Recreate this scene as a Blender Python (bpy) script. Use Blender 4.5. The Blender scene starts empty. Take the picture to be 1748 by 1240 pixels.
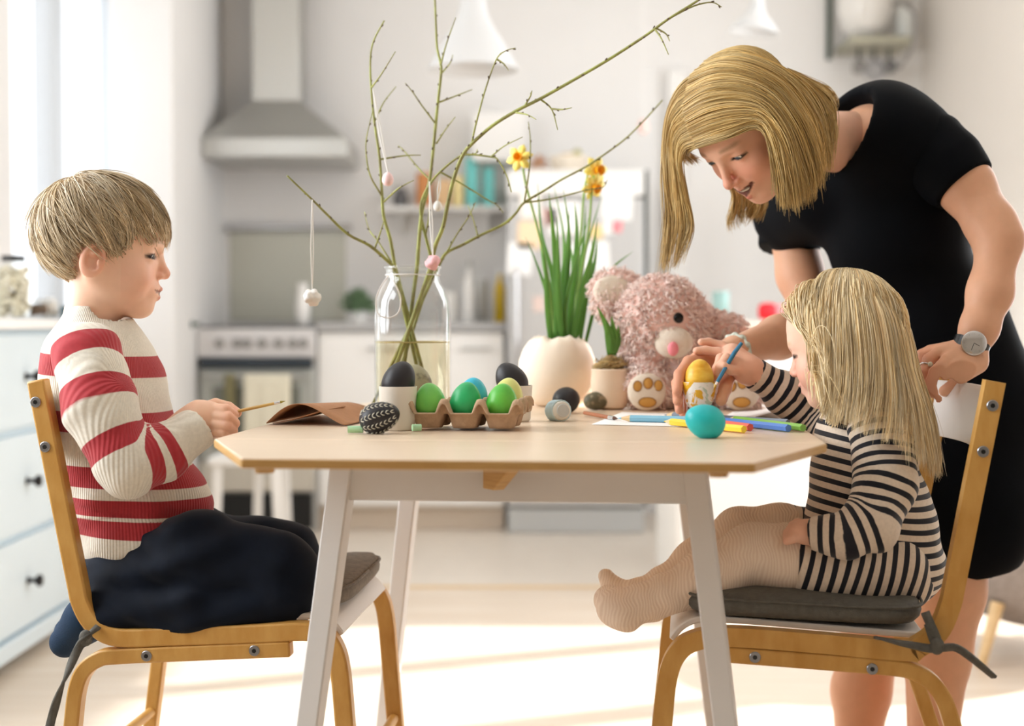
import bpy, math, random
import numpy as np
from mathutils import Vector, Matrix
random.seed(7)
rng = np.random.default_rng(11)
SC = bpy.context.scene
COL = SC.collection
# ------------------------------------------------------------------ camera, light, exposure
FPX, CX, CY, CAMH, HORIZON = 2430.0, 874.0, 620.0, 0.895, 550.0
PITCH = math.atan((CY - HORIZON) / FPX)
cam = bpy.data.cameras.new('camera')
cam.sensor_width = 36.0
cam.lens = FPX * 36.0 / 1748.0
cam.dof.use_dof = True
cam.dof.focus_distance = 2.10
cam.dof.aperture_fstop = 2.3
cam_o = bpy.data.objects.new('camera', cam)
COL.objects.link(cam_o)
cam_o.location = (0, 0, CAMH)
cam_o.rotation_euler = (math.pi / 2 - PITCH, 0, 0)
SC.camera = cam_o

world = bpy.data.worlds.new('daylight_sky')
SC.world = world
world.use_nodes = True
bg = world.node_tree.nodes['Background']
bg.inputs[0].default_value = (0.93, 0.965, 1.0, 1)
bg.inputs[1].default_value = 1.3

def lamp(name, kind, loc, aim, energy, color=(1, 1, 1), sx=1, sy=1):
    l = bpy.data.lights.new(name, kind)
    l.energy = energy
    l.color = color
    if kind == 'AREA':
        l.shape = 'RECTANGLE'; l.size = sx; l.size_y = sy
    o = bpy.data.objects.new(name, l)
    COL.objects.link(o)
    o.location = loc
    d = Vector(aim) - Vector(loc)
    o.rotation_euler = d.to_track_quat('-Z', 'Y').to_euler()
    return o

sun = lamp('sun', 'SUN', (5, 6, 4), (5 - 0.74, 6 - 0.30, 4 - 0.60), 6.0, (1.0, 0.975, 0.945))
sun.data.angle = math.radians(1.5)
# daylight entering through the room's windows, with an added fill at near left
lamp('window_light_left', 'AREA', (-2.02, 5.80, 1.65), (-1.0, 5.80, 1.65), 7, (0.93, 0.97, 1.0), 2.1, 2.0)
lamp('window_light_near_left', 'AREA', (-1.98, 2.2, 1.6), (-1.0, 2.2, 1.4), 52, (0.93, 0.97, 1.0), 1.6, 1.5)  # added fill for the boy's back and the foreground, out of view
lamp('window_light_right', 'AREA', (2.08, 4.25, 1.35), (1.0, 4.25, 1.2), 42, (0.985, 0.99, 1.0), 1.9, 2.1)

vs = SC.view_settings
SC.display_settings.display_device = 'sRGB'
vs.view_transform = 'Standard'
vs.look = 'None'
vs.gamma = 1.0
vs.use_curve_mapping = False
vs.exposure = 0.72
SC.cycles.use_denoising = True
SC.cycles.max_bounces = 10
SC.cycles.diffuse_bounces = 8
SC.cycles.transparent_max_bounces = 12
SC.cycles.sample_clamp_indirect = 6.0
SC.cycles.caustics_reflective = False
SC.cycles.caustics_refractive = False
# ------------------------------------------------------------------ helpers
def P(px, py, Y):
    """world point at depth Y that the photograph shows at pixel (px, py)"""
    a = (px - CX) / FPX; b = (CY - py) / FPX
    s, c = math.sin(PITCH), math.cos(PITCH)
    dy = c + b * s; dz = -s + b * c
    t = Y / dy
    return Vector((a * t, Y, CAMH + dz * t))

def PA(px, py, Y):
    return np.array(P(px, py, Y))

_W = {}
def wmat(o):
    return _W.get(o.name, Matrix.Identity(4)) if o is not None else Matrix.Identity(4)

def thing(name, label, cat, loc=(0, 0, 0), group=None, rotz=0.0):
    o = bpy.data.objects.new(name, None)
    COL.objects.link(o)
    o.empty_display_size = 0.05
    o.location = loc
    o.rotation_euler = (0, 0, rotz)
    _W[o.name] = Matrix.Translation(Vector(loc)) @ Matrix.Rotation(rotz, 4, 'Z')
    return tag(o, label, cat, group)

def tag(o, label=None, cat=None, group=None, kind=None):
    if label: o['label'] = label
    if cat: o['category'] = cat
    if group: o['group'] = group
    if kind: o['kind'] = kind
    return o

def link(name, me, mat, parent=None, local=False):
    """link a mesh made in world coordinates (or, with local, in its parent's coordinates)"""
    o = bpy.data.objects.new(name, me)
    COL.objects.link(o)
    if mat is not None and not me.materials:
        me.materials.append(mat)
    if parent is not None:
        o.parent = parent
        if not local:
            root = parent
            while root.parent is not None: root = root.parent
            if parent.parent is None:
                o.matrix_parent_inverse = wmat(root).inverted()
    return o

def struct(o):
    o['kind'] = 'structure'
    return o

def copy_tree(o, parent=None):
    c = o.copy()
    COL.objects.link(c)
    if parent is not None:
        c.parent = parent
        c.matrix_parent_inverse = o.matrix_parent_inverse.copy()
    _W[c.name] = wmat(o)
    for ch in list(o.children):
        copy_tree(ch, c)
    return c

class MB:
    """collects shapes, then becomes one mesh object"""
    def __init__(s): s.v = []; s.f = []
    def add(s, vs, fs):
        n = len(s.v)
        s.v += [tuple(map(float, v)) for v in vs]
        s.f += [tuple(i + n for i in f) for f in fs]
        return s
    def box(s, lo, hi, rz=0, c=None):
        x0, y0, z0 = lo; x1, y1, z1 = hi
        vs = [(x0, y0, z0), (x1, y0, z0), (x1, y1, z0), (x0, y1, z0), (x0, y0, z1), (x1, y0, z1), (x1, y1, z1), (x0, y1, z1)]
        if rz:
            cx, cy = c if c else ((x0 + x1) / 2, (y0 + y1) / 2)
            ca, sa = math.cos(rz), math.sin(rz)
            vs = [(cx + (x - cx) * ca - (y - cy) * sa, cy + (x - cx) * sa + (y - cy) * ca, z) for x, y, z in vs]
        return s.add(vs, [(0, 3, 2, 1), (4, 5, 6, 7), (0, 1, 5, 4), (1, 2, 6, 5), (2, 3, 7, 6), (3, 0, 4, 7)])
    def prism(s, pts, d):
        """closed polygon (3d points, planar) pushed along d"""
        n = len(pts); d = Vector(d)
        vs = [Vector(p) for p in pts] + [Vector(p) + d for p in pts]
        return s.add(vs, [tuple(range(n))[::-1], tuple(range(n, 2 * n))] + [(i, (i + 1) % n, n + (i + 1) % n, n + i) for i in range(n)])
    def lathe(s, prof, c, axis=(0, 0, 1), n=32, caps=True):
        """prof: (radius, height) from bottom to top"""
        ax = Vector(axis).normalized()
        u = ax.orthogonal().normalized(); w = ax.cross(u)
        c = Vector(c); vs = []; fs = []
        for r, h in prof:
            for i in range(n):
                a = 2 * math.pi * i / n
                vs.append(c + ax * h + (u * math.cos(a) + w * math.sin(a)) * r)
        m = len(prof)
        for j in range(m - 1):
            for i in range(n):
                k = (i + 1) % n
                fs.append((j * n + i, j * n + k, (j + 1) * n + k, (j + 1) * n + i))
        if caps:
            fs.append(tuple(range(n))[::-1]); fs.append(tuple(range((m - 1) * n, m * n)))
        return s.add(vs, fs)
    def cyl(s, a, b, r, r2=None, n=20):
        a, b = Vector(a), Vector(b)
        return s.lathe([(r, 0), (r if r2 is None else r2, (b - a).length)], a, b - a, n)
    def tube(s, pts, r, n=8, flat=None):
        pts = [Vector(p) for p in pts]
        R = r if hasattr(r, '__len__') else [r] * len(pts)
        vs = []; fs = []; m = len(pts)
        up = None
        for i, p in enumerate(pts):
            t = (pts[min(i + 1, m - 1)] - pts[max(i - 1, 0)])
            if t.length < 1e-9: t = Vector((0, 0, 1))
            t.normalize()
            if up is None: up = t.orthogonal().normalized()
            up = (up - t * up.dot(t))
            if up.length < 1e-6: up = t.orthogonal()
            up.normalize()
            w = t.cross(up)
            for k in range(n):
                a = 2 * math.pi * k / n
                vs.append(p + (up * math.cos(a) + w * math.sin(a)) * R[i])
        for j in range(m - 1):
            for i in range(n):
                k = (i + 1) % n
                fs.append((j * n + i, j * n + k, (j + 1) * n + k, (j + 1) * n + i))
        fs.append(tuple(range(n))[::-1]); fs.append(tuple(range((m - 1) * n, m * n)))
        return s.add(vs, fs)
    def sweep(s, pts, side, w, t):
        """rectangular band: centre line pts, width w along side, thickness t in the plane of the bend"""
        side = Vector(side).normalized(); pts = [Vector(p) for p in pts]
        vs = []; fs = []; m = len(pts)
        for i, p in enumerate(pts):
            d = (pts[min(i + 1, m - 1)] - pts[max(i - 1, 0)]).normalized()
            nrm = d.cross(side).normalized()
            for a, b in ((-1, -1), (1, -1), (1, 1), (-1, 1)):
                vs.append(p + side * (a * w / 2) + nrm * (b * t / 2))
        for j in range(m - 1):
            for i in range(4):
                k = (i + 1) % 4
                fs.append((j * 4 + i, j * 4 + k, (j + 1) * 4 + k, (j + 1) * 4 + i))
        fs.append((3, 2, 1, 0)); fs.append(tuple(range((m - 1) * 4, m * 4)))
        return s.add(vs, fs)
    def ell(s, c, r, R=None, nu=24, nv=14, egg=0.0):
        """ellipsoid; egg > 0 narrows the +z end"""
        c = Vector(c); vs = []; fs = []
        R = R or Matrix.Identity(3)
        for j in range(nv + 1):
            th = math.pi * j / nv
            z = -math.cos(th); rr = math.sin(th) * (1 - egg * z)
            for i in range(nu):
                a = 2 * math.pi * i / nu
                vs.append(c + R @ Vector((r[0] * rr * math.cos(a), r[1] * rr * math.sin(a), r[2] * z)))
        for j in range(nv):
            for i in range(nu):
                k = (i + 1) % nu
                fs.append((j * nu + i, j * nu + k, (j + 1) * nu + k, (j + 1) * nu + i))
        return s.add(vs, fs)
    def mesh(s, name, smooth=False):
        me = bpy.data.meshes.new(name)
        me.from_pydata(s.v, [], s.f)
        me.validate()
        if smooth: me.shade_smooth()
        me.update()
        return me
    def build(s, name, mat, parent=None, smooth=False, bevel=0.0, local=False, seg=2):
        o = link(name, s.mesh(name, smooth), mat, parent, local)
        if bevel:
            b = o.modifiers.new('bevel', 'BEVEL'); b.width = bevel; b.segments = seg; b.limit_method = 'ANGLE'
            b.angle_limit = math.radians(40)
            if smooth is False: o.data.shade_smooth(); o.data.set_sharp_from_angle(angle=math.radians(35))
        elif smooth == 'auto':
            o.data.shade_smooth(); o.data.set_sharp_from_angle(angle=math.radians(38))
        return o

def npmesh(name, V, F, mats=None, smooth=True, attrs=None):
    me = bpy.data.meshes.new(name)
    V = np.asarray(V, dtype=np.float32); F = np.asarray(F, dtype=np.int32)
    k = F.shape[1]
    me.vertices.add(len(V)); me.vertices.foreach_set('co', V.ravel())
    me.loops.add(F.size); me.loops.foreach_set('vertex_index', F.ravel())
    me.polygons.add(len(F)); me.polygons.foreach_set('loop_start', np.arange(0, F.size, k, dtype=np.int32))
    me.update(calc_edges=True)
    me.validate()
    if smooth: me.shade_smooth()
    for n, a in (attrs or {}).items():
        a = np.asarray(a, dtype=np.float32)
        if a.ndim == 1:
            at = me.attributes.new(n, 'FLOAT', 'POINT'); at.data.foreach_set('value', a)
        else:
            if a.shape[1] == 3: a = np.hstack([a, np.ones((len(a), 1), np.float32)])
            at = me.attributes.new(n, 'FLOAT_COLOR', 'POINT'); at.data.foreach_set('color', a.ravel())
    return me

def srgb(h):
    if isinstance(h, str):
        h = h.lstrip('#'); c = [int(h[i:i + 2], 16) / 255 for i in (0, 2, 4)]
    else:
        c = [x / 255 for x in h]
    return tuple((x / 12.92 if x <= 0.04045 else ((x + 0.055) / 1.055) ** 2.4) for x in c)

def mat(name, col, rough=0.5, metal=0.0, spec=0.5, var=0.0, vscale=6.0, stretch=(1, 1, 1), bump=0.0, bscale=80.0,
        sss=0.0, trans=0.0, ior=1.45, emit=None, estr=0.0, coat=0.0, attr=None, col2=None, sheen=0.0, alpha=1.0, bstretch=(1, 1, 1)):
    m = bpy.data.materials.new(name)
    m.use_nodes = True
    nt = m.node_tree; N = nt.nodes; L = nt.links
    b = N['Principled BSDF']
    c = srgb(col) if not (isinstance(col, tuple) and max(col) <= 1.0) else col
    b.inputs['Base Color'].default_value = (*c, 1)
    b.inputs['Roughness'].default_value = rough
    b.inputs['Metallic'].default_value = metal
    b.inputs['Specular IOR Level'].default_value = spec
    b.inputs['IOR'].default_value = ior
    b.inputs['Transmission Weight'].default_value = trans
    b.inputs['Coat Weight'].default_value = coat
    b.inputs['Sheen Weight'].default_value = sheen
    b.inputs['Alpha'].default_value = alpha
    if sss:
        b.inputs['Subsurface Weight'].default_value = sss
        b.inputs['Subsurface Radius'].default_value = (0.9, 0.35, 0.2)
        b.inputs['Subsurface Scale'].default_value = 0.008
    if emit is not None:
        b.inputs['Emission Color'].default_value = (*srgb(emit), 1)
        b.inputs['Emission Strength'].default_value = estr
    src = None
    if attr:
        a = N.new('ShaderNodeAttribute'); a.attribute_name = attr
        src = a.outputs['Color']
    if var or col2:
        tc = N.new('ShaderNodeTexCoord'); mp = N.new('ShaderNodeMapping')
        mp.inputs['Scale'].default_value = stretch
        L.new(tc.outputs['Object'], mp.inputs[0])
        nz = N.new('ShaderNodeTexNoise'); nz.inputs['Scale'].default_value = vscale; nz.inputs['Detail'].default_value = 5
        L.new(mp.outputs[0], nz.inputs['Vector'])
        rp = N.new('ShaderNodeValToRGB')
        rp.color_ramp.elements[0].position = 0.3; rp.color_ramp.elements[1].position = 0.7
        c2 = srgb(col2) if col2 else tuple(x * (1 - var) for x in c)
        if src is None:
            rp.color_ramp.elements[0].color = (*c2, 1)
            rp.color_ramp.elements[1].color = (*(c if col2 else tuple(min(1, x * (1 + var * 0.4)) for x in c)), 1)
            src = rp.outputs[0]
        else:
            rp.color_ramp.elements[0].color = (1 - var, 1 - var, 1 - var, 1)
            rp.color_ramp.elements[1].color = (1, 1, 1, 1)
            L.new(nz.outputs['Fac'], rp.inputs[0])
            mx = N.new('ShaderNodeMix'); mx.data_type = 'RGBA'; mx.blend_type = 'MULTIPLY'; mx.inputs['Factor'].default_value = 1
            L.new(src, mx.inputs['A']); L.new(rp.outputs[0], mx.inputs['B'])
            src = mx.outputs['Result']
        L.new(nz.outputs['Fac'], rp.inputs[0])
    if src is not None: L.new(src, b.inputs['Base Color'])
    if bump:
        tc = N.new('ShaderNodeTexCoord'); mp = N.new('ShaderNodeMapping')
        mp.inputs['Scale'].default_value = bstretch
        L.new(tc.outputs['Object'], mp.inputs[0])
        nz = N.new('ShaderNodeTexNoise'); nz.inputs['Scale'].default_value = bscale; nz.inputs['Detail'].default_value = 3
        L.new(mp.outputs[0], nz.inputs['Vector'])
        bp = N.new('ShaderNodeBump'); bp.inputs['Strength'].default_value = bump; bp.inputs['Distance'].default_value = 0.002
        L.new(nz.outputs['Fac'], bp.inputs['Height']); L.new(bp.outputs[0], b.inputs['Normal'])
    return m

def catmull(pts, per=6):
    pts = [Vector(p) for p in pts]
    if len(pts) < 3: return pts
    q = [pts[0] * 2 - pts[1]] + pts + [pts[-1] * 2 - pts[-2]]
    out = []
    for i in range(1, len(q) - 2):
        p0, p1, p2, p3 = q[i - 1:i + 3]
        for k in range(per):
            t = k / per
            out.append(0.5 * ((2 * p1) + (p2 - p0) * t + (2 * p0 - 5 * p1 + 4 * p2 - p3) * t * t + (3 * p1 - p0 - 3 * p2 + p3) * t ** 3))
    out.append(pts[-1])
    return out

# ---- implicit surfaces: fields of smooth-blended shapes turned into one continuous mesh
class Field:
    def __init__(s, lo, hi, h):
        s.lo = np.array(lo, dtype=np.float64); s.h = h
        n = np.ceil((np.array(hi) - s.lo) / h).astype(int) + 1
        s.n = n
        s.F = np.full(n, 0.5, dtype=np.float32)
        s.ax = [(s.lo[i] + h * np.arange(n[i])).astype(np.float32) for i in range(3)]
    def win(s, lo, hi):
        a = np.maximum(np.floor((np.array(lo) - s.lo) / s.h).astype(int), 0)
        b = np.minimum(np.ceil((np.array(hi) - s.lo) / s.h).astype(int) + 1, s.n)
        if np.any(b <= a): return None
        sl = tuple(slice(int(a[i]), int(b[i])) for i in range(3))
        X = s.ax[0][sl[0]][:, None, None]; Y = s.ax[1][sl[1]][None, :, None]; Z = s.ax[2][sl[2]][None, None, :]
        return sl, X, Y, Z
    def put(s, d, sl, k, sub):
        A = s.F[sl]
        if sub:
            h = np.clip(0.5 - 0.5 * (A + d) / k, 0, 1)
            s.F[sl] = A * (1 - h) + (-d) * h + k * h * (1 - h)
        else:
            h = np.clip(0.5 + 0.5 * (A - d) / k, 0, 1)
            s.F[sl] = A * (1 - h) + d * h - k * h * (1 - h)
    def rc(s, a, b, ra, rb=None, k=0.01, sub=False, off=0.0):
        """tapered capsule"""
        rb = ra if rb is None else rb
        ra += off; rb += off
        a = np.array(a, float); b = np.array(b, float); m = max(ra, rb) + 2 * k + 2 * s.h
        w = s.win(np.minimum(a, b) - m, np.maximum(a, b) + m)
        if w is None: return s
        sl, X, Y, Z = w
        d = b - a; L2 = max(float(d @ d), 1e-12)
        t = np.clip(((X - a[0]) * d[0] + (Y - a[1]) * d[1] + (Z - a[2]) * d[2]) / L2, 0, 1)
        D = np.sqrt((X - a[0] - t * d[0]) ** 2 + (Y - a[1] - t * d[1]) ** 2 + (Z - a[2] - t * d[2]) ** 2) - (ra + (rb - ra) * t)
        s.put(D.astype(np.float32), sl, k, sub); return s
    def chain(s, pts, rs, k=0.01, off=0.0, sub=False):
        for i in range(len(pts) - 1): s.rc(pts[i], pts[i + 1], rs[i], rs[i + 1], k, sub, off)
        return s
    def el(s, c, r, R=None, k=0.01, sub=False, off=0.0):
        """ellipsoid; R columns = its axes"""
        c = np.array(c, float); r = np.array(r, float) + off
        if R is None: e = r
        else:
            R = np.array(R, float); e = np.sqrt(((R * r[None, :]) ** 2).sum(1))
        m = e + 2 * k + 2 * s.h
        w = s.win(c - m, c + m)
        if w is None: return s
        sl, X, Y, Z = w
        x, y, z = X - c[0], Y - c[1], Z - c[2]
        if R is not None:
            x, y, z = (R[0, 0] * x + R[1, 0] * y + R[2, 0] * z, R[0, 1] * x + R[1, 1] * y + R[2, 1] * z, R[0, 2] * x + R[1, 2] * y + R[2, 2] * z)
        k0 = np.sqrt((x / r[0]) ** 2 + (y / r[1]) ** 2 + (z / r[2]) ** 2) + 1e-6
        k1 = np.sqrt((x / r[0] ** 2) ** 2 + (y / r[1] ** 2) ** 2 + (z / r[2] ** 2) ** 2) + 1e-6
        s.put((k0 * (k0 - 1) / k1).astype(np.float32), sl, k, sub); return s
    def half(s, p, n, k=0.004):
        """cut away everything on the +n side of the plane through p"""
        p = np.array(p, float); n = np.array(n, float); n = n / np.linalg.norm(n)
        X = s.ax[0][:, None, None]; Y = s.ax[1][None, :, None]; Z = s.ax[2][None, None, :]
        d = ((X - p[0]) * n[0] + (Y - p[1]) * n[1] + (Z - p[2]) * n[2]).astype(np.float32)
        s.F = np.maximum(s.F, d); return s
    def ripple(s, fn):
        X = s.ax[0][:, None, None]; Y = s.ax[1][None, :, None]; Z = s.ax[2][None, None, :]
        s.F += fn(X, Y, Z).astype(np.float32); return s
    def net(s):
        F = s.F
        F[0] = F[-1] = 0.5; F[:, 0] = F[:, -1] = 0.5; F[:, :, 0] = F[:, :, -1] = 0.5
        S = F < 0
        c = np.zeros(np.array(F.shape) - 1, dtype=np.int8)
        for i in (0, 1):
            for j in (0, 1):
                for k in (0, 1):
                    c += S[i:S.shape[0] - 1 + i, j:S.shape[1] - 1 + j, k:S.shape[2] - 1 + k]
        I = np.argwhere((c > 0) & (c < 8))
        idx = np.full(c.shape, -1, dtype=np.int32); idx[I[:, 0], I[:, 1], I[:, 2]] = np.arange(len(I))
        corn = np.array([(i, j, k) for i in (0, 1) for j in (0, 1) for k in (0, 1)])
        val = np.stack([F[I[:, 0] + q[0], I[:, 1] + q[1], I[:, 2] + q[2]] for q in corn], 1)
        acc = np.zeros((len(I), 3)); cnt = np.zeros(len(I))
        for a in range(8):
            for b in range(a + 1, 8):
                if np.abs(corn[a] - corn[b]).sum() != 1: continue
                va, vb = val[:, a], val[:, b]
                m = (va < 0) != (vb < 0)
                t = np.where(m, va / np.where(m, va - vb, 1), 0)
                acc[m] += corn[a] + t[m, None] * (corn[b] - corn[a]); cnt[m] += 1
        V = s.lo + s.h * (I + acc / cnt[:, None])
        Q = []
        for axis in range(3):
            o1, o2 = [(1, 2), (2, 0), (0, 1)][axis]
            A = np.take(S, range(0, S.shape[axis] - 1), axis); B = np.take(S, range(1, S.shape[axis]), axis)
            E = np.argwhere(A != B)
            if not len(E): continue
            fl = A[E[:, 0], E[:, 1], E[:, 2]]
            q = []
            for d1, d2 in ((1, 1), (0, 1), (0, 0), (1, 0)):
                e = E.copy(); e[:, o1] -= d1; e[:, o2] -= d2
                q.append(idx[e[:, 0], e[:, 1], e[:, 2]])
            q = np.stack(q, 1)
            q[~fl] = q[~fl][:, ::-1]
            Q.append(q)
        Q = np.concatenate(Q)
        Q = Q[(Q >= 0).all(1)]
        return V, Q

def relax(V, Q, n=1, f=0.5):
    """light smoothing of a surface"""
    E = np.concatenate([Q[:, [0, 1]], Q[:, [1, 2]], Q[:, [2, 3]], Q[:, [3, 0]]])
    for _ in range(n):
        acc = np.zeros_like(V); cnt = np.zeros(len(V))
        for i in range(3):
            acc[:, i] = np.bincount(E[:, 0], V[E[:, 1], i], len(V)) + np.bincount(E[:, 1], V[E[:, 0], i], len(V))
        cnt = np.bincount(E[:, 0], minlength=len(V)) + np.bincount(E[:, 1], minlength=len(V))
        V = V * (1 - f) + f * acc / np.maximum(cnt, 1)[:, None]
    return V

def join_nets(parts):
    V = []; Q = []; n = 0
    for v, q in parts:
        V.append(v); Q.append(q + n); n += len(v)
    return np.concatenate(V), np.concatenate(Q)

def strands(name, paths, rad, cols, matl, parent, sides=3, taper=True):
    """many thin hairs: paths (n, m, 3), one colour per strand"""
    paths = np.asarray(paths, float); n, m, _ = paths.shape
    T = np.gradient(paths, axis=1)
    T /= np.linalg.norm(T, axis=2, keepdims=True) + 1e-9
    ref = np.tile(np.array([0.31, 0.52, 0.79]), (n, m, 1)); ref += rng.normal(0, .3, (n, 1, 3))
    U = np.cross(T, ref); U /= np.linalg.norm(U, axis=2, keepdims=True) + 1e-9
    Wv = np.cross(T, U)
    prof = np.ones(m)
    if taper: prof = np.interp(np.linspace(0, 1, m), [0, .15, .7, 1], [.7, 1, .85, .15])
    rad = np.broadcast_to(np.asarray(rad, float), (n,))
    R = rad[:, None] * prof[None, :]
    rings = []
    for i in range(sides):
        a = 2 * math.pi * i / sides
        rings.append(paths + (U * math.cos(a) + Wv * math.sin(a)) * R[:, :, None])
    V = np.stack(rings, 2)
    idx = np.arange(n * m * sides).reshape(n, m, sides)
    F = []
    for i in range(sides):
        j = (i + 1) % sides
        F.append(np.stack([idx[:, :-1, i], idx[:, :-1, j], idx[:, 1:, j], idx[:, 1:, i]], -1).reshape(-1, 4))
    F = np.concatenate(F)
    cols = np.repeat(np.asarray(cols, float), m * sides, axis=0)
    me = npmesh(name, V.reshape(-1, 3), F, attrs={'col': cols})
    o = link(name, me, matl, parent)
    o['kind'] = 'stuff'
    return o

def unit(v):
    v = np.asarray(v, float)
    return v / np.linalg.norm(v)
# ------------------------------------------------------------------ materials of the setting
M = {}
M['wall'] = mat('wall_paint', (232, 231, 230), 0.85, var=0.03, vscale=2)
M['wall_warm'] = mat('wall_paint_warm', (222, 216, 209), 0.85, var=0.03, vscale=2)
M['ceil'] = mat('ceiling_paint', (244, 243, 240), 0.9)
M['white'] = mat('white_lacquer', (238, 237, 235), 0.35)
M['white_matt'] = mat('white_matt', (236, 234, 230), 0.7)
M['floor'] = mat('light_wood_floor', (222, 208, 192), 0.36, col2=(210, 192, 172), vscale=3.0, stretch=(0.6, 6, 1), var=.1, bump=0.05, bscale=60)
M['floor_k'] = mat('kitchen_linoleum', (226, 216, 204), 0.35, var=0.05, vscale=12)
M['steel'] = mat('brushed_steel', (196, 196, 192), 0.32, metal=0.9, bump=0.05, bscale=200, bstretch=(0.05, 1, 1))
M['steel_d'] = mat('satin_steel', (176, 176, 172), 0.4, metal=0.6)
M['chrome'] = mat('chrome', (220, 220, 222), 0.15, metal=1.0)
M['black'] = mat('black_plastic', (16, 17, 18), 0.35)
M['oven_glass'] = mat('oven_glass', (120, 122, 112), 0.12, spec=0.8)
M['grey_fab'] = mat('grey_wool', (150, 142, 138), 0.95, var=0.15, vscale=60, bump=0.4, bscale=300)
M['blue_grey'] = mat('blue_grey_lacquer', (206, 219, 226), 0.42, var=0.02)
M['birch'] = mat('birch_wood', (226, 196, 150), 0.45, col2=(210, 178, 130), vscale=4, stretch=(1, 1, 12), var=.1)

def glassy(name, tint=(1, 1, 1), refl=0.9, rough=0.02, edge=0.5, base=0.03, power=4.0):
    """thin clear glass that lets daylight through and reflects more at its edges"""
    m = bpy.data.materials.new(name); m.use_nodes = True
    nt = m.node_tree; N = nt.nodes; L = nt.links
    N.remove(N['Principled BSDF'])
    out = N['Material Output']
    t = N.new('ShaderNodeBsdfTransparent'); t.inputs[0].default_value = (*tint, 1)
    g = N.new('ShaderNodeBsdfGlossy'); g.inputs['Roughness'].default_value = rough; g.inputs[0].default_value = (refl, refl, refl, 1)
    f = N.new('ShaderNodeLayerWeight'); f.inputs['Blend'].default_value = 0.5
    pw = N.new('ShaderNodeMath'); pw.operation = 'POWER'; pw.inputs[1].default_value = power
    ma = N.new('ShaderNodeMath'); ma.operation = 'MULTIPLY_ADD'; ma.inputs[1].default_value = edge; ma.inputs[2].default_value = base
    mx = N.new('ShaderNodeMixShader')
    L.new(f.outputs['Facing'], pw.inputs[0]); L.new(pw.outputs[0], ma.inputs[0])
    L.new(ma.outputs[0], mx.inputs[0]); L.new(t.outputs[0], mx.inputs[1]); L.new(g.outputs[0], mx.inputs[2]); L.new(mx.outputs[0], out.inputs['Surface'])
    return m
M['win_frame'] = mat('window_frame_grey', (188, 190, 192), .5)  # white frames, their backlit shade put into a grey base colour
M['pane'] = glassy('window_glass', edge=.25)

XL, XR, YB, YR, ZC = -1.75, 1.9, 6.65, -1.7, 2.7
struct(MB().box((XL - .15, YR - .15, -.1), (XR + .15, 4.78, 0)).build('floor', M['floor']))
struct(MB().box((XL - .15, 4.78, -.1), (XR + .15, YB + .15, -.002)).build('floor_kitchen', M['floor_k']))
struct(MB().box((XL - .15, 4.765, -.09), (XR + .15, 4.795, .004)).build('trim_1', M['birch'], bevel=.002))
struct(MB().box((XL - .15, YR - .15, ZC), (XR + .15, YB + .15, ZC + .1)).build('ceiling', M['ceil']))
struct(MB().box((XL - .15, YB, 0), (XR + .15, YB + .15, ZC)).build('wall_back', M['wall']))
def wall_side(name, x0, x1, holes, m):
    """wall along Y with openings (y0, y1, z0, z1)"""
    mb = MB(); y = YR
    for (a, b, c, d) in sorted(holes):
        mb.box((x0, y, 0), (x1, a, ZC)); mb.box((x0, a, 0), (x1, b, c)); mb.box((x0, a, d), (x1, b, ZC)); y = b
    mb.box((x0, y, 0), (x1, YB, ZC))
    return struct(mb.build(name, m))
HL = [(1.3, 3.1, .86, 2.35), (5.0, 6.56, .86, 2.45)]
HR = [(3.25, 5.2, .08, 2.4)]
wall_side('wall_left', XL - .15, XL, HL, M['wall'])
wall_side('wall_right', XR, XR + .15, HR, M['wall_warm'])
struct(MB().box((XL - .15, YR - .15, 0), (XR + .15, YR, ZC)).build('wall_rear', mat('wall_paint_clay', (188, 180, 168), .85, var=.03, vscale=2)))  # unseen wall, its tone set for the light it bounces forward
struct(MB().box((-1.59, 5.65, 0), (-1.34, YB, ZC)).build('wall_partition', M['wall'], bevel=.006))

def window(n, axis, pos, a0, a1, z0, z1, mull, sill=1):
    """framed window: axis 'x' lies in a wall of constant x"""
    w = thing(f'window_{n}', None, None, (pos, (a0 + a1) / 2, z0) if axis == 'x' else ((a0 + a1) / 2, pos, z0))
    struct(w)
    def bar(name, u0, u1, v0, v1, t=.035, m=None):
        m = m or M['win_frame']
        if axis == 'x': o = MB().box((pos - t, u0, v0), (pos + t, u1, v1)).build(name, m, w, bevel=.004 if t > .01 else 0)
        else: o = MB().box((u0, pos - t, v0), (u1, pos + t, v1)).build(name, m, w, bevel=.004 if t > .01 else 0)
        return o
    bar('frame_rail', a0, a1, z1 - .06, z1); bar('frame_rail', a0, a1, z0, z0 + .06)
    bar('frame_stile', a0, a0 + .06, z0, z1); bar('frame_stile', a1 - .06, a1, z0, z1)
    edges = [a0]
    for m0, m1 in mull:
        bar('mullion', m0, m1, z0, z1, .04); edges += [m0, m1]
    edges.append(a1)
    for i in range(0, len(edges), 2):
        bar('pane', edges[i] + .005, edges[i + 1] - .005, z0 + .02, z1 - .02, .003, M['pane'])
    if sill:
        s = sill
        if axis == 'x': MB().box((min(pos, pos + s * .16), a0 - .03, z0 - .03), (max(pos, pos + s * .16), a1 + .03, z0)).build('window_sill', M['white'], w, bevel=.005)
        else: MB().box((a0 - .03, min(pos, pos + s * .16), z0 - .03), (a1 + .03, max(pos, pos + s * .16), z0)).build('window_sill', M['white'], w, bevel=.005)
window(1, 'x', -1.84, 5.0, 6.56, .86, 2.45, [(5.61, 5.75)])
window(2, 'x', -1.84, 1.3, 3.1, .86, 2.35, [(2.14, 2.26)])  # unseen window, added to light the boy's back
window(3, 'x', 1.97, 3.25, 5.2, .08, 2.4, [(3.87, 3.97), (4.52, 4.62)], 0)
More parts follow.
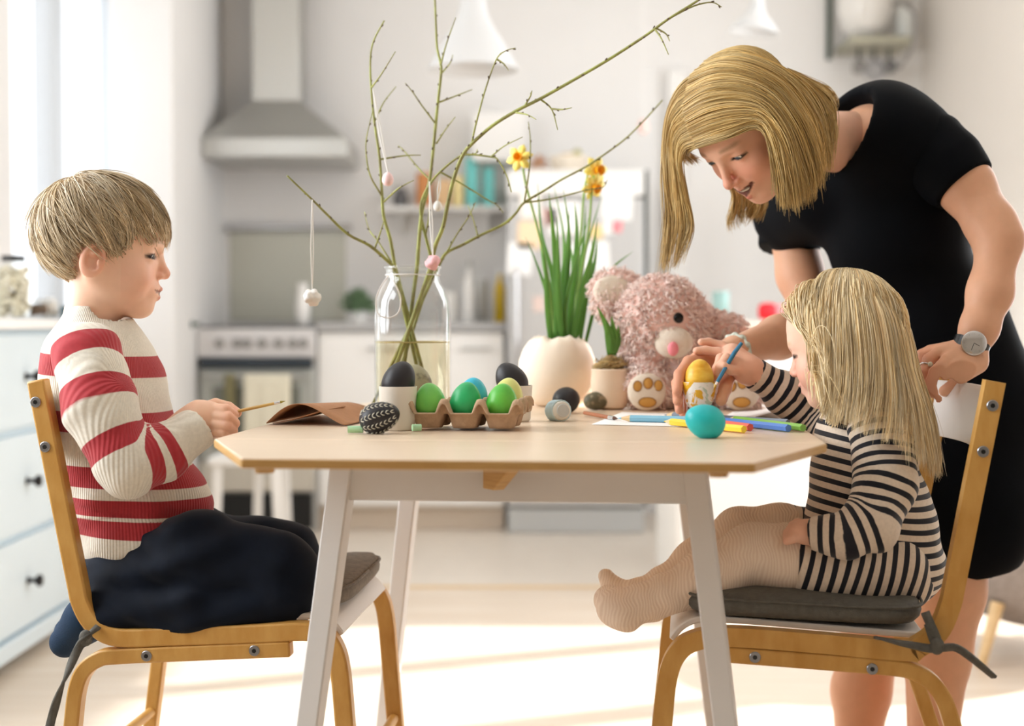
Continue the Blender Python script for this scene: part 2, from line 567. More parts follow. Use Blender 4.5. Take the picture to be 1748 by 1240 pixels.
struct(MB().box((.72, 6.58, .0), (.80, YB, 2.05)).build('trim_2', M['white'], bevel=.004))
struct(MB().box((XL, 4.3, 0), (XL + .015, 6.6, .08)).build('baseboard_left', M['white'], bevel=.003))

# ------------------------------------------------------------------ kitchen along the back wall
def bxp(px0, px1, py0, py1, Y, Y2):
    """box whose front face at depth Y covers the pixel rectangle"""
    a = P(px0, py1, Y); b = P(px1, py0, Y)
    return (a.x, Y, a.z), (b.x, Y2, b.z)

# stove
t = thing('stove', 'freestanding silver stove with dark oven handle band by the kitchen wall', 'stove', (-1.085, 6.3, 0))
MB().box((-1.335, 6.07, .0), (-.835, 6.64, .865)).build('body', mat('stove_enamel', (205, 205, 202), .4), t, bevel=.004)
pn = MB().box((-1.335, 6.035, .745), (-.835, 6.07, .868)).build('control_panel', mat('panel_silver', (214, 212, 212), .35, metal=.3), t, bevel=.004)
for i, x in enumerate((-1.24, -1.165, -1.125, -1.06, -.99, -.93, -.885)):
    c = Vector((x, 6.035, .805))
    k = MB().lathe([(.021, 0), (.019, .018), (.0, .02)], c, (0, -1, 0), 20).box((x - .004, 6.008, .79), (x + .004, 6.018, .822)).build('knob', mat('knob_grey', (150, 148, 146), .4) if i == 0 else bpy.data.materials['knob_grey'], pn, smooth='auto')
MB().box((-1.325, 6.02, .70), (-.845, 6.06, .742)).build('vent_band', mat('vent_dark', (50, 58, 66), .3), t, bevel=.003)  # dark strip stands in for the shadow and gap at the oven handle
d = MB().box((-1.325, 6.035, .31), (-.845, 6.07, .695)).build('oven_door', mat('door_silver', (178, 180, 174), .3, metal=.4), t, bevel=.004)
MB().box((-1.27, 6.028, .36), (-.90, 6.04, .62)).build('door_glass', M['oven_glass'], d, bevel=.003)
MB().tube([(-1.3, 6.04, .665), (-1.3, 5.995, .665), (-.87, 5.995, .665), (-.87, 6.04, .665)], .009, 10).build('handle', M['steel_d'], d, smooth='auto')
MB().box((-1.325, 6.035, .175), (-.845, 6.07, .30)).build('drawer', mat('drawer_beige', (196, 190, 178), .5), t, bevel=.004)
MB().box((-1.24, 6.03, .015), (-.85, 6.07, .165)).build('plinth_drawer', M['black'], t, bevel=.004)
MB().box((-1.33, 6.08, .866), (-.84, 6.62, .878)).build('hob', M['black'], t, bevel=.003)
# tea towel over the oven handle
def cloth_sheet(name, pts_top, drop, parent, m, n=10, amp=.006, label=None):
    mb = MB(); a, b = Vector(pts_top[0]), Vector(pts_top[1]); V = []; Fc = []
    for i in range(n + 1):
        p = a.lerp(b, i / n)
        for j in range(9):
            q = p + Vector((0, -amp * (1 + math.sin(i * 1.7)) * min(1, j / 3), -drop * j / 8))
            V.append(q)
    for i in range(n):
        for j in range(8):
            Fc.append((i * 9 + j, i * 9 + j + 1, (i + 1) * 9 + j + 1, (i + 1) * 9 + j))
    mb.add(V, Fc)
    o = mb.build(name, m, parent, smooth=True)
    s = o.modifiers.new('thick', 'SOLIDIFY'); s.thickness = .004
    return o
o = cloth_sheet('tea_towel', ((-1.13, 5.982, .676), (-.93, 5.982, .676)), .30, None, mat('linen_cream', (226, 220, 200), .9, var=.05, vscale=40))
tag(o, 'cream tea towel hanging over the oven door handle', 'towel')
o = cloth_sheet('tea_towel', ((-1.21, 5.983, .676), (-1.165, 5.983, .676)), .22, None, mat('linen_olive', (122, 116, 84), .9, var=.1, vscale=40), n=4)
tag(o, 'narrow olive cloth hanging at the left of the oven handle', 'towel')

# extractor hood
t = thing('cooker_hood', 'brushed steel pyramid cooker hood with square chimney on the kitchen wall', 'cooker hood', (-1.03, 6.4, 1.6))
mb = MB()
mb.add([(-1.335, 6.15, 1.69), (-.715, 6.15, 1.69), (-.715, 6.645, 1.69), (-1.335, 6.645, 1.69), (-1.165, 6.4, 1.885), (-.95, 6.4, 1.885), (-.95, 6.645, 1.885), (-1.165, 6.645, 1.885)],
       [(0, 3, 2, 1), (4, 5, 6, 7), (0, 1, 5, 4), (1, 2, 6, 5), (2, 3, 7, 6), (3, 0, 4, 7)])
mb.build('canopy', M['steel_d'], t, bevel=.003)
MB().box((-1.337, 6.148, 1.605), (-.713, 6.645, 1.69)).build('rim', M['steel'], t, bevel=.006)
MB().box((-1.163, 6.402, 1.885), (-.952, 6.645, 2.7)).build('chimney', M['steel'], t, bevel=.003)

# splash panel and rail
o = MB().box((-1.313, 6.638, .90), (-.775, 6.652, 1.315)).build('splash_panel', mat('panel_grey_green', (192, 192, 180), .35, metal=.2), bevel=.002)
tag(o, 'grey metal splash panel on the wall behind the stove', 'panel')
t = thing('towel_rail', 'thin steel rail on the wall above the splash panel', 'rail', (-1.05, 6.62, 1.33))
MB().cyl((-1.33, 6.6, 1.332), (-.74, 6.6, 1.332), .011, n=12).build('rod', M['chrome'], t, smooth='auto')
for x in (-1.30, -.77): MB().cyl((x, 6.6, 1.332), (x, 6.652, 1.332), .016, n=12).build('bracket', M['steel_d'], t, smooth='auto')

# base cabinets and worktop
CW = (-.83, -.03)
for i in range(2):
    x0 = CW[0] + i * .4; x1 = x0 + .396
    t = thing('base_cabinet', ['white base cabinet next to the stove', 'white base cabinet next to the fridge'][i], 'cabinet', ((x0 + x1) / 2, 6.35, 0), 'kitchen base cabinets')
    MB().box((x0, 6.10, .10), (x1, 6.64, .855)).build('body', M['white_matt'], t)
    d = MB().box((x0 + .003, 6.078, .11), (x1 - .003, 6.098, .85)).build('door', M['white'], t, bevel=.003)
    MB().tube([(x1 - .06, 6.08, .78), (x1 - .06, 6.055, .78), (x1 - .18, 6.055, .78), (x1 - .18, 6.08, .78)], .005, 8).build('handle', M['steel_d'], d, smooth='auto')
    MB().box((x0, 6.13, 0), (x1, 6.15, .10)).build('plinth', mat('plinth_beige', (206, 192, 176), .6) if i == 0 else bpy.data.materials['plinth_beige'], t)
o = MB().box((-.832, 6.055, .857), (-.027, 6.648, .893)).build('worktop', mat('worktop_grey', (172, 172, 172), .35, var=.05, vscale=40), bevel=.004)
tag(o, 'grey kitchen worktop running between stove and fridge', 'worktop')

def bottle(name, label, cat, px, y0, y1, Y, r, m, lid=None, prof=None, base=None, group=None):
    b = P(px, y1, Y); h = (P(px, y0, Y) - b).z
    if base is not None: h += b.z - base; b = Vector((b.x, b.y, base))
    t = thing(name, label, cat, b, group)
    prof = prof or [(.92, 0), (1, .03), (1, .62), (.85, .72), (.38, .84), (.36, .95), (.40, 1.0)]
    MB().lathe([(0.0005, 0)] + [(r * a, h * z) for a, z in prof] + [(.0005, h)], b, n=24).build('body', m, t, smooth='auto')
    if lid: MB().lathe([(r * .46, h * .96), (r * .46, h * 1.06), (.001, h * 1.07)], b, n=20).build('cap', lid, t, smooth='auto')
    return t
JUG = [(.7, 0), (.95, .2), (1, .45), (.8, .7), (.62, .85), (.75, 1)]
CAN = [(.97, 0), (1, .02), (1, .97), (.96, 1)]
ZW = .894
bottle('milk_jug', 'white rounded jug on the stove edge by the worktop', 'jug', 517, 484, 552, 6.2, .032, M['white'], prof=JUG, base=.879)
bottle('soap_bottle', 'slim white bottle with grey cap on the worktop', 'bottle', 801, 452, 548, 6.25, .026, M['white'], M['steel_d'], base=ZW)
bottle('kettle_can', 'grey steel canister on the worktop beside the slim white bottle', 'canister', 822, 478, 548, 6.35, .03, M['steel'], prof=CAN, base=ZW)
bottle('oil_bottle', 'yellow bottle on the worktop next to the fridge', 'bottle', 853, 465, 548, 6.4, .026, mat('yellow_oil', (226, 190, 40), .25), M['white'], base=ZW)
bottle('sugar_jar', 'low white jar on the worktop left of the bottles', 'jar', 770, 500, 548, 6.3, .03, M['white_matt'], prof=CAN, base=ZW)
# leafy plant on the worktop
def leaf_blob(name, label, c, r, n, m, potm, potr=.05, poth=.07, size=.03, cat='plant', group=None):
    t = thing(name, label, cat, c, group)
    MB().lathe([(.001, 0), (potr * .8, 0), (potr, poth), (potr * .9, poth), (.001, poth * .9)], c, n=24).build('pot', potm, t, smooth='auto')
    V = []; Fq = []
    for i in range(n):
        d = unit(rng.normal(0, 1, 3)) * rng.uniform(.45, 1); d[2] = abs(d[2]) * 1.0
        p = np.array(c) + np.array([0, 0, poth]) + d * np.array(r)
        a = unit(rng.normal(0, 1, 3) + d); b = unit(np.cross(a, rng.normal(0, 1, 3))); nn = np.cross(a, b)
        s = size * rng.uniform(.7, 1.2); k = len(V)
        V += [p - a * s, p + b * s * .45 + nn * s * .1, p + a * s, p - b * s * .45 + nn * s * .1]
        Fq.append((k, k + 1, k + 2, k + 3))
    MB().add(V, Fq).build('foliage', m, t)['kind'] = 'stuff'
    return t
M['herb'] = mat('herb_green', (118, 146, 110), .6, var=.3, vscale=30)
leaf_blob('potted_herb', 'bushy grey-green herb in a white pot on the worktop', (P(612, 548, 6.3).x, 6.3, ZW), (.085, .07, .10), 260, M['herb'], M['white'], .045, .05, .022)
# wall shelf with jars
t = thing('wall_shelf', 'white wall shelf with food packets above the worktop', 'shelf', (-.3, 6.55, 1.40))
MB().box((-.60, 6.44, 1.398), (-.03, 6.648, 1.418)).build('board', M['white'], t, bevel=.003)
for x in (-.52, -.12): MB().prism([(x, 6.645, 1.398), (x, 6.645, 1.30), (x, 6.48, 1.398)], (.02, 0, 0)).build('bracket', M['white'], t)
ZS = 1.4185
bottle('iron_pot', 'small dark grey pot at the left end of the wall shelf', 'pot', 684, 322, 352, 6.52, .038, mat('dark_grey', (92, 92, 94), .5), prof=JUG, base=ZS)
bottle('spice_jar', 'orange-brown jar on the wall shelf', 'jar', 724, 296, 352, 6.52, .036, mat('orange_brown', (206, 138, 82), .5), M['white'], prof=CAN, base=ZS)
def carton(name, label, px0, px1, py0, Y, m, z0, d=.06, rot=.12, cat='carton'):
    a = P(px0, 300, Y); b = P(px1, py0, Y)
    o = MB().box((a.x, Y, z0), (b.x, Y + d, b.z), rot).build(name, m, bevel=.002)
    return tag(o, label, cat)
carton('food_packet', 'tan food packet on the wall shelf beside the orange-brown jar', 746, 768, 306, 6.5, mat('tan_card', (226, 190, 146), .6), ZS)
carton('food_packet', 'pale yellow food packet in the middle of the wall shelf', 773, 789, 300, 6.5, mat('pale_yellow', (240, 222, 160), .6), ZS)
carton('food_carton', 'taller of the two turquoise cartons on the wall shelf', 795, 814, 268, 6.5, mat('turquoise_card', (120, 208, 206), .5), ZS)
carton('food_carton', 'shorter of the two turquoise cartons on the wall shelf', 825, 842, 286, 6.5, bpy.data.materials['turquoise_card'], ZS)
o = MB().box((P(806, 0, 6.4).x, 6.42, 1.62), (P(898, 0, 6.4).x, 6.648, P(0, 190, 6.4).z)).build('wall_cupboard', M['white'], bevel=.005)
tag(o, 'small white cupboard on the wall above the shelf', 'cupboard')

# fridge
t = thing('fridge', 'tall silver-grey fridge with white top and paper notes on its door', 'fridge', (.277, 6.3, 0))
MB().box((-.020, 6.06, .11), (.574, 6.64, 1.53)).build('body', mat('fridge_side', (206, 205, 203), .4, metal=.2), t, bevel=.004)
FD = mat('fridge_door', (202, 202, 202), .35, metal=.25)
MB().box((-.020, 6.0, 1.425), (.555, 6.06, 1.535)).build('top_panel', M['white'], t, bevel=.008)
d = MB().box((-.020, 6.0, .115), (.555, 6.058, 1.415)).build('door', FD, t, bevel=.01)
MB().box((.562, 6.01, .115), (.574, 6.06, 1.535)).build('door_seal', mat('seal_dark', (86, 92, 88), .6), t)
MB().tube([(.02, 6.0, .7), (.02, 5.965, .72), (.02, 5.965, 1.1), (.02, 6.0, 1.12)], .009, 10).build('handle', M['chrome'], d, smooth='auto')
MB().box((-.018, 6.02, .0), (.56, 6.1, .105)).build('kick_plate', mat('kick_grey', (188, 190, 190), .4), t, bevel=.004)
def note(label, px0, px1, py0, py1, col, rot=0.0, cat='note'):
    a = P(px0, py1, 5.996); b = P(px1, py0, 5.996)
    c = (a + b) / 2; w = (b.x - a.x) / 2; h = (b.z - a.z) / 2; ca, sa = math.cos(rot), math.sin(rot)
    pts = [(c.x + x * ca - z * sa, 5.9985, c.z + x * sa + z * ca) for x, z in ((-w, -h), (w, -h), (w, h), (-w, h))]
    o = MB().prism(pts, (0, -.002, 0)).build('fridge_note' if cat == 'note' else 'fridge_magnet', mat('note_col', col, .7))
    tag(o, label, cat, 'things on the fridge door')
note('large white sheet near the top right of the fridge door', 1027, 1080, 322, 375, (246, 246, 244), -.06)
note('white round-ish note left of the pink one on the fridge door', 1029, 1048, 377, 400, (250, 248, 246), .2)
note('pink note right under the large white sheet on the fridge', 1045, 1062, 376, 396, (246, 150, 158), -.1)
note('pale peach note high at the left of the fridge door', 888, 924, 330, 372, (250, 244, 236), .05)
note('orange-cream note at the left of the fridge door', 884, 922, 378, 425, (250, 222, 186), -.05)
note('white note behind the daffodil leaves on the fridge door', 935, 990, 345, 400, (252, 250, 248), .05)
note('salmon coloured note behind the daffodil leaves', 930, 950, 355, 385, (240, 188, 178), .15)
note('wide white sheet in the middle of the fridge door', 972, 1040, 414, 462, (250, 250, 248), .08)
note('white sheet low at the left of the fridge door', 866, 908, 415, 470, (250, 250, 250), -.08)
note('yellow-orange note beside the daffodil leaves on the fridge', 1008, 1028, 385, 408, (248, 214, 150), .1)
note('small pinkish drawing low on the left of the fridge', 910, 930, 506, 532, (228, 206, 198), .05)
# on top of the fridge
c = P(920, 290, 6.2)
leaf_blob('dried_bouquet', 'small orange-brown dried flowers in a pot on the fridge', (c.x, 6.25, 1.537), (.04, .04, .06), 70, mat('dried_orange', (208, 160, 124), .8, var=.2), mat('pot_cream', (236, 226, 214), .6), .03, .03, .015)
c = P(972, 290, 6.2)
t = thing('bread_basket', 'cream cloth basket on top of the fridge', 'basket', (c.x, 6.25, 1.537))
MB().lathe([(.001, 0), (.07, 0), (.088, .075), (.084, .08), (.066, .01), (.001, .008)], (c.x, 6.25, 1.537), n=28).build('basket', mat('cream_cloth', (244, 232, 214), .9, bump=.4, bscale=150), t, smooth='auto')
MB().ell((c.x, 6.25, 1.60), (.062, .05, .035)).build('loaf', mat('pale_bread', (226, 200, 160), .8, var=.1, vscale=30), t, smooth=True)
MB().ell((c.x + .035, 6.23, 1.628), (.02, .02, .022)).build('pear', mat('olive_green', (176, 172, 112), .6), t, smooth=True)
o = MB().lathe([(.001, 0), (.012, 0), (.02, .02), (.012, .05), (.001, .052)], (P(1098, 222, 5.2).x, 5.2, P(0, 228, 5.2).z), n=16).build('hanging_charm', mat('faded_pink', (232, 196, 188), .7), smooth='auto')
c = P(1098, 215, 5.2)
tg = thing('paper_charm', 'small faded pink charm hanging on a thread near the fridge', 'ornament', (c.x, 5.2, c.z))
o.name = 'charm'; o.parent = tg; o.matrix_parent_inverse = wmat(tg).inverted()
MB().cyl((c.x, 5.2, c.z - .01), (c.x, 5.2, 2.7), .0012, n=6).build('thread', M['white'], tg)

# pendant lamp in front of the kitchen
def pendant(label, px, py_rim, Y, rpx, hpx, tilt=0.0, top=2.7):
    c = P(px, py_rim, Y); s = Y / FPX; r = rpx * s; h = hpx * s
    t = thing('pendant_lamp', label, 'lamp', c, 'white bell lamps')
    ax = Vector((math.sin(tilt), 0, math.cos(tilt)))
    prof = [(r * a, h * z) for a, z in ((.985, 0), (1.0, .0), (.99, .02), (.86, .16), (.68, .34), (.46, .54), (.34, .68), (.275, .84), (.25, 1.0), (.20, 1.03), (.05, 1.05))]
    inner = [(r * a * .97, h * z * .98) for a, z in ((.05, 1.0), (.2, .98), (.25, .84), (.34, .66), (.46, .52), (.68, .32), (.86, .14), (.985, 0))]
    MB().lathe(inner + prof, c, ax, 40, caps=False).build('lamp_shade', M['lamp'], t, smooth=True)
    e = c + ax * h * 1.04
    MB().cyl(e - ax * .03, e + ax * .05, r * .16, r * .12).build('socket', M['white'], t, smooth='auto')
    MB().tube([e + ax * .04, (e + ax * .04).lerp(Vector((e.x + .02 * tilt, Y, top)), .5), (e.x + .25 * tilt, Y, top - .001)], .003, 8).build('cable', M['white'], t)
    return t
M['lamp'] = mat('lamp_enamel', (204, 205, 206), .4)
pendant('large white bell lamp hanging in the middle above the branches', 808, 120, 4.4, 77, 135)
pendant('smaller grey-white bell lamp hanging tilted near the branch tip', 1287, 55, 5.0, 43, 52, .12)

# shelf with kitchenware at upper right
t = thing('wire_shelf', 'metal wall shelf with a bar and bent tube bracket high on the right', 'shelf', (1.7, 6.6, 2.15))
a = P(1452, 80, 6.4)
MB().box((P(1452, 0, 6.35).x, 6.35, 2.13), (P(1562, 0, 6.35).x, 6.645, 2.165)).build('bar', mat('shelf_olive_steel', (170, 168, 150), .4, metal=.4), t, bevel=.004)
MB().box((P(1414, 0, 6.6).x, 6.62, P(0, 100, 6.6).z), (P(1422, 0, 6.6).x, 6.645, 2.62)).build('upright', mat('upright_dark_green', (62, 78, 68), .5), t, bevel=.002)
MB().tube([P(1535, 116, 6.35), P(1556, 84, 6.35), P(1562, 60, 6.35), P(1561, 24, 6.35), P(1548, 10, 6.35), P(1534, 2, 6.35), P(1524, 8, 6.35)], .010, 10).build('tube_bracket', mat('tube_grey', (150, 148, 146), .3, metal=.6), t, smooth='auto')
c = P(1476, 74, 6.5)
tg = thing('glass_globe', 'large white glass globe on the metal wall shelf', 'globe', (c.x, 6.5, 2.166))
MB().lathe([(.001, 0), (.05, .0), (.095, .05), (.125, .14), (.12, .22), (.09, .29), (.05, .33), (.05, .38), (.001, .385)], (c.x, 6.5, 2.166), n=32).build('globe', mat('milk_glass', (232, 230, 226), .12, spec=.7), tg, smooth=True)
c = P(1543, 74, 6.5)
tg = thing('preserving_jar', 'small pale glass jar on the right end of the metal shelf', 'jar', (c.x, 6.5, 2.166))
MB().lathe([(.001, 0), (.034, 0), (.038, .02), (.038, .12), (.028, .15), (.03, .16), (.001, .162)], (c.x, 6.5, 2.166), n=24).build('body', mat('pale_glass', (222, 226, 224), .1, spec=.7), tg, smooth='auto')
MB().lathe([(.031, .16), (.031, .18), (.001, .181)], (c.x, 6.5, 2.166), n=24).build('lid', M['steel_d'], tg, smooth='auto')
for i, (px, w, col) in enumerate(((1466, .03, (150, 148, 146)), (1492, .045, (170, 170, 172)), (1518, .03, (140, 140, 140)))):
    c = P(px, 90, 6.45)
    tg = thing('hanging_pan', ['leftmost small pan', 'widest middle pan', 'rightmost small pan'][i] + ' hanging under the metal wall shelf', 'pan', c, 'pans under the metal shelf')
    MB().cyl((c.x, 6.45, 2.128), (c.x, 6.45, 2.07), .006, n=10).build('handle', M['black'], tg)
    MB().lathe([(.001, 0), (w, 0), (w * 1.1, .03), (w * 1.02, .03), (w * .9, .006), (.001, .005)], (c.x, 6.46, 2.07 - w), (0, -1, .1), 24).build('bowl', mat('pan_steel', col, .3, metal=.8), tg, smooth='auto')

# white island at the right
t = thing('kitchen_island', 'white kitchen island behind the pink rabbit and the girl', 'kitchen island', (1.05, 4.95, 0))
MB().box((.535, 4.62, 0), (1.55, 5.25, .865)).build('body', M['white_matt'], t, bevel=.003)
MB().box((.515, 4.60, .866), (1.58, 5.28, .897)).build('top', mat('island_top', (232, 222, 206), .5, var=.05), t, bevel=.004)
for i in range(2): MB().box((.545 + i * .5, 4.605, .05), (1.035 + i * .5, 4.62, .855)).build('door', M['white'], t, bevel=.003)
bottle('drinking_cup', 'blue-green beaker standing on the white island', 'cup', 1230, 498, 547, 4.75, .029, mat('sage_teal', (150, 184, 182), .5), prof=[(.85, 0), (.88, .02), (1, 1)], base=.898)
c = P(1316, 545, 4.75)
tg = thing('fabric_flower', 'red and pink flower lying on the white island', 'flower', (c.x, 4.75, .898))
for i in range(7):
    a = i * 2 * math.pi / 7
    R_ = Matrix.Rotation(a, 3, 'X')
    MB().ell((c.x - .012, 4.75 + .018 * math.cos(a), .93 + .018 * math.sin(a)), (.03, .012, .018), R_, 12, 8).build('petal', mat('flower_red', (224, 30, 44), .6) if i == 0 else bpy.data.materials['flower_red'], tg, smooth=True)
MB().ell((c.x + .035, 4.75, .928), (.045, .026, .026), None, 16, 10).build('bloom', mat('flower_pink', (240, 150, 156), .6), tg, smooth=True)

# white stool between table and stove
t = thing('stool', 'white wooden stool with thin legs in front of the stove', 'stool', (-.9, 5.05, 0))
x0, x1 = P(372, 800, 4.9).x, P(470, 800, 4.9).x
MB().box((x0 - .03, 4.87, .40), (x1 + .03, 5.19, .43)).build('seat', M['white'], t, bevel=.006)
for x, y, dx in ((x0, 4.9, -.015), (x0 + .095, 5.16, -.01), (x1, 4.9, .02), (x1 - .01, 5.16, .015)):
    MB().prism([(x - .015, y - .015, .4), (x + .015, y - .015, .4), (x + .015, y + .015, .4), (x - .015, y + .015, .4)], (dx, 0, -.4)).build('leg', M['white'], t, bevel=.003)
MB().box((x0 - .01, 4.893, .16), (x1 + .01, 4.907, .18)).build('stretcher', M['white'], t)
# hook on the partition
o = MB().lathe([(.014, 0), (.014, .012), (.006, .014), (.006, .03), (.012, .034), (.001, .04)], (-1.341, 5.95, .885), (1, 0, 0), 14).build('wall_hook', mat('hook_green', (60, 84, 76), .4), smooth='auto')
tag(o, 'small dark green hook on the white partition wall', 'hook')

# chest of drawers at the left
t = thing('chest_of_drawers', 'pale blue-grey chest of drawers with dark knobs by the window wall', 'chest of drawers', (-1.5, 3.57, 0))
MB().box((-1.735, 3.0, .07), (-1.30, 4.15, .877)).build('carcass', M['blue_grey'], t, bevel=.003)
MB().box((-1.745, 2.98, .877), (-1.262, 4.172, .903)).build('top', M['white'], t, bevel=.004)
MB().box((-1.735, 3.0, .035), (-1.272, 4.15, .082)).build('plinth_rail', M['blue_grey'], t, bevel=.004)
for y in (3.03, 4.12): MB().box((-1.32, y - .03, 0), (-1.275, y + .03, .036)).build('foot', M['blue_grey'], t)
M['knob'] = mat('dark_bronze', (36, 34, 36), .35, metal=.6)
for z0, z1, zk in ((.622, .862, .752), (.348, .600, .476), (.094, .328, .212)):
    d = MB().box((-1.302, 3.03, z0), (-1.280, 4.12, z1)).build('drawer', M['blue_grey'], t, bevel=.003)
    for y in (3.34, 3.745):
        MB().lathe([(.011, 0), (.006, .006), (.006, .02), (.015, .026), (.017, .032), (.013, .038), (.001, .04)], (-1.28, y, zk), (1, 0, 0), 18).build('knob', M['knob'], d, smooth='auto')

# jars on the chest
ZD = .904
M['jar_glass'] = glassy('jar_glass', (.97, .98, .97), .8, .03)
def storage_jar(label, px, py0, Y, r, h, fill, fillh, lidm, name='storage_jar'):
    c = P(px, 545, Y); c = Vector((c.x, Y, ZD))
    t = thing(name, label, 'jar', c, 'jars on the chest of drawers')
    MB().lathe([(.001, 0), (r * .95, 0), (r, .01), (r, h * .78), (r * .68, h * .88), (r * .66, h)], c, n=28, caps=False).build('glass', M['jar_glass'], t, smooth='auto')
    MB().lathe([(r * .72, h * .94), (r * .72, h * 1.03), (.001, h * 1.04)], c, n=28).build('lid', lidm, t, smooth='auto')
    V = MB(); n = 150 if fillh > .08 else 30
    for i in range(n):
        a = rng.uniform(0, 6.28); rr = r * .84 * math.sqrt(rng.uniform(.45, 1)); z = rng.uniform(.012, fillh)
        V.ell((c.x + rr * math.cos(a), Y + rr * math.sin(a), ZD + z), (.011, .008, .008), Matrix.Rotation(rng.uniform(0, 3), 3, unit(rng.normal(0, 1, 3))), 6, 4)
    V.build('filling', fill, t, smooth=True)['kind'] = 'stuff'
storage_jar('tall glass jar of pale dried pasta with black lid on the chest', 24, 440, 3.85, .043, .165, mat('dried_pasta', (214, 206, 184), .7, var=.2, vscale=90), .135, M['black'])
storage_jar('small glass jar with brown contents on the chest beside the tall jar', 66, 512, 3.95, .021, .052, mat('brown_seed', (110, 92, 76), .8), .035, M['steel_d'])
storage_jar('small glass jar of white sugar on the chest next to the blue box', 86, 505, 4.0, .02, .058, mat('white_sugar', (232, 230, 226), .8), .045, M['white'])
o = MB().box((P(102, 0, 4.02).x, 3.99, ZD), (P(142, 0, 4.02).x, 4.06, ZD + .036), .1).build('small_box', mat('petrol_blue', (36, 82, 96), .5), bevel=.003)
tag(o, 'small petrol blue box on the chest behind the boy', 'box')

# armchair at the right edge
c = P(1760, 1000, 3.9)
t = thing('armchair', 'grey wool shell armchair with pale wooden legs at the right edge', 'armchair', (c.x, 3.9, 0))
F_ = Field((c.x - .5, 3.4, .05), (c.x + .45, 4.4, .85), .014)
F_.el((c.x + .02, 3.9, .40), (.36, .38, .34), k=.02)
F_.el((c.x + .22, 3.9, .62), (.34, .27, .32), k=.05, sub=True)
V, Q = F_.net()
link('shell', npmesh('shell', relax(V, Q, 2), Q), M['grey_fab'], t)
MB().ell((c.x + .05, 3.9, .33), (.26, .27, .075)).build('seat_pad', M['grey_fab'], t, smooth=True)
for dx, dy in ((-.16, -.2), (-.16, .2), (.2, -.2), (.2, .2)):
    MB().cyl((c.x + dx, 3.9 + dy, .16), (c.x + dx * 1.35, 3.9 + dy * 1.2, 0), .018, .012, 14).build('leg', M['birch'], t, smooth='auto')
# ------------------------------------------------------------------ dining table
TH = .74
YAW = math.radians(5)
TU = Vector((math.cos(YAW), -math.sin(YAW), 0)); TV = Vector((math.sin(YAW), math.cos(YAW), 0)); T0 = Vector((.0035, 1.852, 0))
def tp(u, v, z): return T0 + TU * u + TV * v + Vector((0, 0, z))
def bamboo(name, edge=False):
    m = mat(name, (228, 208, 184) if not edge else (198, 158, 98), .30 if not edge else .5, col2=(220, 197, 171) if not edge else (180, 138, 78), vscale=7, stretch=(1.2, 26, 1) if not edge else (3, 3, 90), var=.1, bump=.06, bscale=40, bstretch=(1, 20, 1))
    return m
M['bamboo'] = bamboo('bamboo_top'); M['bamboo_edge'] = bamboo('bamboo_edge', True)
M['leg_white'] = mat('leg_white_paint', (216, 215, 214), .5, var=.02)
M['honey'] = mat('honey_beech', (206, 160, 88), .4, col2=(190, 140, 66), vscale=5, stretch=(10, 4, 4), var=.1, bump=.05, bscale=60, bstretch=(1, 6, 12))
table = thing('dining_table', 'bamboo drop-leaf dining table with white splayed legs between the two children', 'table', T0)
def slab(name, poly, z0, z1):
    mb = MB().prism([tp(u, v, z0) for u, v in poly], (0, 0, z1 - z0))
    me = mb.mesh(name); me.materials.append(M['bamboo']); me.materials.append(M['bamboo_edge'])
    for p in me.polygons:
        if abs(p.normal.z) < .5: p.material_index = 1
    o = link(name, me, None, table)
    b = o.modifiers.new('bevel', 'BEVEL'); b.width = .0025; b.segments = 2
    return o
TT = .012
slab('tabletop', [(-.401, .0008), (.401, .0008), (.401, .739), (-.401, .739)], TH - TT, TH)
slab('drop_leaf', [(-.29, -.264), (.288, -.264), (.401, -.0008), (-.401, -.0008)], TH - TT, TH)
slab('drop_leaf', [(-.401, .7408), (.401, .7408), (.289, 1.004), (-.289, 1.004)], TH - TT, TH)
legs = []
for su, vv, sv in ((-1, .05, -1), (1, .05, -1), (-1, .68, 1), (1, .68, 1)):
    a = tp(su * .232, vv, TH - TT); b = tp(su * (.232 + .088), vv + sv * .06, 0)
    w = .0215
    pts = []
    for k in range(4):
        an = -YAW + math.radians(45 - 8) + k * math.pi / 2
        pts.append((math.cos(an) * w, math.sin(an) * w))
    V_ = [a + Vector((x * 1.05, y * 1.05, 0)) for x, y in pts] + [b + Vector((x * .92, y * .92, 0)) for x, y in pts]
    MB().add(V_, [(0, 1, 2, 3), (7, 6, 5, 4), (0, 4, 5, 1), (1, 5, 6, 2), (2, 6, 7, 3), (3, 7, 4, 0)]).build('leg', M['leg_white'], table, bevel=.0025)
def apron(u0, v0, u1, v1, t=.009):
    d = Vector((u1 - u0, v1 - v0, 0)).normalized(); n = Vector((-d.y, d.x, 0)) * t
    pts = [tp(u0 - n.x, v0 - n.y, .655), tp(u1 - n.x, v1 - n.y, .655), tp(u1 + n.x, v1 + n.y, .655), tp(u0 + n.x, v0 + n.y, .655)]
    MB().prism(pts, (0, 0, TH - TT - .655)).build('apron', M['leg_white'], table, bevel=.002)
apron(-.234, .045, .234, .045); apron(-.234, .685, .234, .685); apron(-.236, .05, -.236, .68); apron(.236, .05, .236, .68)
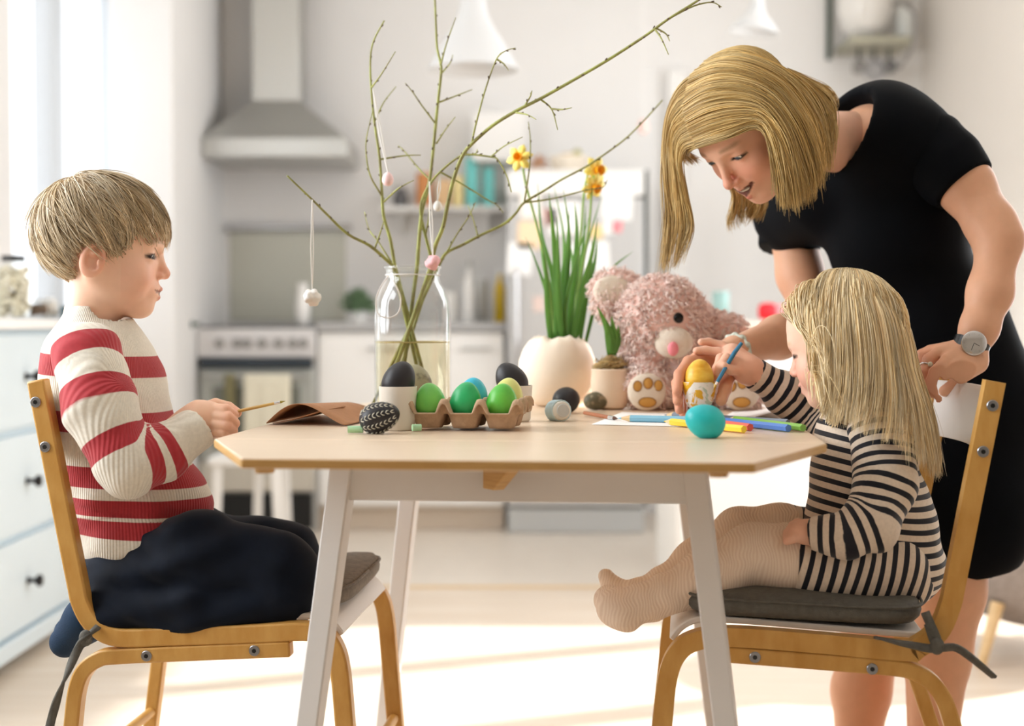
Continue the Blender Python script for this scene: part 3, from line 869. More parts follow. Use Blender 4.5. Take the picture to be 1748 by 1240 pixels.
# folding bracket that carries the near leaf
B0 = tp(-.03, .03, TH - TT - .001)
dr = (TU * .62 - TV * .78).normalized(); sd = Vector((dr.y, -dr.x, 0))
MB().prism([B0, B0 + Vector((0, 0, -.052)), B0 + dr * .025 + Vector((0, 0, -.052)), B0 + dr * .085 + Vector((0, 0, -.006)), B0 + dr * .085], sd * .018).build('leaf_bracket', M['bamboo_edge'], table, bevel=.0015)
for u, v in ((-.27, -.235), (.25, -.235)):
    c = tp(u, v, TH - TT)
    MB().lathe([(.011, -.007), (.012, 0)], c, n=14).build('leaf_catch', M['bamboo_edge'], table)

# ------------------------------------------------------------------ chairs
def onplane(px, py, B, u):
    """where the ray of a pixel meets the vertical plane through B along u"""
    n = Vector((-u.y, u.x, 0)); q = P(px, py, 1.0) - Vector((0, 0, CAMH)); o_ = Vector((0, 0, CAMH))
    t_ = (B - o_).dot(n) / q.dot(n)
    return o_ + q * t_

M['screw'] = mat('zinc_screw', (150, 152, 156), .3, metal=1.0)
M['seat_white'] = mat('seat_white_plastic', (226, 224, 222), .28, spec=.6)
M['cushion'] = mat('charcoal_cushion', (96, 94, 88), .9, var=.22, vscale=120, bump=.5, bscale=500)
M['cushion_l'] = mat('grey_cushion', (128, 120, 110), .9, var=.25, vscale=120, bump=.5, bscale=500)
def chair(label, B, yaw, upper, lower, screws, seatpts, width=.37, back=None):
    u = Vector((math.cos(yaw), -math.sin(yaw), 0)); sd = Vector((math.sin(yaw), math.cos(yaw), 0))
    W = lambda pts: [onplane(x, y, B, u) for x, y in pts]
    up = W(upper); lo = W(lower)
    def to_floor(p, q):
        k = p.z / max(q.z - p.z, .001); e = p - (q - p) * k; return e
    e_up = to_floor(up[-1], up[-2]); e_lo = to_floor(lo[0], lo[1])
    base = (e_up + e_lo) / 2 + sd * width / 2
    t = thing('chair', label, 'chair', (base.x, base.y, 0), 'bentwood dining chairs')
    up = catmull(up, 5) + [e_up]; lo = [e_lo] + catmull(lo, 5)
    for k in (0, 1):
        off = sd * (width * k)
        MB().sweep([p + off for p in up], sd, .024, .0265).build('back_and_front_leg', M['honey'], t, bevel=.003)
        MB().sweep([p + off for p in lo], sd, .024, .0225).build('rear_leg', M['honey'], t, bevel=.003)
    for (x, y) in screws:
        p = onplane(x, y, B, u) - sd * .0125
        s_ = MB().lathe([(.0078, 0), (.0078, .0006), (.0070, .0014), (.0005, .0014)], p, -sd, 20).build('screw', M['screw'], t, smooth='auto')
        MB().lathe([(.0034, .0013), (.0034, .0018), (.0005, .0018)], p, -sd, 6).build('hex_socket', M['black'], s_)
    # seat shell, curved down at the front
    sp = catmull(W(seatpts), 5)
    MB().sweep([p + sd * width / 2 for p in sp], sd, width - .026, .009).build('seat', M['seat_white'], t, bevel=.002)
    # backrest panel bowed between the posts
    p0, p1 = W(back); V_ = []; F_ = []; n = 14
    nrm = u if upper[0][0] > CX else -u
    for i in range(n + 1):
        s_ = i / n; bow = .028 * (1 - (2 * s_ - 1) ** 2)
        for q in (p0, p1):
            V_.append(q + sd * (.013 + (width - .026) * s_) + nrm * bow)
    for i in range(n): F_.append((2 * i, 2 * i + 1, 2 * i + 3, 2 * i + 2))
    o = MB().add(V_, F_).build('backrest', M['seat_white'], t, smooth=True)
    m_ = o.modifiers.new('thick', 'SOLIDIFY'); m_.thickness = .008
    b_ = o.modifiers.new('bevel', 'BEVEL'); b_.width = .002; b_.segments = 2
    # stretchers
    def at_z(c, z):
        for i in range(len(c) - 1):
            if (c[i].z - z) * (c[i + 1].z - z) <= 0: return c[i].lerp(c[i + 1], (z - c[i].z) / (c[i + 1].z - c[i].z + 1e-9))
    for c in (up[-14:], lo[:4]):
        p = at_z(c, .23)
        if p is not None: MB().cyl(p + sd * .01, p + sd * (width - .01), .0085, n=14).build('stretcher', M['honey'], t, smooth='auto')
    return t, u, sd
BL = Vector((-.42, 2.03, 0)); BR = Vector((.45, 1.95, 0)); YAWR = math.radians(7)
chL, uL, sL = chair('bentwood chair with a grey seat pad that the boy kneels on', BL, YAW,
    [(65, 649), (98, 818), (131, 985), (142, 1032), (165, 1068), (205, 1087), (300, 1085), (430, 1081), (520, 1077), (553, 1084), (572, 1108), (582, 1150), (590, 1240)],
    [(125, 1240), (132, 1180), (145, 1145), (170, 1125), (205, 1119), (350, 1112.5), (498, 1106.5)],
    [(67, 686), (83, 762), (255, 1117), (438, 1108)],
    [(185, 1070), (300, 1066), (430, 1062), (530, 1056), (562, 1066), (580, 1088)], back=[(67, 668), (85, 775)])
chR, uR, sR = chair('bentwood chair with a dark seat pad that the girl sits on', BR, YAWR,
    [(1697, 651), (1664, 818), (1631, 985), (1620, 1035), (1600, 1078), (1566, 1104), (1545, 1110), (1400, 1097), (1250, 1086), (1190, 1092), (1158, 1112), (1140, 1155), (1131, 1240)],
    [(1626, 1240), (1611, 1195), (1588, 1163), (1556, 1145), (1520, 1138), (1400, 1128), (1232, 1115)],
    [(1691, 692), (1675, 770), (1288, 1119), (1487, 1139)],
    [(1580, 1090), (1400, 1075), (1250, 1063), (1195, 1062), (1165, 1074), (1146, 1096)], back=[(1688, 668), (1667, 778)])

def pillow(name, label, c, a, s, n, ha, hs, th, m, seed=0, seam=True):
    """flat seat pad: centre c, axes a and s, normal n"""
    t = thing(name, label, 'cushion', c - n * th / 2, 'seat pads')
    a, s, n = Vector(a).normalized(), Vector(s).normalized(), Vector(n).normalized()
    V_ = []; F_ = []; NT = 56
    prof = [(.0, -.5), (.5, -.5), (.85, -.49), (.955, -.42), (.99, -.22), (1.0, 0), (.99, .22), (.955, .42), (.85, .52), (.5, .58), (0, .6)]
    for rr, zz in prof:
        for i in range(NT):
            an = 2 * math.pi * i / NT; ca, sa = math.cos(an), math.sin(an)
            e = 2 / 6.0
            x = math.copysign(abs(ca) ** e, ca); y = math.copysign(abs(sa) ** e, sa)
            wob = .004 * math.sin(3 * x + seed) * math.sin(2.5 * y + seed * 2) * (zz > 0)
            V_.append(c + a * ha * rr * x + s * hs * rr * y + n * (th * zz + wob))
    for j in range(len(prof) - 1):
        for i in range(NT):
            k = (i + 1) % NT
            F_.append((j * NT + i, j * NT + k, (j + 1) * NT + k, (j + 1) * NT + i))
    MB().add(V_, F_).build('pad', m, t, smooth=True)
    pts = [V_[5 * NT + i] for i in range(NT)] + [V_[5 * NT]]
    MB().tube([p + n * .009 for p in pts], .0022, 6).build('piping', m, t, smooth=True)
    return t
def ribbon(name, pts, w, m, parent, tw=0.0):
    pts = catmull(pts, 6); V_ = []; F_ = []
    for i, p in enumerate(pts):
        d = (pts[min(i + 1, len(pts) - 1)] - pts[max(0, i - 1)]).normalized()
        q = Vector((0, 1, 0)).cross(d).normalized()
        an = tw * i
        ax = q * math.cos(an) + Vector((0, 1, 0)) * math.sin(an)
        V_ += [p - ax * w / 2, p + ax * w / 2]
    for i in range(len(pts) - 1): F_.append((2 * i, 2 * i + 1, 2 * i + 3, 2 * i + 2))
    o = MB().add(V_, F_).build(name, m, parent, smooth=True)
    s_ = o.modifiers.new('thick', 'SOLIDIFY'); s_.thickness = .004; s_.offset = 0
    return o
def seat_frame(B, u, sd, p0, p1, width):
    a = onplane(*p0, B, u); b = onplane(*p1, B, u)
    ax = (b - a).normalized(); n = sd.cross(ax) if sd.cross(ax).z > 0 else ax.cross(sd)
    return (a + b) / 2 + sd * width / 2, ax, n.normalized(), (b - a).length / 2
c, ax, n, hl = seat_frame(BL, uL, sL, (205, 1066), (585, 1050), .37)
cuL = pillow('seat_cushion', 'lighter grey seat pad under the kneeling boy', c + n * .018 + sL * .02, ax, sL, n, hl, .165, .036, M['cushion_l'], 1)
c2, ax2, n2, hl2 = seat_frame(BR, uR, sR, (1162, 1055), (1588, 1079), .37)
cuR = pillow('seat_cushion', 'dark grey seat pad under the girl in stripes', c2 + n2 * .02, ax2, sR, n2, hl2, .185, .036, M['cushion'], 2)
cuL['group'] = cuR['group'] = 'seat pads'
kn = onplane(165, 1075, BL, uL) - sL * .03
ribbon('tie', [kn + Vector((.02, .05, .015)), kn, onplane(150, 1095, BL, uL) - sL * .03, onplane(133, 1135, BL, uL) - sL * .035, onplane(112, 1185, BL, uL) - sL * .03, onplane(98, 1238, BL, uL) - sL * .03, onplane(92, 1290, BL, uL) - sL * .03], .012, M['cushion'], cuL, .22)
kn = onplane(1593, 1095, BR, uR) - sR * .03
ribbon('tie', [onplane(1575, 1040, BR, uR) + sR * .0 - sR * .02, kn, onplane(1545, 1093, BR, uR) - sR * .028, onplane(1490, 1083, BR, uR) - sR * .02], .012, M['cushion'], cuR, .1)
ribbon('tie', [onplane(1580, 1060, BR, uR) - sR * .02, kn, onplane(1625, 1098, BR, uR) - sR * .03, onplane(1655, 1118, BR, uR) - sR * .035, onplane(1688, 1146, BR, uR) - sR * .035], .011, M['cushion'], cuR, .05)
MB().ell(kn, (.010, .007, .012), None, 12, 8).build('knot', M['cushion'], cuR, smooth=True)
MB().ell(onplane(160, 1082, BL, uL) - sL * .03, (.010, .007, .012), None, 12, 8).build('knot', M['cushion'], cuL, smooth=True)

# ------------------------------------------------------------------ things on the table
def ty(py): return (CAMH - TH) * FPX / (py - HORIZON)   # depth of a table point seen at row py
def tpt(px, py):
    p = P(px, py, ty(py)); return Vector((p.x, p.y, TH + .0005))
def rot_from(axis_z, spin=0):
    z = Vector(axis_z).normalized(); x = z.orthogonal().normalized()
    x = Matrix.Rotation(spin, 3, z) @ x
    y = z.cross(x); return Matrix((x, y, z)).transposed()
def egg(label, c, L, D, axis, m, cat='egg', name='painted_egg', group='decorated eggs'):
    o = MB().ell((0, 0, 0), (D / 2 * 1.02, D / 2 * 1.02, L / 2), rot_from(axis), 32, 20, egg=.13).build(name, m, smooth=True)
    o.location = c
    return tag(o, label, cat, group)
def dyed(name, col, col2, **k): return mat(name, col, .38, col2=col2, vscale=28, var=.1, bump=.03, bscale=90, **k)
def speckle(name, base, dots, scale=60, thr=.62, rough=.5):
    m = mat(name, base, rough); nt = m.node_tree; N = nt.nodes; L = nt.links; b = N['Principled BSDF']
    tc = N.new('ShaderNodeTexCoord'); nz = N.new('ShaderNodeTexNoise'); nz.inputs['Scale'].default_value = scale; nz.inputs['Detail'].default_value = 4
    L.new(tc.outputs['Object'], nz.inputs['Vector'])
    rp = N.new('ShaderNodeValToRGB'); rp.color_ramp.elements[0].position = thr - .05; rp.color_ramp.elements[1].position = thr + .03
    rp.color_ramp.elements[0].color = (*srgb(base), 1); rp.color_ramp.elements[1].color = (*srgb(dots), 1)
    L.new(nz.outputs['Fac'], rp.inputs[0]); L.new(rp.outputs[0], b.inputs['Base Color'])
    return m
M['black_egg'] = mat('black_dyed_shell', (34, 32, 36), .45, var=.2, vscale=30)

# egg carton
cb = tpt(800, 735); CT_Y = cb.y
rzc = math.radians(-9)
def cp(a, b, z):
    ca, sa = math.cos(rzc), math.sin(rzc)
    return Vector((cb.x + a * ca - b * sa, cb.y + .03 + a * sa + b * ca, TH + .001 + z))
pit = .0525
cells = [(i * pit, j * pit) for i in (-1, 0, 1) for j in (-.5, .5)]
posts = [((i - 1.5) * pit, (j - 1) * pit) for i in range(4) for j in range(3)]
def sm(x): x = max(0., min(1., x)); return x * x * (3 - 2 * x)
def cz(a, b):
    dc = min(max(abs(a - x), abs(b - y)) * .6 + math.hypot(a - x, b - y) * .4 for x, y in cells)
    dp = min(math.hypot(a - x, b - y) for x, y in posts)
    return .023 - .0205 * sm((.0255 - dc) / .0085) + .020 * sm((.0125 - dp) / .0095)
na, nb = 76, 52; ha_, hb_ = 1.62 * pit, 1.12 * pit
V_ = []; F_ = []
for i in range(na + 1):
    for j in range(nb + 1):
        a = -ha_ + 2 * ha_ * i / na; b = -hb_ + 2 * hb_ * j / nb
        V_.append(cp(a, b, cz(a, b)))
for i in range(na):
    for j in range(nb):
        k = i * (nb + 1) + j; F_.append((k, k + nb + 1, k + nb + 2, k + 1))
o = MB().add(V_, F_).build('egg_carton', mat('grey_pulp', (190, 160, 132), .95, var=.14, vscale=120, bump=.5, bscale=260), smooth=True)
s_ = o.modifiers.new('thick', 'SOLIDIFY'); s_.thickness = .0022; s_.offset = 1
tag(o, 'opened brown pulp egg carton holding dyed eggs on the table', 'egg carton')
def cegg(label, i, j, m, lean=(0, 0), dz=0.0):
    a, b = i * pit, j * pit
    egg(label, cp(a, b, .036 + dz), .057, .0445, (lean[0], lean[1], 1), m, group='dyed eggs in the carton')
cegg('light lime green egg at the left of the carton', -1, -.5, dyed('dye_lime', (126, 206, 92), (98, 186, 84)), (-.1, .1), .002)
cegg('emerald green egg at the front of the carton', 0, -.5, dyed('dye_emerald', (52, 186, 112), (30, 156, 92)), (.15, -.1), .004)
cegg('grass green egg at the right front of the carton', 1, -.5, dyed('dye_grass', (112, 200, 76), (72, 172, 62)), (.1, -.05), .002)
cegg('bright turquoise blue egg at the back of the carton', 0, .5, dyed('dye_turquoise', (58, 190, 214), (40, 168, 196)), (.1, .1), .008)
cegg('pale yellow-green egg at the back right of the carton', 1, .5, dyed('dye_pale_yellow', (222, 222, 140), (206, 210, 120)), (.1, .1), .008)

# white beakers with black eggs
def beaker(label, px, py, r0, r1, h, m, name='beaker', cat='cup', group=None):
    c = tpt(px, py)
    c = Vector((c.x, c.y + r0, c.z))
    t = thing(name, label, cat, c, group)
    MB().lathe([(.001, .002), (r0 * .9, .0), (r0, .003), (r1, h), (r1 * .93, h), (r0 * .9, .006), (.001, .005)], c, n=40).build('body', m, t, smooth='auto')
    return t, c
M['stoneware'] = mat('white_stoneware', (228, 222, 212), .5, var=.03, vscale=20)
hb = .064
t1, c1 = beaker('white cup with a black egg behind the patterned egg', 677, 737, .0245, .0275, .0625, M['stoneware'], group='white cups holding black eggs')
egg('plain black egg in the left white cup', c1 + Vector((.002, -.002, .0705)), .058, .046, (.38, 0, .9), M['black_egg'])
t2, c2_ = beaker('white cup with a pencil sketch behind the egg carton', 877, 722,   .0262, .0290, .0560, M['stoneware'], group='white cups holding black eggs')
egg('plain black egg in the cup behind the carton', c2_ + Vector((-.004, -.002, .0635)), .060, .047, (-.52, 0, .86), M['black_egg'])
# pencil sketch on the right cup
mbk = MB()
for k in range(9):
    an = -math.pi / 2 + .28 + .045 * math.cos(k * .9) * (k > 0) * 3.2
    a0 = k * .7; pts = []
    for q in range(6):
        f = q / 5; th = -math.pi / 2 + .12 + .30 * f * math.cos(a0); zz = .034 + .018 * f * math.sin(a0)
        rr = .0262 + (.0290 - .0262) * zz / .0560 + .0003
        pts.append((c2_.x + rr * math.cos(th), c2_.y + rr * math.sin(th), c2_.z + zz))
    mbk.tube(pts, .0004, 4)
mbk.build('pencil_sketch', mat('graphite', (130, 126, 122), .8), t2)

# patterned black egg: rows of scratched leaf marks
pe = tpt(647, 742)
PEc = Vector((pe.x, pe.y + .01, TH + .0225))
axp = Vector((.93, -.1, .30)).normalized()
Rp = rot_from(axp)
t = thing('patterned_egg', 'black egg covered in scratched white leaf marks lying on the table', 'egg', PEc - Vector((0, 0, .022)), 'decorated eggs')
MB().ell(PEc, (.0215, .0215, .029), Rp, 40, 24, egg=.13).build('shell', M['black_egg'], t, smooth=True)
def egg_pt(th, z, off=.0004):
    rr = math.sqrt(max(0, 1 - z * z)) * (1 - .13 * z)
    return PEc + Rp @ Vector(((.0215 + off) * rr * math.cos(th), (.0215 + off) * rr * math.sin(th), (.029 + off) * z))
mk = MB()
for r_ in range(9):
    th0 = 2 * math.pi * r_ / 9
    for q in range(8):
        z0 = -.80 + q * .21; w = .17
        for sgn in (-1, 1):
            p0, p1, p2 = egg_pt(th0, z0), egg_pt(th0 + sgn * w * .7, z0 + .07), egg_pt(th0 + sgn * w, z0 + .15)
            mk.tube([p0, p1, p2], [.0004, .0008, .0003], 5)
mk.build('leaf_marks', mat('scratched_shell', (206, 204, 190), .7), t)

# chalk pieces
def stick(name, label, cat, p0, p1, r, m, group=None, n=8, tip=None, tipm=None, leadm=None):
    t = thing(name, label, cat, ((p0[0] + p1[0]) / 2, (p0[1] + p1[1]) / 2, min(p0[2], p1[2]) - r), group)
    p0, p1 = Vector(p0), Vector(p1); d = (p1 - p0).normalized()
    MB().cyl(p0, p1, r, n=n).build('body', m, t, smooth='auto')
    if tip:
        MB().cyl(p0, p0 - d * tip * .7, r, r * .32, n).build('wood_tip', tipm, t, smooth='auto')
        MB().cyl(p0 - d * tip * .7, p0 - d * tip, r * .32, .0003, n).build('lead', leadm or m, t, smooth='auto')
    return t
ck = mat('green_chalk', (176, 218, 176), .9)
a = tpt(594, 741); stick('chalk', 'pale green chalk stub left of the patterned egg', 'chalk', a + Vector((0, 0, .0055)), a + Vector((.021, .0, .0055)), .005, ck, 'green chalk stubs', 12)
a = tpt(703, 739); stick('chalk', 'pale green chalk stub at the left end of the carton', 'chalk', a + Vector((0, .01, .0055)), a + Vector((.012, .014, .0055)), .005, ck, 'green chalk stubs', 12)

# speckled egg in a terracotta cup behind the left beaker
b = tpt(712, 716)
t, c = beaker('small terracotta egg cup behind the left white cup', 710, 716, .016, .020, .045, mat('terracotta', (206, 128, 96), .7), 'egg_cup', 'egg cup')
egg('olive speckled egg in the terracotta cup', c + Vector((.0, 0, .058)), .058, .047, (-.25, 0, 1), speckle('olive_speckle', (152, 148, 118), (116, 112, 88)))

# curled brown card
p0, p1, p2 = tpt(455, 726), tpt(590, 729), tpt(530, 729)
t = thing('curled_card', 'sheet of brown card arching up on the left of the table', 'card', tpt(520, 728))
V_ = []; F_ = []; n = 22
dirv = (p1 - p0); dirv.z = 0; L_ = dirv.length; dirv.normalize(); bk = Vector((.19, .98, 0)) * .24
for i in range(n + 1):
    f = i / n
    zz = .0015 + .030 * math.sin(math.pi * min(1, f * 1.02) ** .8) ** 1.3
    for j in range(7):
        g = j / 6
        V_.append(p0 + dirv * L_ * f + bk * g + Vector((0, 0, zz * (1 - .35 * g))))
for i in range(n):
    for j in range(6): F_.append((i * 7 + j, i * 7 + j + 1, (i + 1) * 7 + j + 1, (i + 1) * 7 + j))
mcard = mat('brown_card', (176, 128, 92), .85, var=.08, vscale=60)
o = MB().add(V_, F_).build('sheet', mcard, t, smooth=True); s_ = o.modifiers.new('thick', 'SOLIDIFY'); s_.thickness = .0012
V_ = []; F_ = []
for i in range(9):
    f = i / 8
    for j in range(2):
        V_.append(p0 + dirv * (L_ * (.05 + .62 * f)) + bk * (.04 + .5 * j) + Vector((0, 0, .001 + .020 * f ** 1.3)))
for i in range(8): F_.append((2 * i, 2 * i + 1, 2 * i + 3, 2 * i + 2))
o = MB().add(V_, F_).build('inner_flap', mcard, t, smooth=True); s_ = o.modifiers.new('thick', 'SOLIDIFY'); s_.thickness = .0012

# twine reel, black egg and dark stone egg
a = tpt(953, 720) + Vector((0, .012, .0155))
ax = Vector((.34, -.93, .06)).normalized()
t = thing('twine_reel', 'pale blue reel of twine lying on its side on the table', 'reel', a - Vector((0, 0, .015)))
MB().lathe([(.010, -.001), (.0135, 0), (.0155, .006), (.0158, .030), (.0135, .036), (.01, .037)], a - ax * .018, ax, 30).build('core', mat('reel_core', (226, 222, 212), .6), t, smooth='auto')
pts = []
for k in range(14 * 16 + 1):
    an = 2 * math.pi * k / 16; h = .003 + .029 * k / (14 * 16)
    uu = ax.orthogonal().normalized(); ww = ax.cross(uu)
    pts.append(a - ax * .018 + ax * h + (uu * math.cos(an) + ww * math.sin(an)) * .0162)
MB().tube(pts, .0011, 6).build('twine', mat('blue_twine', (196, 218, 224), .85), t, smooth=True)
MB().lathe([(.006, 0), (.0095, .0005), (.0105, .0015), (.0095, .003), (.006, .003)], a + ax * .0185, ax, 24).build('end_ring', mat('ring_grey', (188, 190, 188), .5), t, smooth='auto')
a = tpt(968, 707)
egg('plain black egg lying behind the pale blue reel', Vector((a.x, a.y + .015, TH + .0225)), .056, .044, (.4, .8, .1), M['black_egg'])
a = tpt(1022, 697)
egg('brown-green speckled egg lying against the hyacinth pot', Vector((a.x - .006, a.y - .058, TH + .0165)), .05, .031, (.97, .15, .08), speckle('moss_speckle', (98, 92, 70), (150, 134, 108), 70, .55), name='speckled_egg')

# eggshell pot with daffodils
pc = tpt(950, 692); pc = Vector((pc.x, 2.62, TH + .0005))
t = thing('eggshell_pot', 'large cream eggshell-shaped pot with a broken rim holding daffodils', 'pot', pc, 'spring flower pots')
V_ = []; F_ = []; nu = 48; sp = 2.62 / FPX; PR = 67 * sp; PH = 118 * sp
prof = [(.30, 0.0), (.46, .0), (.62, .03), (.82, .14), (.95, .3), (1.0, .47), (.97, .66), (.86, .83), (.73, .93), (.58, 1.0)]
for j, (r, h) in enumerate(prof):
    for i in range(nu):
        a = 2 * math.pi * i / nu
        hh = h
        if h > .8: hh += (.018 * math.sin(5 * a + 1) + .014 * math.sin(11 * a)) * (h - .8) / .2
        V_.append(pc + Vector((PR * r * math.cos(a), PR * r * math.sin(a), PH * hh)))
for j in range(len(prof) - 1):
    for i in range(nu):
        k = (i + 1) % nu; F_.append((j * nu + i, j * nu + k, (j + 1) * nu + k, (j + 1) * nu + i))
F_.append(tuple(range(nu))[::-1])
o = MB().add(V_, F_).build('shell', mat('cream_plaster', (240, 226, 208), .75, var=.05, vscale=25, bump=.15, bscale=60), t, smooth=True)
s_ = o.modifiers.new('thick', 'SOLIDIFY'); s_.thickness = .004; s_.offset = -1
M['soil'] = mat('dark_soil', (52, 40, 30), .95, var=.4, vscale=90, bump=.6, bscale=120)
MB().lathe([(PR * .8, PH * .80), (.001, PH * .84)], pc, n=24, caps=False).build('soil', M['soil'], t, smooth=True)
M['leaf'] = mat('daffodil_green', (112, 162, 66), .45, col2=(72, 122, 46), vscale=14, stretch=(1, 1, .3), var=.1)
M['stem'] = mat('stem_green', (130, 162, 70), .5, var=.1)
plant = thing('daffodils', 'clump of daffodils with narrow green leaves growing in the eggshell pot', 'plant', pc + Vector((0, 0, PH * .83)))
def blade(pts, Y0, Y1, w, parent, m, name='leaf'):
    q = [P(x, y, Y0 + (Y1 - Y0) * i / (len(pts) - 1)) for i, (x, y) in enumerate(pts)]
    q = catmull(q, 5); V_ = []; F_ = []; nn = len(q)
    for i, p in enumerate(q):
        f = i / (nn - 1); d = (q[min(i + 1, nn - 1)] - q[max(0, i - 1)]).normalized()
        sx = d.cross(Vector((.25, 1, .1))).normalized(); ww = w * (.75 + .35 * math.sin(math.pi * min(1, f * 1.4))) * (1 - f ** 5 * .9) * (1 - .35 * f)
        fold = d.cross(sx).normalized() * ww * .28
        V_ += [p - sx * ww / 2 + fold, p, p + sx * ww / 2 + fold]
    for i in range(nn - 1):
        for k in (0, 1): F_.append((3 * i + k, 3 * i + k + 1, 3 * i + k + 4, 3 * i + k + 3))
    o = MB().add(V_, F_).build(name, m, parent, smooth=True)
    s_ = o.modifiers.new('thick', 'SOLIDIFY'); s_.thickness = .0012
    return o
for i, pts in enumerate([
    [(945, 590), (938, 520), (920, 460), (897, 405)], [(948, 590), (945, 480), (925, 400), (918, 315)], [(950, 590), (950, 470), (944, 390), (937, 330)],
    [(955, 592), (962, 480), (962, 400), (946, 320)], [(960, 592), (968, 480), (972, 400), (962, 325)], [(965, 590), (980, 480), (985, 400), (981, 345)],
    [(970, 590), (990, 480), (1002, 420), (1027, 335)], [(975, 588), (995, 490), (1012, 430), (1020, 372)], [(985, 588), (1000, 500), (1015, 450), (1020, 405)],
    [(990, 588), (1003, 500), (1010, 440), (1011, 410)], [(958, 592), (958, 500), (968, 420), (972, 360)], [(978, 590), (985, 500), (995, 430), (1000, 350)],
    [(968, 592), (966, 520), (985, 440), (1005, 372)], [(952, 592), (940, 500), (928, 450), (921, 400)],
    [(942, 592), (936, 530), (932, 470), (926, 420)], [(1000, 585), (1020, 510), (1045, 459), (1080, 430)], [(972, 592), (978, 520), (978, 450), (969, 400)],
    [(962, 592), (955, 520), (953, 440), (951, 370)], [(988, 590), (992, 520), (1005, 450), (1017, 395)]]):
    dy = [.0, .03, -.03, .02, -.02][i % 5]
    blade(pts, 2.62 + dy * .5, 2.62 + dy * 2, (.0080 + .0022 * (i % 3)), plant, M['leaf'])
for pts, dy in (([(948, 590), (935, 470), (915, 380), (899, 320), (893, 288)], -.02), ([(975, 590), (990, 480), (1005, 390), (1010, 330), (1014, 300)], .02), ([(980, 590), (985, 480), (993, 380), (997, 330), (1003, 300)], .03)):
    q = [P(x, y, 2.62 + dy * i / 3) for i, (x, y) in enumerate(pts)]
    MB().tube(catmull(q, 5), .0022, 8).build('stem', M['stem'], plant, smooth=True)
M['petal'] = mat('daffodil_petal', (248, 228, 118), .6, var=.06); M['trumpet'] = mat('daffodil_trumpet', (250, 176, 20), .55)
def daffodil(px, py, Y, aim, s):
    c = P(px, py, Y); ax = Vector(aim).normalized(); R_ = rot_from(ax, .3)
    fl = MB()
    fl.lathe([(s * .12, -.1 * s), (s * .2, .1 * s), (s * .24, .42 * s), (s * .33, .55 * s), (s * .27, .53 * s), (s * .17, .2 * s), (.0005, .1 * s)], c, ax, 18)
    tr = fl.build('trumpet', M['trumpet'], plant, smooth=True)
    for k in range(6):
        a = k * math.pi / 3 + .2
        d = R_ @ Vector((math.cos(a), math.sin(a), 0)); sd_ = ax.cross(d)
        V_ = [c, c + d * s * .35 + sd_ * s * .30 + ax * s * .05, c + d * s * .72 + sd_ * s * .26, c + d * s * .98 - ax * s * .05, c + d * s * .72 - sd_ * s * .26, c + d * s * .35 - sd_ * s * .30 + ax * s * .05, c + d * s * .5 + ax * s * .1]
        o = MB().add(V_, [(0, 1, 6), (1, 2, 6), (2, 3, 6), (3, 4, 6), (4, 5, 6), (5, 0, 6)]).build('petal', M['petal'], tr, smooth=True)
        s_ = o.modifiers.new('thick', 'SOLIDIFY'); s_.thickness = .0008
daffodil(887, 270, 2.56, (-.3, -.9, .1), 25 * 2.56 / FPX)
daffodil(1017, 291, 2.66, (.55, -.75, -.05), 27 * 2.66 / FPX)
daffodil(1013, 319, 2.64, (.5, -.7, -.35), 25 * 2.64 / FPX)

# hyacinth pot
hc = Vector((P(1043, 690, 2.525).x, 2.525, TH + .0005)); s6 = 2.525 / FPX
t = thing('bulb_pot', 'blush cream pot filled with straw between eggshell pot and rabbit', 'pot', hc, 'spring flower pots')
MB().lathe([(.001, .001), (20 * s6, 0), (27 * s6, 4 * s6), (33 * s6, 25 * s6), (35 * s6, 45 * s6), (33.5 * s6, 64 * s6), (34.5 * s6, 67 * s6), (33 * s6, 69 * s6), (30 * s6, 62 * s6), (.001, 58 * s6)], hc, n=40).build('body', mat('blush_clay', (236, 214, 190), .7, var=.06, vscale=20), t, smooth='auto')
pl = thing('hyacinth_bulb', 'sprouting bulb with thick green leaves in straw', 'plant', hc + Vector((0, 0, 60 * s6)))
MB().lathe([(.001, 55 * s6), (16 * s6, 58 * s6), (19 * s6, 70 * s6), (10 * s6, 86 * s6), (.001, 90 * s6)], hc, n=20).build('bulb', mat('bulb_brown', (150, 110, 70), .8, var=.3, vscale=50), pl, smooth=True)
for pts, w in (([(1043, 606), (1042, 575), (1033, 550), (1020, 524)], .017), ([(1045, 606), (1048, 580), (1047, 560), (1044, 540)], .018), ([(1047, 606), (1054, 585), (1056, 570), (1055, 556)], .014), ([(1042, 606), (1040, 580), (1036, 560), (1034, 548)], .014)):
    blade(pts, 2.515, 2.505, w, pl, M['leaf'])
# straw
paths = []
for i in range(260):
    a0 = rng.uniform(0, 6.28); r0 = rng.uniform(5, 30) * s6; z0 = rng.uniform(62, 90) * s6 * (1.05 - .12 * r0 / (30 * s6)); pp = []
    for q in range(7):
        a = a0 + q * rng.uniform(.1, .28); pp.append([hc.x + r0 * 1.08 * math.cos(a), hc.y + r0 * 1.08 * math.sin(a), hc.z + z0 + 3 * s6 * math.sin(q + a0)])
    paths.append(pp)
M['attr'] = mat('straw_fibre', (220, 190, 130), .7, attr='col')
strands('straw', paths, .0011, np.array(srgb((222, 192, 132))) * rng.uniform(.6, 1.1, (260, 1)), M['attr'], t)

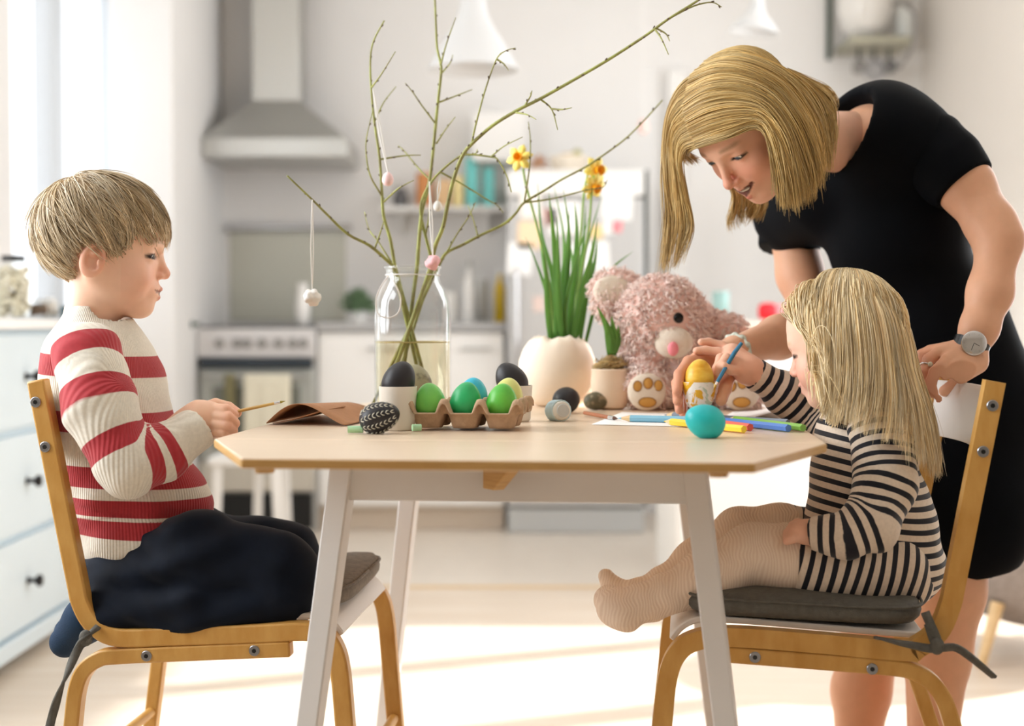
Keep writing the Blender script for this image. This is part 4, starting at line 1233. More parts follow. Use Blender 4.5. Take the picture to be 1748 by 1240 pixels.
# glass vase with water and branches
vc = Vector((P(705, 700, 2.40).x, 2.40, TH + .0005)); s4 = 2.40 / FPX
t = thing('glass_vase', 'clear bottle-shaped glass vase half filled with water', 'vase', vc)
H = lambda py: (P(705, py, 2.40).z - vc.z)
prof = [(60, TH * 0 + .0), (64, .004), (65, .02), (65, H(540)), (63, H(515)), (56, H(495)), (48, H(482)), (45, H(470)), (46, H(460)), (49, H(456))]
M['vase'] = glassy('vase_glass', (.965, .975, .97), .9, .02, .75, .04, 2.6)
o = MB().lathe([(.001, 0)] + [(r * s4, h) for r, h in prof], vc, n=56, caps=False).build('glass', M['vase'], t, smooth=True)
MB().tube([vc + Vector((47.5 * s4 * math.cos(a), 47.5 * s4 * math.sin(a), H(457))) for a in np.linspace(0, 2 * math.pi, 49)], .0022, 8).build('rim', M['vase'], t, smooth=True)
o = MB().lathe([(.001, .006), (61 * s4, .006), (63 * s4, .012), (63.4 * s4, H(584)), (.001, H(584))], vc, n=48, caps=False).build('water', glassy('yellowish_water', (.94, .91, .78), .8, .02, .35, .05, 3), t, smooth='auto')
MB().tube([vc + Vector((63.3 * s4 * math.cos(a), 63.3 * s4 * math.sin(a), H(584))) for a in np.linspace(0, 2 * math.pi, 49)], .0011, 6).build('water_line', mat('water_edge', (196, 176, 110), .2), t, smooth=True)
q = [P(664, 470, 2.33), P(650, 490, 2.325), P(642, 512, 2.33), P(645, 535, 2.33), P(662, 543, 2.33), P(680, 534, 2.33), P(684, 510, 2.325), P(676, 488, 2.32), P(664, 470, 2.33)]
tg = thing('paper_tag', 'round white string loop tied at the neck of the vase', 'string', P(664, 540, 2.33))
MB().tube(catmull(q, 5), .0012, 6).build('string', M['white_matt'], tg, smooth=True)
MB().tube([vc + Vector((46 * s4 * math.cos(a), 46 * s4 * math.sin(a), H(470))) for a in np.linspace(0, 2 * math.pi, 40)], .0010, 6).build('neck_loop', M['white_matt'], tg, smooth=True)

M['twig'] = mat('willow_bark', (168, 174, 96), .6, col2=(122, 116, 72), vscale=40, var=.2)
M['bud'] = mat('twig_bud', (92, 74, 56), .7)
def branch(label, main, Y0, Y1, r0, r1, sides, root=None):
    def pts3(pp, ya, yb):
        return catmull([P(x, y, ya + (yb - ya) * i / max(1, len(pp) - 1)) for i, (x, y) in enumerate(pp)], 4)
    m3 = pts3(main, Y0, Y1)
    b = Vector((m3[0].x, m3[0].y, m3[0].z))
    foot = Vector((vc.x + (vc.x - b.x) * .7 + root[0], vc.y + root[1], TH + .012))
    t = thing('branch', label, 'branch', foot, 'twigs in the vase')
    full = [foot, foot.lerp(b, .5)] + m3
    n = len(full)
    MB().tube(full, [r0 + (r1 - r0) * i / (n - 1) for i in range(n)], 7).build('main_stem', M['twig'], t, smooth=True)
    buds = MB()
    def put_buds(c, r):
        for i in range(2, len(c) - 1, 3):
            d = (c[i + 1] - c[i]).normalized(); nn = Matrix.Rotation(rng.uniform(0, 6.28), 3, d) @ d.orthogonal().normalized()
            buds.ell(c[i] + nn * r * 1.2 + d * .001, (.0013, .0013, .0032), rot_from(d + nn * .5), 6, 4)
    put_buds(m3, r0 * .6)
    ymap = lambda px, py: min(((a.x - P(px, py, a.y).x) ** 2 + (a.z - P(px, py, a.y).z) ** 2, a.y) for a in m3)[1]
    for k, pp in enumerate(sides):
        y0 = ymap(*pp[0]); c = pts3(pp, y0, y0 + [-.05, .05, .02, -.03][k % 4]); nn = len(c)
        MB().tube(c, [.0017 + (.0007 - .0017) * i / (nn - 1) for i in range(nn)], 6).build('twig', M['twig'], t, smooth=True)
        put_buds(c, .0012)
    buds.build('buds', M['bud'], t, smooth=True)['kind'] = 'stuff'
    return t
branch('twig reaching out to the far left with a white bauble', [(672, 455), (632, 420), (594, 400), (556, 364), (533, 341), (490, 300)], 2.38, 2.25, .0032, .0014, [[(640, 424), (650, 395), (655, 378)], [(668, 448), (645, 412), (630, 392), (622, 362)]], (.0, .02))
branch('upright twig at the left with curved side shoots', [(674, 455), (666, 408), (655, 370), (652, 330), (648, 270), (640, 215), (635, 170), (632, 110), (637, 72), (656, 35)], 2.40, 2.36, .0034, .0012,
       [[(634, 150), (652, 125), (675, 88)], [(641, 205), (655, 175), (676, 148)], [(650, 272), (690, 266), (718, 265)], [(652, 335), (632, 300), (625, 262), (626, 234), (636, 190)], [(655, 345), (680, 322), (706, 308)]], (.012, -.01))
branch('tallest upright twig rising out of the top of the picture', [(712, 455), (716, 400), (721, 358), (733, 310), (738, 270), (744, 210), (748, 170), (753, 125), (752, 108), (746, 80), (744, 40), (742, -12)], 2.40, 2.44, .0036, .0018,
       [[(752, 112), (762, 75), (778, 30)], [(753, 126), (768, 108), (773, 94)], [(749, 175), (775, 165), (806, 153)], [(744, 212), (720, 180), (705, 158), (692, 142)], [(745, 245), (760, 222), (777, 200)], [(735, 308), (715, 288), (690, 258), (680, 249)], [(721, 358), (716, 380), (726, 400)]], (-.02, .01))
branch('longest twig slanting up over the woman\'s head', [(736, 455), (743, 420), (756, 388), (765, 345), (776, 300), (790, 265), (806, 245), (840, 215), (880, 190), (925, 167), (980, 136), (1035, 104), (1085, 72), (1110, 55), (1140, 33), (1180, 8), (1205, -8)], 2.38, 2.18, .0038, .0018,
       [[(806, 244), (810, 222), (825, 165), (838, 125), (850, 97), (865, 86), (880, 82)], [(848, 101), (860, 109), (868, 120)], [(922, 169), (942, 187), (952, 222)], [(942, 186), (960, 187), (976, 184)], [(1118, 50), (1129, 66), (1141, 93)], [(1120, 48), (1137, 58), (1143, 70)], [(1150, 27), (1185, 10), (1215, 4), (1232, 12)], [(895, 182), (905, 165), (908, 155)], [(880, 192), (900, 196), (915, 204)]], (-.03, .0))
branch('twig bending over to the right at half height', [(740, 455), (727, 405), (718, 362), (724, 332), (745, 300), (780, 270), (800, 264), (838, 268), (850, 273), (865, 300), (873, 328)], 2.42, 2.34, .0030, .0010,
       [[(838, 268), (860, 250), (892, 234)], [(752, 294), (790, 315), (830, 340), (848, 350), (859, 363)], [(800, 265), (812, 262), (815, 255)], [(726, 405), (732, 370), (735, 330)]], (-.02, .02))
branch('twig slanting right behind the daffodils', [(748, 455), (762, 432), (790, 418), (822, 401), (860, 383), (880, 365), (895, 346), (930, 325), (960, 306), (1000, 285), (1040, 258), (1070, 235), (1100, 205), (1131, 171)], 2.40, 2.50, .0030, .0012,
       [[(895, 346), (902, 300), (905, 270), (905, 235), (902, 208)], [(896, 346), (940, 340), (1000, 325), (1029, 320), (1037, 307)], [(816, 404), (808, 375), (799, 351)], [(762, 432), (780, 400), (800, 370), (812, 345)]], (-.04, .01))

# hanging ornaments
def ornament(label, px, py, Y, r, m, top, cat='ornament', egg_=False):
    c = P(px, py, Y); tt = P(top[0], top[1], top[2])
    t = thing('bauble', label, cat, c, 'ornaments hanging on the twigs')
    if egg_: MB().ell(c, (r * .82, r * .82, r), None, 20, 14, egg=.12).build('ball', m, t, smooth=True)
    else:
        F_ = Field(np.array(c) - r * 1.5, np.array(c) + r * 1.5, r / 7)
        for k in range(26): F_.el(np.array(c) + unit(rng.normal(0, 1, 3)) * r * .72, (r * .36,) * 3, k=.002)
        F_.el(c, (r * .8,) * 3, k=.002)
        V, Q = F_.net(); link('ball', npmesh('ball', V, Q), m, t)
    for s_ in (-1, 1):
        MB().tube([c + Vector((0, 0, r * .9)), c.lerp(tt, .5) + Vector((s_ * .0022, 0, 0)), tt], .0011, 6).build('thread', M['white_matt'], t)
    return t
M['pale_pink'] = mat('pale_pink_shell', (242, 208, 208), .6)
ornament('white knobbly bauble hanging on a long thread at the left', 533, 508, 2.27, 15 * 2.27 / FPX, M['white_matt'], (533, 341, 2.27))
ornament('pale pink egg hanging beside the left upright twig', 662, 306, 2.35, 12 * 2.35 / FPX, M['pale_pink'], (637, 152, 2.37), egg_=True)
ornament('pink pompom hanging at the mouth of the vase', 739, 449, 2.33, 13 * 2.33 / FPX, mat('pink_pompom', (238, 186, 190), .85), (733, 310, 2.36))
ornament('small white egg hanging in the middle twigs', 747, 352, 2.39, 9 * 2.39 / FPX, M['white_matt'], (752, 293, 2.39), egg_=True)

# ------------------------------------------------------------------ paper, pencils, brushes, painted eggs on the right
def sheet(label, pts, m, curl=None, name='paper_sheet'):
    q = [tpt(*p) for p in pts]; n = 10; V_ = []; F_ = []
    for i in range(n + 1):
        for j in range(n + 1):
            f, g = i / n, j / n
            p = q[0].lerp(q[1], f).lerp(q[3].lerp(q[2], f), g)
            V_.append(p + Vector((0, 0, .0006 + (curl(f, g) if curl else 0))))
    for i in range(n):
        for j in range(n): k = i * (n + 1) + j; F_.append((k, k + n + 1, k + n + 2, k + 1))
    o = MB().add(V_, F_).build(name, m, smooth=True)
    s_ = o.modifiers.new('thick', 'SOLIDIFY'); s_.thickness = .0006
    return tag(o, label, 'paper', 'white drawing paper')
M['paper'] = mat('drawing_paper', (246, 244, 242), .8)
sheet('white drawing paper lying flat under the pencils', [(1010, 726), (1300, 733), (1290, 712), (1062, 705)], M['paper'])
sheet('white sheet with a curled-up edge by the girl\'s sleeve', [(1225, 722), (1345, 716), (1372, 700), (1250, 706)], M['paper'], lambda f, g: .001 + .022 * max(0, f - .25) ** 1.3)
WT = mat('pencil_wood', (226, 196, 150), .7)
PG = 'coloured pencils'
def pencil(label, a, b, col, z=0.0055, tip=.020, r=.0056, name='pencil', flip=False, zb=None):
    p0 = tpt(*a) + Vector((0, 0, z)); p1 = tpt(*b) + Vector((0, 0, z if zb is None else zb))
    return stick(name, label, 'pencil', p0, p1, r, mat('lacquer_' + name, col, .3, coat=.3), PG, 6, tip, WT)
pencil('yellow pencil lying nearest the table edge', (1147, 728), (1270, 741), (244, 208, 50))
pencil('light blue pencil left of the yellow one', (1076, 722), (1215, 725), (132, 190, 216), .0058)
pencil('red pencil half hidden behind the turquoise egg', (1170, 722), (1281, 737), (214, 84, 66), .0052)
pencil('blue pencil pointing at the green one', (1226, 725), (1346, 739), (72, 120, 196))
pencil('green pencil at the right end of the pencils', (1255, 724), (1371, 739), (124, 176, 74), .0060)
pencil('slate grey pencil behind the blue one', (1150, 716), (1345, 729), (118, 130, 146), .0052)
t = stick('paint_brush', 'short brown paint brush lying on the paper', 'brush', tpt(998, 711) + Vector((0, 0, .005)), tpt(1040, 718) + Vector((0, 0, .004)), .0032, mat('brush_brown', (172, 104, 66), .4), None, 10)
d0 = tpt(1040, 718) + Vector((0, 0, .004)); d1 = tpt(1054, 720) + Vector((0, 0, .004))
MB().cyl(d0, d0.lerp(d1, .6), .0035, .0032, 12).build('ferrule', M['chrome'], t, smooth='auto')
MB().cyl(d0.lerp(d1, .6), d1, .003, .0008, 10).build('bristles', mat('bristle_dark', (90, 60, 48), .8), t, smooth='auto')
a = tpt(1206, 750)
egg('turquoise egg lying on the table in front of the girl', Vector((a.x, a.y + .016, TH + .0222)), .0555, .0455, (-.9, -.1, .35), dyed('dye_teal', (40, 196, 196), (22, 170, 178)))
# egg cup with the egg being painted
ec = Vector((P(1193, 700, 2.20).x, 2.20, TH + .0005)); s2 = 2.20 / FPX
def cupmat():
    m = mat('painted_cup', (238, 236, 230), .4); nt = m.node_tree; N = nt.nodes; L = nt.links
    tc = N.new('ShaderNodeTexCoord'); nz = N.new('ShaderNodeTexNoise'); nz.inputs['Scale'].default_value = 42; nz.inputs['Detail'].default_value = 3; nz.inputs['Distortion'].default_value = 1.2
    L.new(tc.outputs['Object'], nz.inputs['Vector'])
    rp = N.new('ShaderNodeValToRGB'); e = rp.color_ramp.elements
    e[0].position = .36; e[0].color = (*srgb((190, 208, 192)), 1); e[1].position = .58; e[1].color = (*srgb((226, 176, 40)), 1)
    x = e.new(.42); x.color = (*srgb((240, 238, 232)), 1); x = e.new(.53); x.color = (*srgb((240, 238, 232)), 1)
    L.new(nz.outputs['Fac'], rp.inputs[0]); L.new(rp.outputs[0], N['Principled BSDF'].inputs['Base Color'])
    return m
t = thing('egg_cup', 'white egg cup smeared with yellow and green paint holding the yellow egg', 'egg cup', ec)
zc = lambda py: P(1193, py, 2.20).z - ec.z
MB().lathe([(.001, 0), (20 * s2, 0), (21 * s2, .003), (13 * s2, .012), (12 * s2, zc(700)), (22 * s2, zc(690)), (27 * s2, zc(672)), (31 * s2, zc(652)), (29 * s2, zc(652)), (24 * s2, zc(672)), (.001, zc(684))], ec, n=40).build('cup', cupmat(), t, smooth='auto')
egg('half painted yellow egg in the paint-smeared egg cup', Vector((ec.x + .0005, ec.y, ec.z + zc(644))), .056, .044, (.05, 0, 1), mat('brushed_yellow_paint', (246, 212, 92), .35, col2=(222, 158, 26), vscale=34, stretch=(1, 1, 2.2), var=.1, bump=.15, bscale=60))
# ------------------------------------------------------------------ people: shared tools
def frame(fwd, up):
    f = unit(fwd); u = np.array(up, float); u = unit(u - f * (u @ f)); l = np.cross(u, f)
    return np.stack([f, l, u], 1)          # columns: forward, left, up
def to_world(V, O, R, s): return np.asarray(O) + s * (V @ R.T)
def gauss(d, w): return np.exp(-(d / w) ** 2)

HEADS = {
 'child': dict(cr=((-.01, 0, .12), (.43, .365, .38)), face=((.13, 0, -.16), (.26, .285, .30)), chin=((.292, 0, -.408), .088), jaw=((.23, .07, -.385), (-.02, .235, -.2), .088),
   cheek=((.225, .165, -.21), (.125, .118, .125)), brow=((.30, 0, .03), (.115, .22, .10)), nose=[(.385, 0, -.03), (.432, 0, -.155)], nr=(.030, .036), tip=((.440, 0, -.172), .040), wing=((.408, .043, -.188), (.036, .027, .026)),
   muz=((.30, 0, -.29), (.115, .12, .10)), ul=((.412, 0, -.283), (.356, .088, -.298), .0185), ll=((.396, 0, -.342), (.350, .074, -.306), .0210), gap=((.428, 0, -.3130), (.384, .090, -.296), .0125), eye=(.302, .148, -.055), er=.066, slit=.0115,
   ear=((-.035, .352, -.115), (.088, .038, .128)), neck=((-.03, 0, -.33), (-.10, 0, -.85), .185, .20)),
 'adult': dict(cr=((-.02, 0, .14), (.42, .335, .36)), face=((.14, 0, -.15), (.25, .25, .32)), chin=((.295, 0, -.41), .075), jaw=((.25, .06, -.39), (.0, .22, -.17), .072),
   cheek=((.235, .15, -.14), (.115, .105, .115)), brow=((.31, 0, .06), (.10, .20, .08)), nose=[(.385, 0, .01), (.455, 0, -.145)], nr=(.028, .033), tip=((.462, 0, -.160), .037), wing=((.418, .043, -.176), (.036, .027, .026)),
   muz=((.30, 0, -.27), (.115, .12, .10)), ul=((.406, 0, -.258), (.332, .125, -.236), .0165), ll=((.384, 0, -.352), (.328, .104, -.258), .0210), gap=((.418, 0, -.302), (.362, .104, -.247), .026), eye=(.312, .14, -.01), er=.055, slit=.0075,
   ear=((-.04, .325, -.07), (.075, .03, .12)), neck=((-.06, 0, -.28), (-.26, 0, -.80), .165, .17)),
}
def head_mesh(kind, O, R, s, skin, lip, brow, blush=.35, neck=None, h=.0125, lash=(30, 22, 18)):
    p = HEADS[kind]
    nk = neck or p['neck']
    nlo = np.minimum((-.62, -.50, -.98), np.array(nk[1]) - nk[3] - .05)
    F = Field(nlo, (.58, .55, .62), h)
    F.el(*p['cr'], k=.05); F.el(*p['face'], k=.10)
    F.el(p['chin'][0], (p['chin'][1],) * 3, k=.08)
    for sg in (-1, 1):
        m = lambda v: (v[0], v[1] * sg, v[2])
        F.rc(m(p['jaw'][0]), m(p['jaw'][1]), p['jaw'][2], k=.09)
        F.el(m(p['cheek'][0]), p['cheek'][1], k=.08)
    F.el(*p['brow'], k=.06); F.el(*p['muz'], k=.05)
    nk = neck or p['neck']
    F.rc(nk[0], nk[1], nk[2], nk[3], k=.09)
    ex, ey, ez = p['eye']; er = p['er']
    for sg in (-1, 1): F.el((ex + .10, sg * ey, ez + .005), (.05, .082, .046), k=.045, sub=True)
    for sg in (-1, 1): F.el((ex, sg * ey, ez), (er * 1.09,) * 3, k=.02)
    F.rc(*p['nose'], *p['nr'], k=.035); F.el(p['tip'][0], (p['tip'][1],) * 3, k=.025)
    for sg in (-1, 1):
        w = p['wing']; F.el((w[0][0], w[0][1] * sg, w[0][2]), w[1], k=.015)
        F.el((w[0][0] + .012, w[0][1] * .55 * sg, w[0][2] - .028), (.014, .012, .014), k=.008, sub=True)
    for sg in (-1, 1):
        for q in (p['ul'], p['ll']): F.rc(q[0], (q[1][0], q[1][1] * sg, q[1][2]), q[2], q[2] * .6, k=.016)
    for sg in (-1, 1):
        q = p['gap']; F.rc(q[0], (q[1][0], q[1][1] * sg, q[1][2]), q[2], q[2] * .25, k=.006, sub=True)
    for sg in (-1, 1): F.el((ex + er * 1.05, sg * (ey + .004), ez - .004), (.032, er * .80, p['slit']), k=.006, sub=True)
    for sg in (-1, 1):
        c, r = p['ear']; a = .22
        Re = np.array([[math.cos(a), 0, math.sin(a)], [0, 1, 0], [-math.sin(a), 0, math.cos(a)]])
        F.el((c[0], c[1] * sg, c[2]), r, Re, k=.025)
        F.el((c[0] + .014, (c[1] + .028) * sg, c[2] + .010), (r[0] * .66, .040, r[2] * .66), Re, k=.008, sub=True)
        F.el((c[0] + .004, (c[1] + .004) * sg, c[2] + .045), (r[0] * .30, .022, r[2] * .18), Re, k=.010)
        F.el((c[0] + .045, (c[1] + .012) * sg, c[2] - .02), (.018, .02, .03), k=.01)
    V, Q = F.net()
    x, y, z = V.T; ay = np.abs(y)
    C = np.tile(np.array(srgb(skin)), (len(V), 1))
    def paint(mask, col):
        nonlocal C
        mask = np.clip(mask, 0, 1)[:, None]; C = C * (1 - mask) + np.array(srgb(col)) * mask
    bl = p['cheek'][0]
    paint(blush * gauss(np.sqrt((ay - bl[1]) ** 2 + (z - bl[2]) ** 2), .13) * (x > .15), (226, 124, 104))
    paint(.5 * gauss(np.sqrt((x - p['tip'][0][0]) ** 2 + y ** 2 + (z - p['tip'][0][2]) ** 2), .06), (228, 140, 118))
    c, r = p['ear']; paint(.45 * (ay > c[1] - .012) * np.clip(np.sqrt(((x - c[0]) / r[0]) ** 2 + ((z - c[2]) / r[2]) ** 2) * 1.4, .2, 1) * gauss(z - c[2], .13) * (x > -.2) * (x < .1), (222, 128, 96))
    def seg_d(q, fac, w):
        a = np.array(q[0]); b = np.array((q[1][0], q[1][1], q[1][2])); ab = b - a; Pn = np.stack([x, ay, z], 1)
        t = np.clip(((Pn - a) @ ab) / (ab @ ab), 0, 1); return np.linalg.norm(Pn - (a + t[:, None] * ab), axis=1) / (q[2] * fac * (1 - w * t))
    for q in (p['ul'], p['ll']): paint(np.clip((1.25 - seg_d(q, 1.1, .4)) * 4, 0, 1) * .8, lip)
    paint(np.clip((1.6 - seg_d(p['gap'], 1.0, .6)) * 3, 0, 1) * (.9 if kind == 'adult' else .6), (92, 38, 34))
    # brows and lash line
    bz = ez + .105 - .5 * np.clip(ay - ey, -.2, .2) ** 2 * 12 * .1
    paint(np.clip(1.3 - np.abs(z - bz) / .017, 0, 1) * np.clip((.085 - np.abs(ay - ey)) / .03, 0, 1) * (x > .15) * .6, brow)
    dz = (z - ez + .004) / (p['slit'] * 1.7); dy = (ay - ey - .004) / (er * .98)
    ring = np.sqrt(dz ** 2 + dy ** 2)
    paint(np.clip(1.45 - ring, 0, 1) * 2.4 * (x > ex) * (z > ez - .024), lash)
    W = to_world(V, O, R, s)
    return W, Q, C

def eyeballs(kind, O, R, s, parent, iris=(70, 90, 110), look=(1, 0, -.3)):
    p = HEADS[kind]; ex, ey, ez = p['eye']; er = p['er']
    for sg in (-1, 1):
        c = to_world(np.array([[ex, sg * ey, ez]]), O, R, s)[0]; ax = R @ unit(look)
        e = MB().ell(c, (er * s,) * 3, None, 20, 14).build('eyeball', M['eye_white'], parent, smooth=True)
        ir = MB().lathe([(er * s * .56, 0), (er * s * .45, er * s * .10), (er * s * .001, er * s * .17)], Vector(c) + Vector(ax) * er * s * .835, ax, 18).build('iris', mat('iris', iris, .15), e, smooth=True)
        MB().lathe([(er * s * .26, 0), (er * s * .001, er * s * .05)], Vector(c) + Vector(ax) * er * s * .99, ax, 14).build('pupil', M['black'], e, smooth=True)
M['eye_white'] = mat('eye_white', (232, 226, 220), .15)
M['skin'] = mat('skin', (224, 172, 140), .48, attr='col', sss=.12, var=.05, vscale=60, spec=.35)

def march(roots, dirs, steps, step, c, r, off, grav, gw, cling, zend=None, coll=(), noise=.0, offgrow=None, guard=None):
    """grow hairs over an ellipsoidal head: unit-head coordinates"""
    n = len(roots); p = roots.copy(); d = dirs / (np.linalg.norm(dirs, axis=1, keepdims=True) + 1e-9)
    c = np.array(c); r = np.array(r); out = [p.copy()]; alive = np.ones(n, bool)
    wob = rng.normal(0, noise, (n, 3))
    for k in range(steps):
        f = k / steps
        g = gw(f) if callable(gw) else gw
        d = d + np.array(grav) * g + wob * (1 + math.sin(k * .9)) * .5
        d /= np.linalg.norm(d, axis=1, keepdims=True) + 1e-9
        q = p + d * step
        o_ = (off if offgrow is None else off + offgrow * f)
        e = (q - c) / r; kk = np.linalg.norm(e, axis=1); tgt = 1 + o_
        inside = kk < tgt
        cl = cling(f) if callable(cling) else cling
        newk = np.where(inside, tgt, kk + (tgt - kk) * cl)
        q = c + e / kk[:, None] * newk[:, None] * r
        for cc, cr in coll:
            e2 = (q - np.array(cc)) / np.array(cr); k2 = np.linalg.norm(e2, axis=1); m = k2 < 1 + o_ * .25
            q[m] = np.array(cc) + e2[m] / k2[m][:, None] * (1 + o_[m] * .25 if hasattr(o_, '__len__') else 1 + o_ * .25)[:, None] * np.array(cr) if hasattr(o_, '__len__') else np.array(cc) + e2[m] / k2[m][:, None] * np.array(cr)
        if guard is not None: q = guard(q)
        d = q - p; d /= np.linalg.norm(d, axis=1, keepdims=True) + 1e-9
        if zend is not None: alive &= zend(q)
        p = np.where(alive[:, None], q, p + d * step * .02)
        out.append(p.copy())
    return np.stack(out, 1)

def clump(paths, nc, w0):
    """draw hairs together into locks towards their tips"""
    n, m, _ = paths.shape; seeds = rng.choice(n, nc, replace=False)
    mid = paths[:, m // 3]; d = ((mid[:, None, :] - mid[seeds][None]) ** 2).sum(2); near_ = seeds[d.argmin(1)]
    far_ = np.linalg.norm(paths[near_] - paths, axis=2).max(1); typ = np.median(far_) + 1e-6
    w = (w0 * np.linspace(0, 1, m) ** .8)[None, :, None] * np.clip(2.2 - far_ / typ, 0, 1)[:, None, None]
    global LOCK
    LOCK = near_
    return paths * (1 - w) + (paths[near_] + .25 * (paths[:, :1] - paths[near_][:, :1])) * w
def lock_tone(ids, amp):
    return np.exp(rng.normal(0, amp, int(ids.max()) + 1))[ids][:, None]
def hair_cols(n, cols, jit=.12):
    cols = np.array([srgb(c) for c in cols]); w = rng.dirichlet(np.ones(len(cols)) * .7, n)
    return np.clip((w @ cols) * rng.normal(1, jit, (n, 1)), .005, 1)
M['hair'] = mat('hair_fibre', (200, 170, 120), .42, attr='col', spec=.45)

def guide_hair(guides, n, spread, m=20, wave=.0):
    """strands between neighbouring guide curves (each a list of world points)"""
    def resample(g):
        c = np.array([list(v) for v in catmull(g, 6)])
        L = np.concatenate([[0], np.cumsum(np.linalg.norm(np.diff(c, axis=0), axis=1))]); t = np.linspace(0, L[-1], m)
        return np.stack([np.interp(t, L, c[:, i]) for i in range(3)], 1)
    G = np.stack([resample(g) for g in guides])
    out = []
    for i in range(n):
        w = rng.uniform(0, len(G) - 1) if len(G) > 1 else 0
        a = min(int(w), max(0, len(G) - 2)); f = w - a
        c = G[a] * (1 - f) + (G[a + 1] * f if len(G) > 1 else 0)
        o1 = rng.normal(0, 1, 3) * spread; o2 = rng.normal(0, 1, 3) * spread * 1.5
        tt = np.linspace(0, 1, m)[:, None]
        c = c + o1 * (.25 + .75 * tt) + (o2 - o1) * tt ** 2 + wave * np.sin(tt * rng.uniform(5, 9) + rng.uniform(0, 6)) * rng.normal(0, 1, 3) * tt
        L = 1 - .22 * rng.uniform(0, 1) ** 2
        idx = np.linspace(0, (m - 1) * L, m)
        out.append(np.stack([np.interp(idx, np.arange(m), c[:, k]) for k in range(3)], 1))
    return np.array(out)

def stripe_mat(name, mode, c_a, c_b, period=.0165, duty=.0, rough=.85, rib=True, ribscale=900):
    """knitted stripes: 'band' where attribute < 0, 'wave' repeating along the attribute"""
    m = mat(name, c_a, rough, sheen=.15); nt = m.node_tree; N = nt.nodes; L = nt.links; b = N['Principled BSDF']
    at = N.new('ShaderNodeAttribute'); at.attribute_name = 't'
    if mode == 'wave':
        k = N.new('ShaderNodeMath'); k.operation = 'MULTIPLY'; k.inputs[1].default_value = 2 * math.pi / period; L.new(at.outputs['Fac'], k.inputs[0])
        sn = N.new('ShaderNodeMath'); sn.operation = 'SINE'; L.new(k.outputs[0], sn.inputs[0]); src = sn.outputs[0]
    else: src = at.outputs['Fac']
    rp = N.new('ShaderNodeMapRange'); rp.inputs['From Min'].default_value = duty - (.12 if mode == 'wave' else .0006); rp.inputs['From Max'].default_value = duty + (.12 if mode == 'wave' else .0006)
    L.new(src, rp.inputs['Value'])
    mx = N.new('ShaderNodeMix'); mx.data_type = 'RGBA'; mx.inputs['A'].default_value = (*srgb(c_b), 1); mx.inputs['B'].default_value = (*srgb(c_a), 1)
    L.new(rp.outputs[0], mx.inputs['Factor'])
    tc = N.new('ShaderNodeTexCoord')
    nz = N.new('ShaderNodeTexNoise'); nz.inputs['Scale'].default_value = 220; L.new(tc.outputs['Object'], nz.inputs['Vector'])
    mr = N.new('ShaderNodeMapRange'); mr.inputs['To Min'].default_value = .82; mr.inputs['To Max'].default_value = 1.08; L.new(nz.outputs['Fac'], mr.inputs['Value'])
    m2 = N.new('ShaderNodeMix'); m2.data_type = 'RGBA'; m2.blend_type = 'MULTIPLY'; m2.inputs['Factor'].default_value = 1
    L.new(mx.outputs['Result'], m2.inputs['A']); L.new(mr.outputs[0], m2.inputs['B']); L.new(m2.outputs['Result'], b.inputs['Base Color'])
    if rib:
        at2 = N.new('ShaderNodeAttribute'); at2.attribute_name = 'rib'
        k = N.new('ShaderNodeMath'); k.operation = 'MULTIPLY'; k.inputs[1].default_value = ribscale * 2; L.new(at2.outputs['Fac'], k.inputs[0])
        sn = N.new('ShaderNodeMath'); sn.operation = 'SINE'; L.new(k.outputs[0], sn.inputs[0])
        bp = N.new('ShaderNodeBump'); bp.inputs['Strength'].default_value = .35; bp.inputs['Distance'].default_value = .0012
        L.new(sn.outputs[0], bp.inputs['Height']); L.new(bp.outputs[0], b.inputs['Normal'])
    return m

def bones(V, joints):
    """for each vertex: distance along the joint chain, and the distance to it"""
    best = np.full(len(V), 1e9); tt = np.zeros(len(V)); acc = 0.0
    for a, b in zip(joints[:-1], joints[1:]):
        a = np.array(a); b = np.array(b); d = b - a; L = np.linalg.norm(d)
        t = ((V - a) @ d) / L ** 2
        lo = -10 if acc == 0 else 0; hi = 10 if b is joints[-1] else 1
        tc = np.clip(t, lo, hi); dist = np.linalg.norm(V - (a + tc[:, None] * d), axis=1)
        m = dist < best; best[m] = dist[m]; tt[m] = acc + tc[m] * L; acc += L
    return tt, best
def smooth_t(V, Q, t, n=6):
    E = np.concatenate([Q[:, [0, 1]], Q[:, [1, 2]], Q[:, [2, 3]], Q[:, [3, 0]]])
    cnt = np.bincount(E[:, 0], minlength=len(V)) + np.bincount(E[:, 1], minlength=len(V))
    for _ in range(n): t = .5 * t + .5 * (np.bincount(E[:, 0], t[E[:, 1]], len(V)) + np.bincount(E[:, 1], t[E[:, 0]], len(V))) / np.maximum(cnt, 1)
    return t
def bbox_of(pts, m):
    pts = np.array([list(p) for p in pts]); return pts.min(0) - m, pts.max(0) + m
def vnoise(X, Y, Z, f, seed=0):
    return (np.sin(f * (X + .7 * Y) + seed) * np.sin(f * (1.1 * Z - .6 * X) + 2 * seed) + .6 * np.sin(1.9 * f * (Z + .5 * Y) + seed * 3) * np.sin(1.7 * f * (X - .4 * Z) + seed))

def fingers(F, polys, k=.004):
    for pts, r0, r1 in polys:
        n = len(pts); F.chain(pts, [r0 + (r1 - r0) * i / (n - 1) for i in range(n)], k=k)

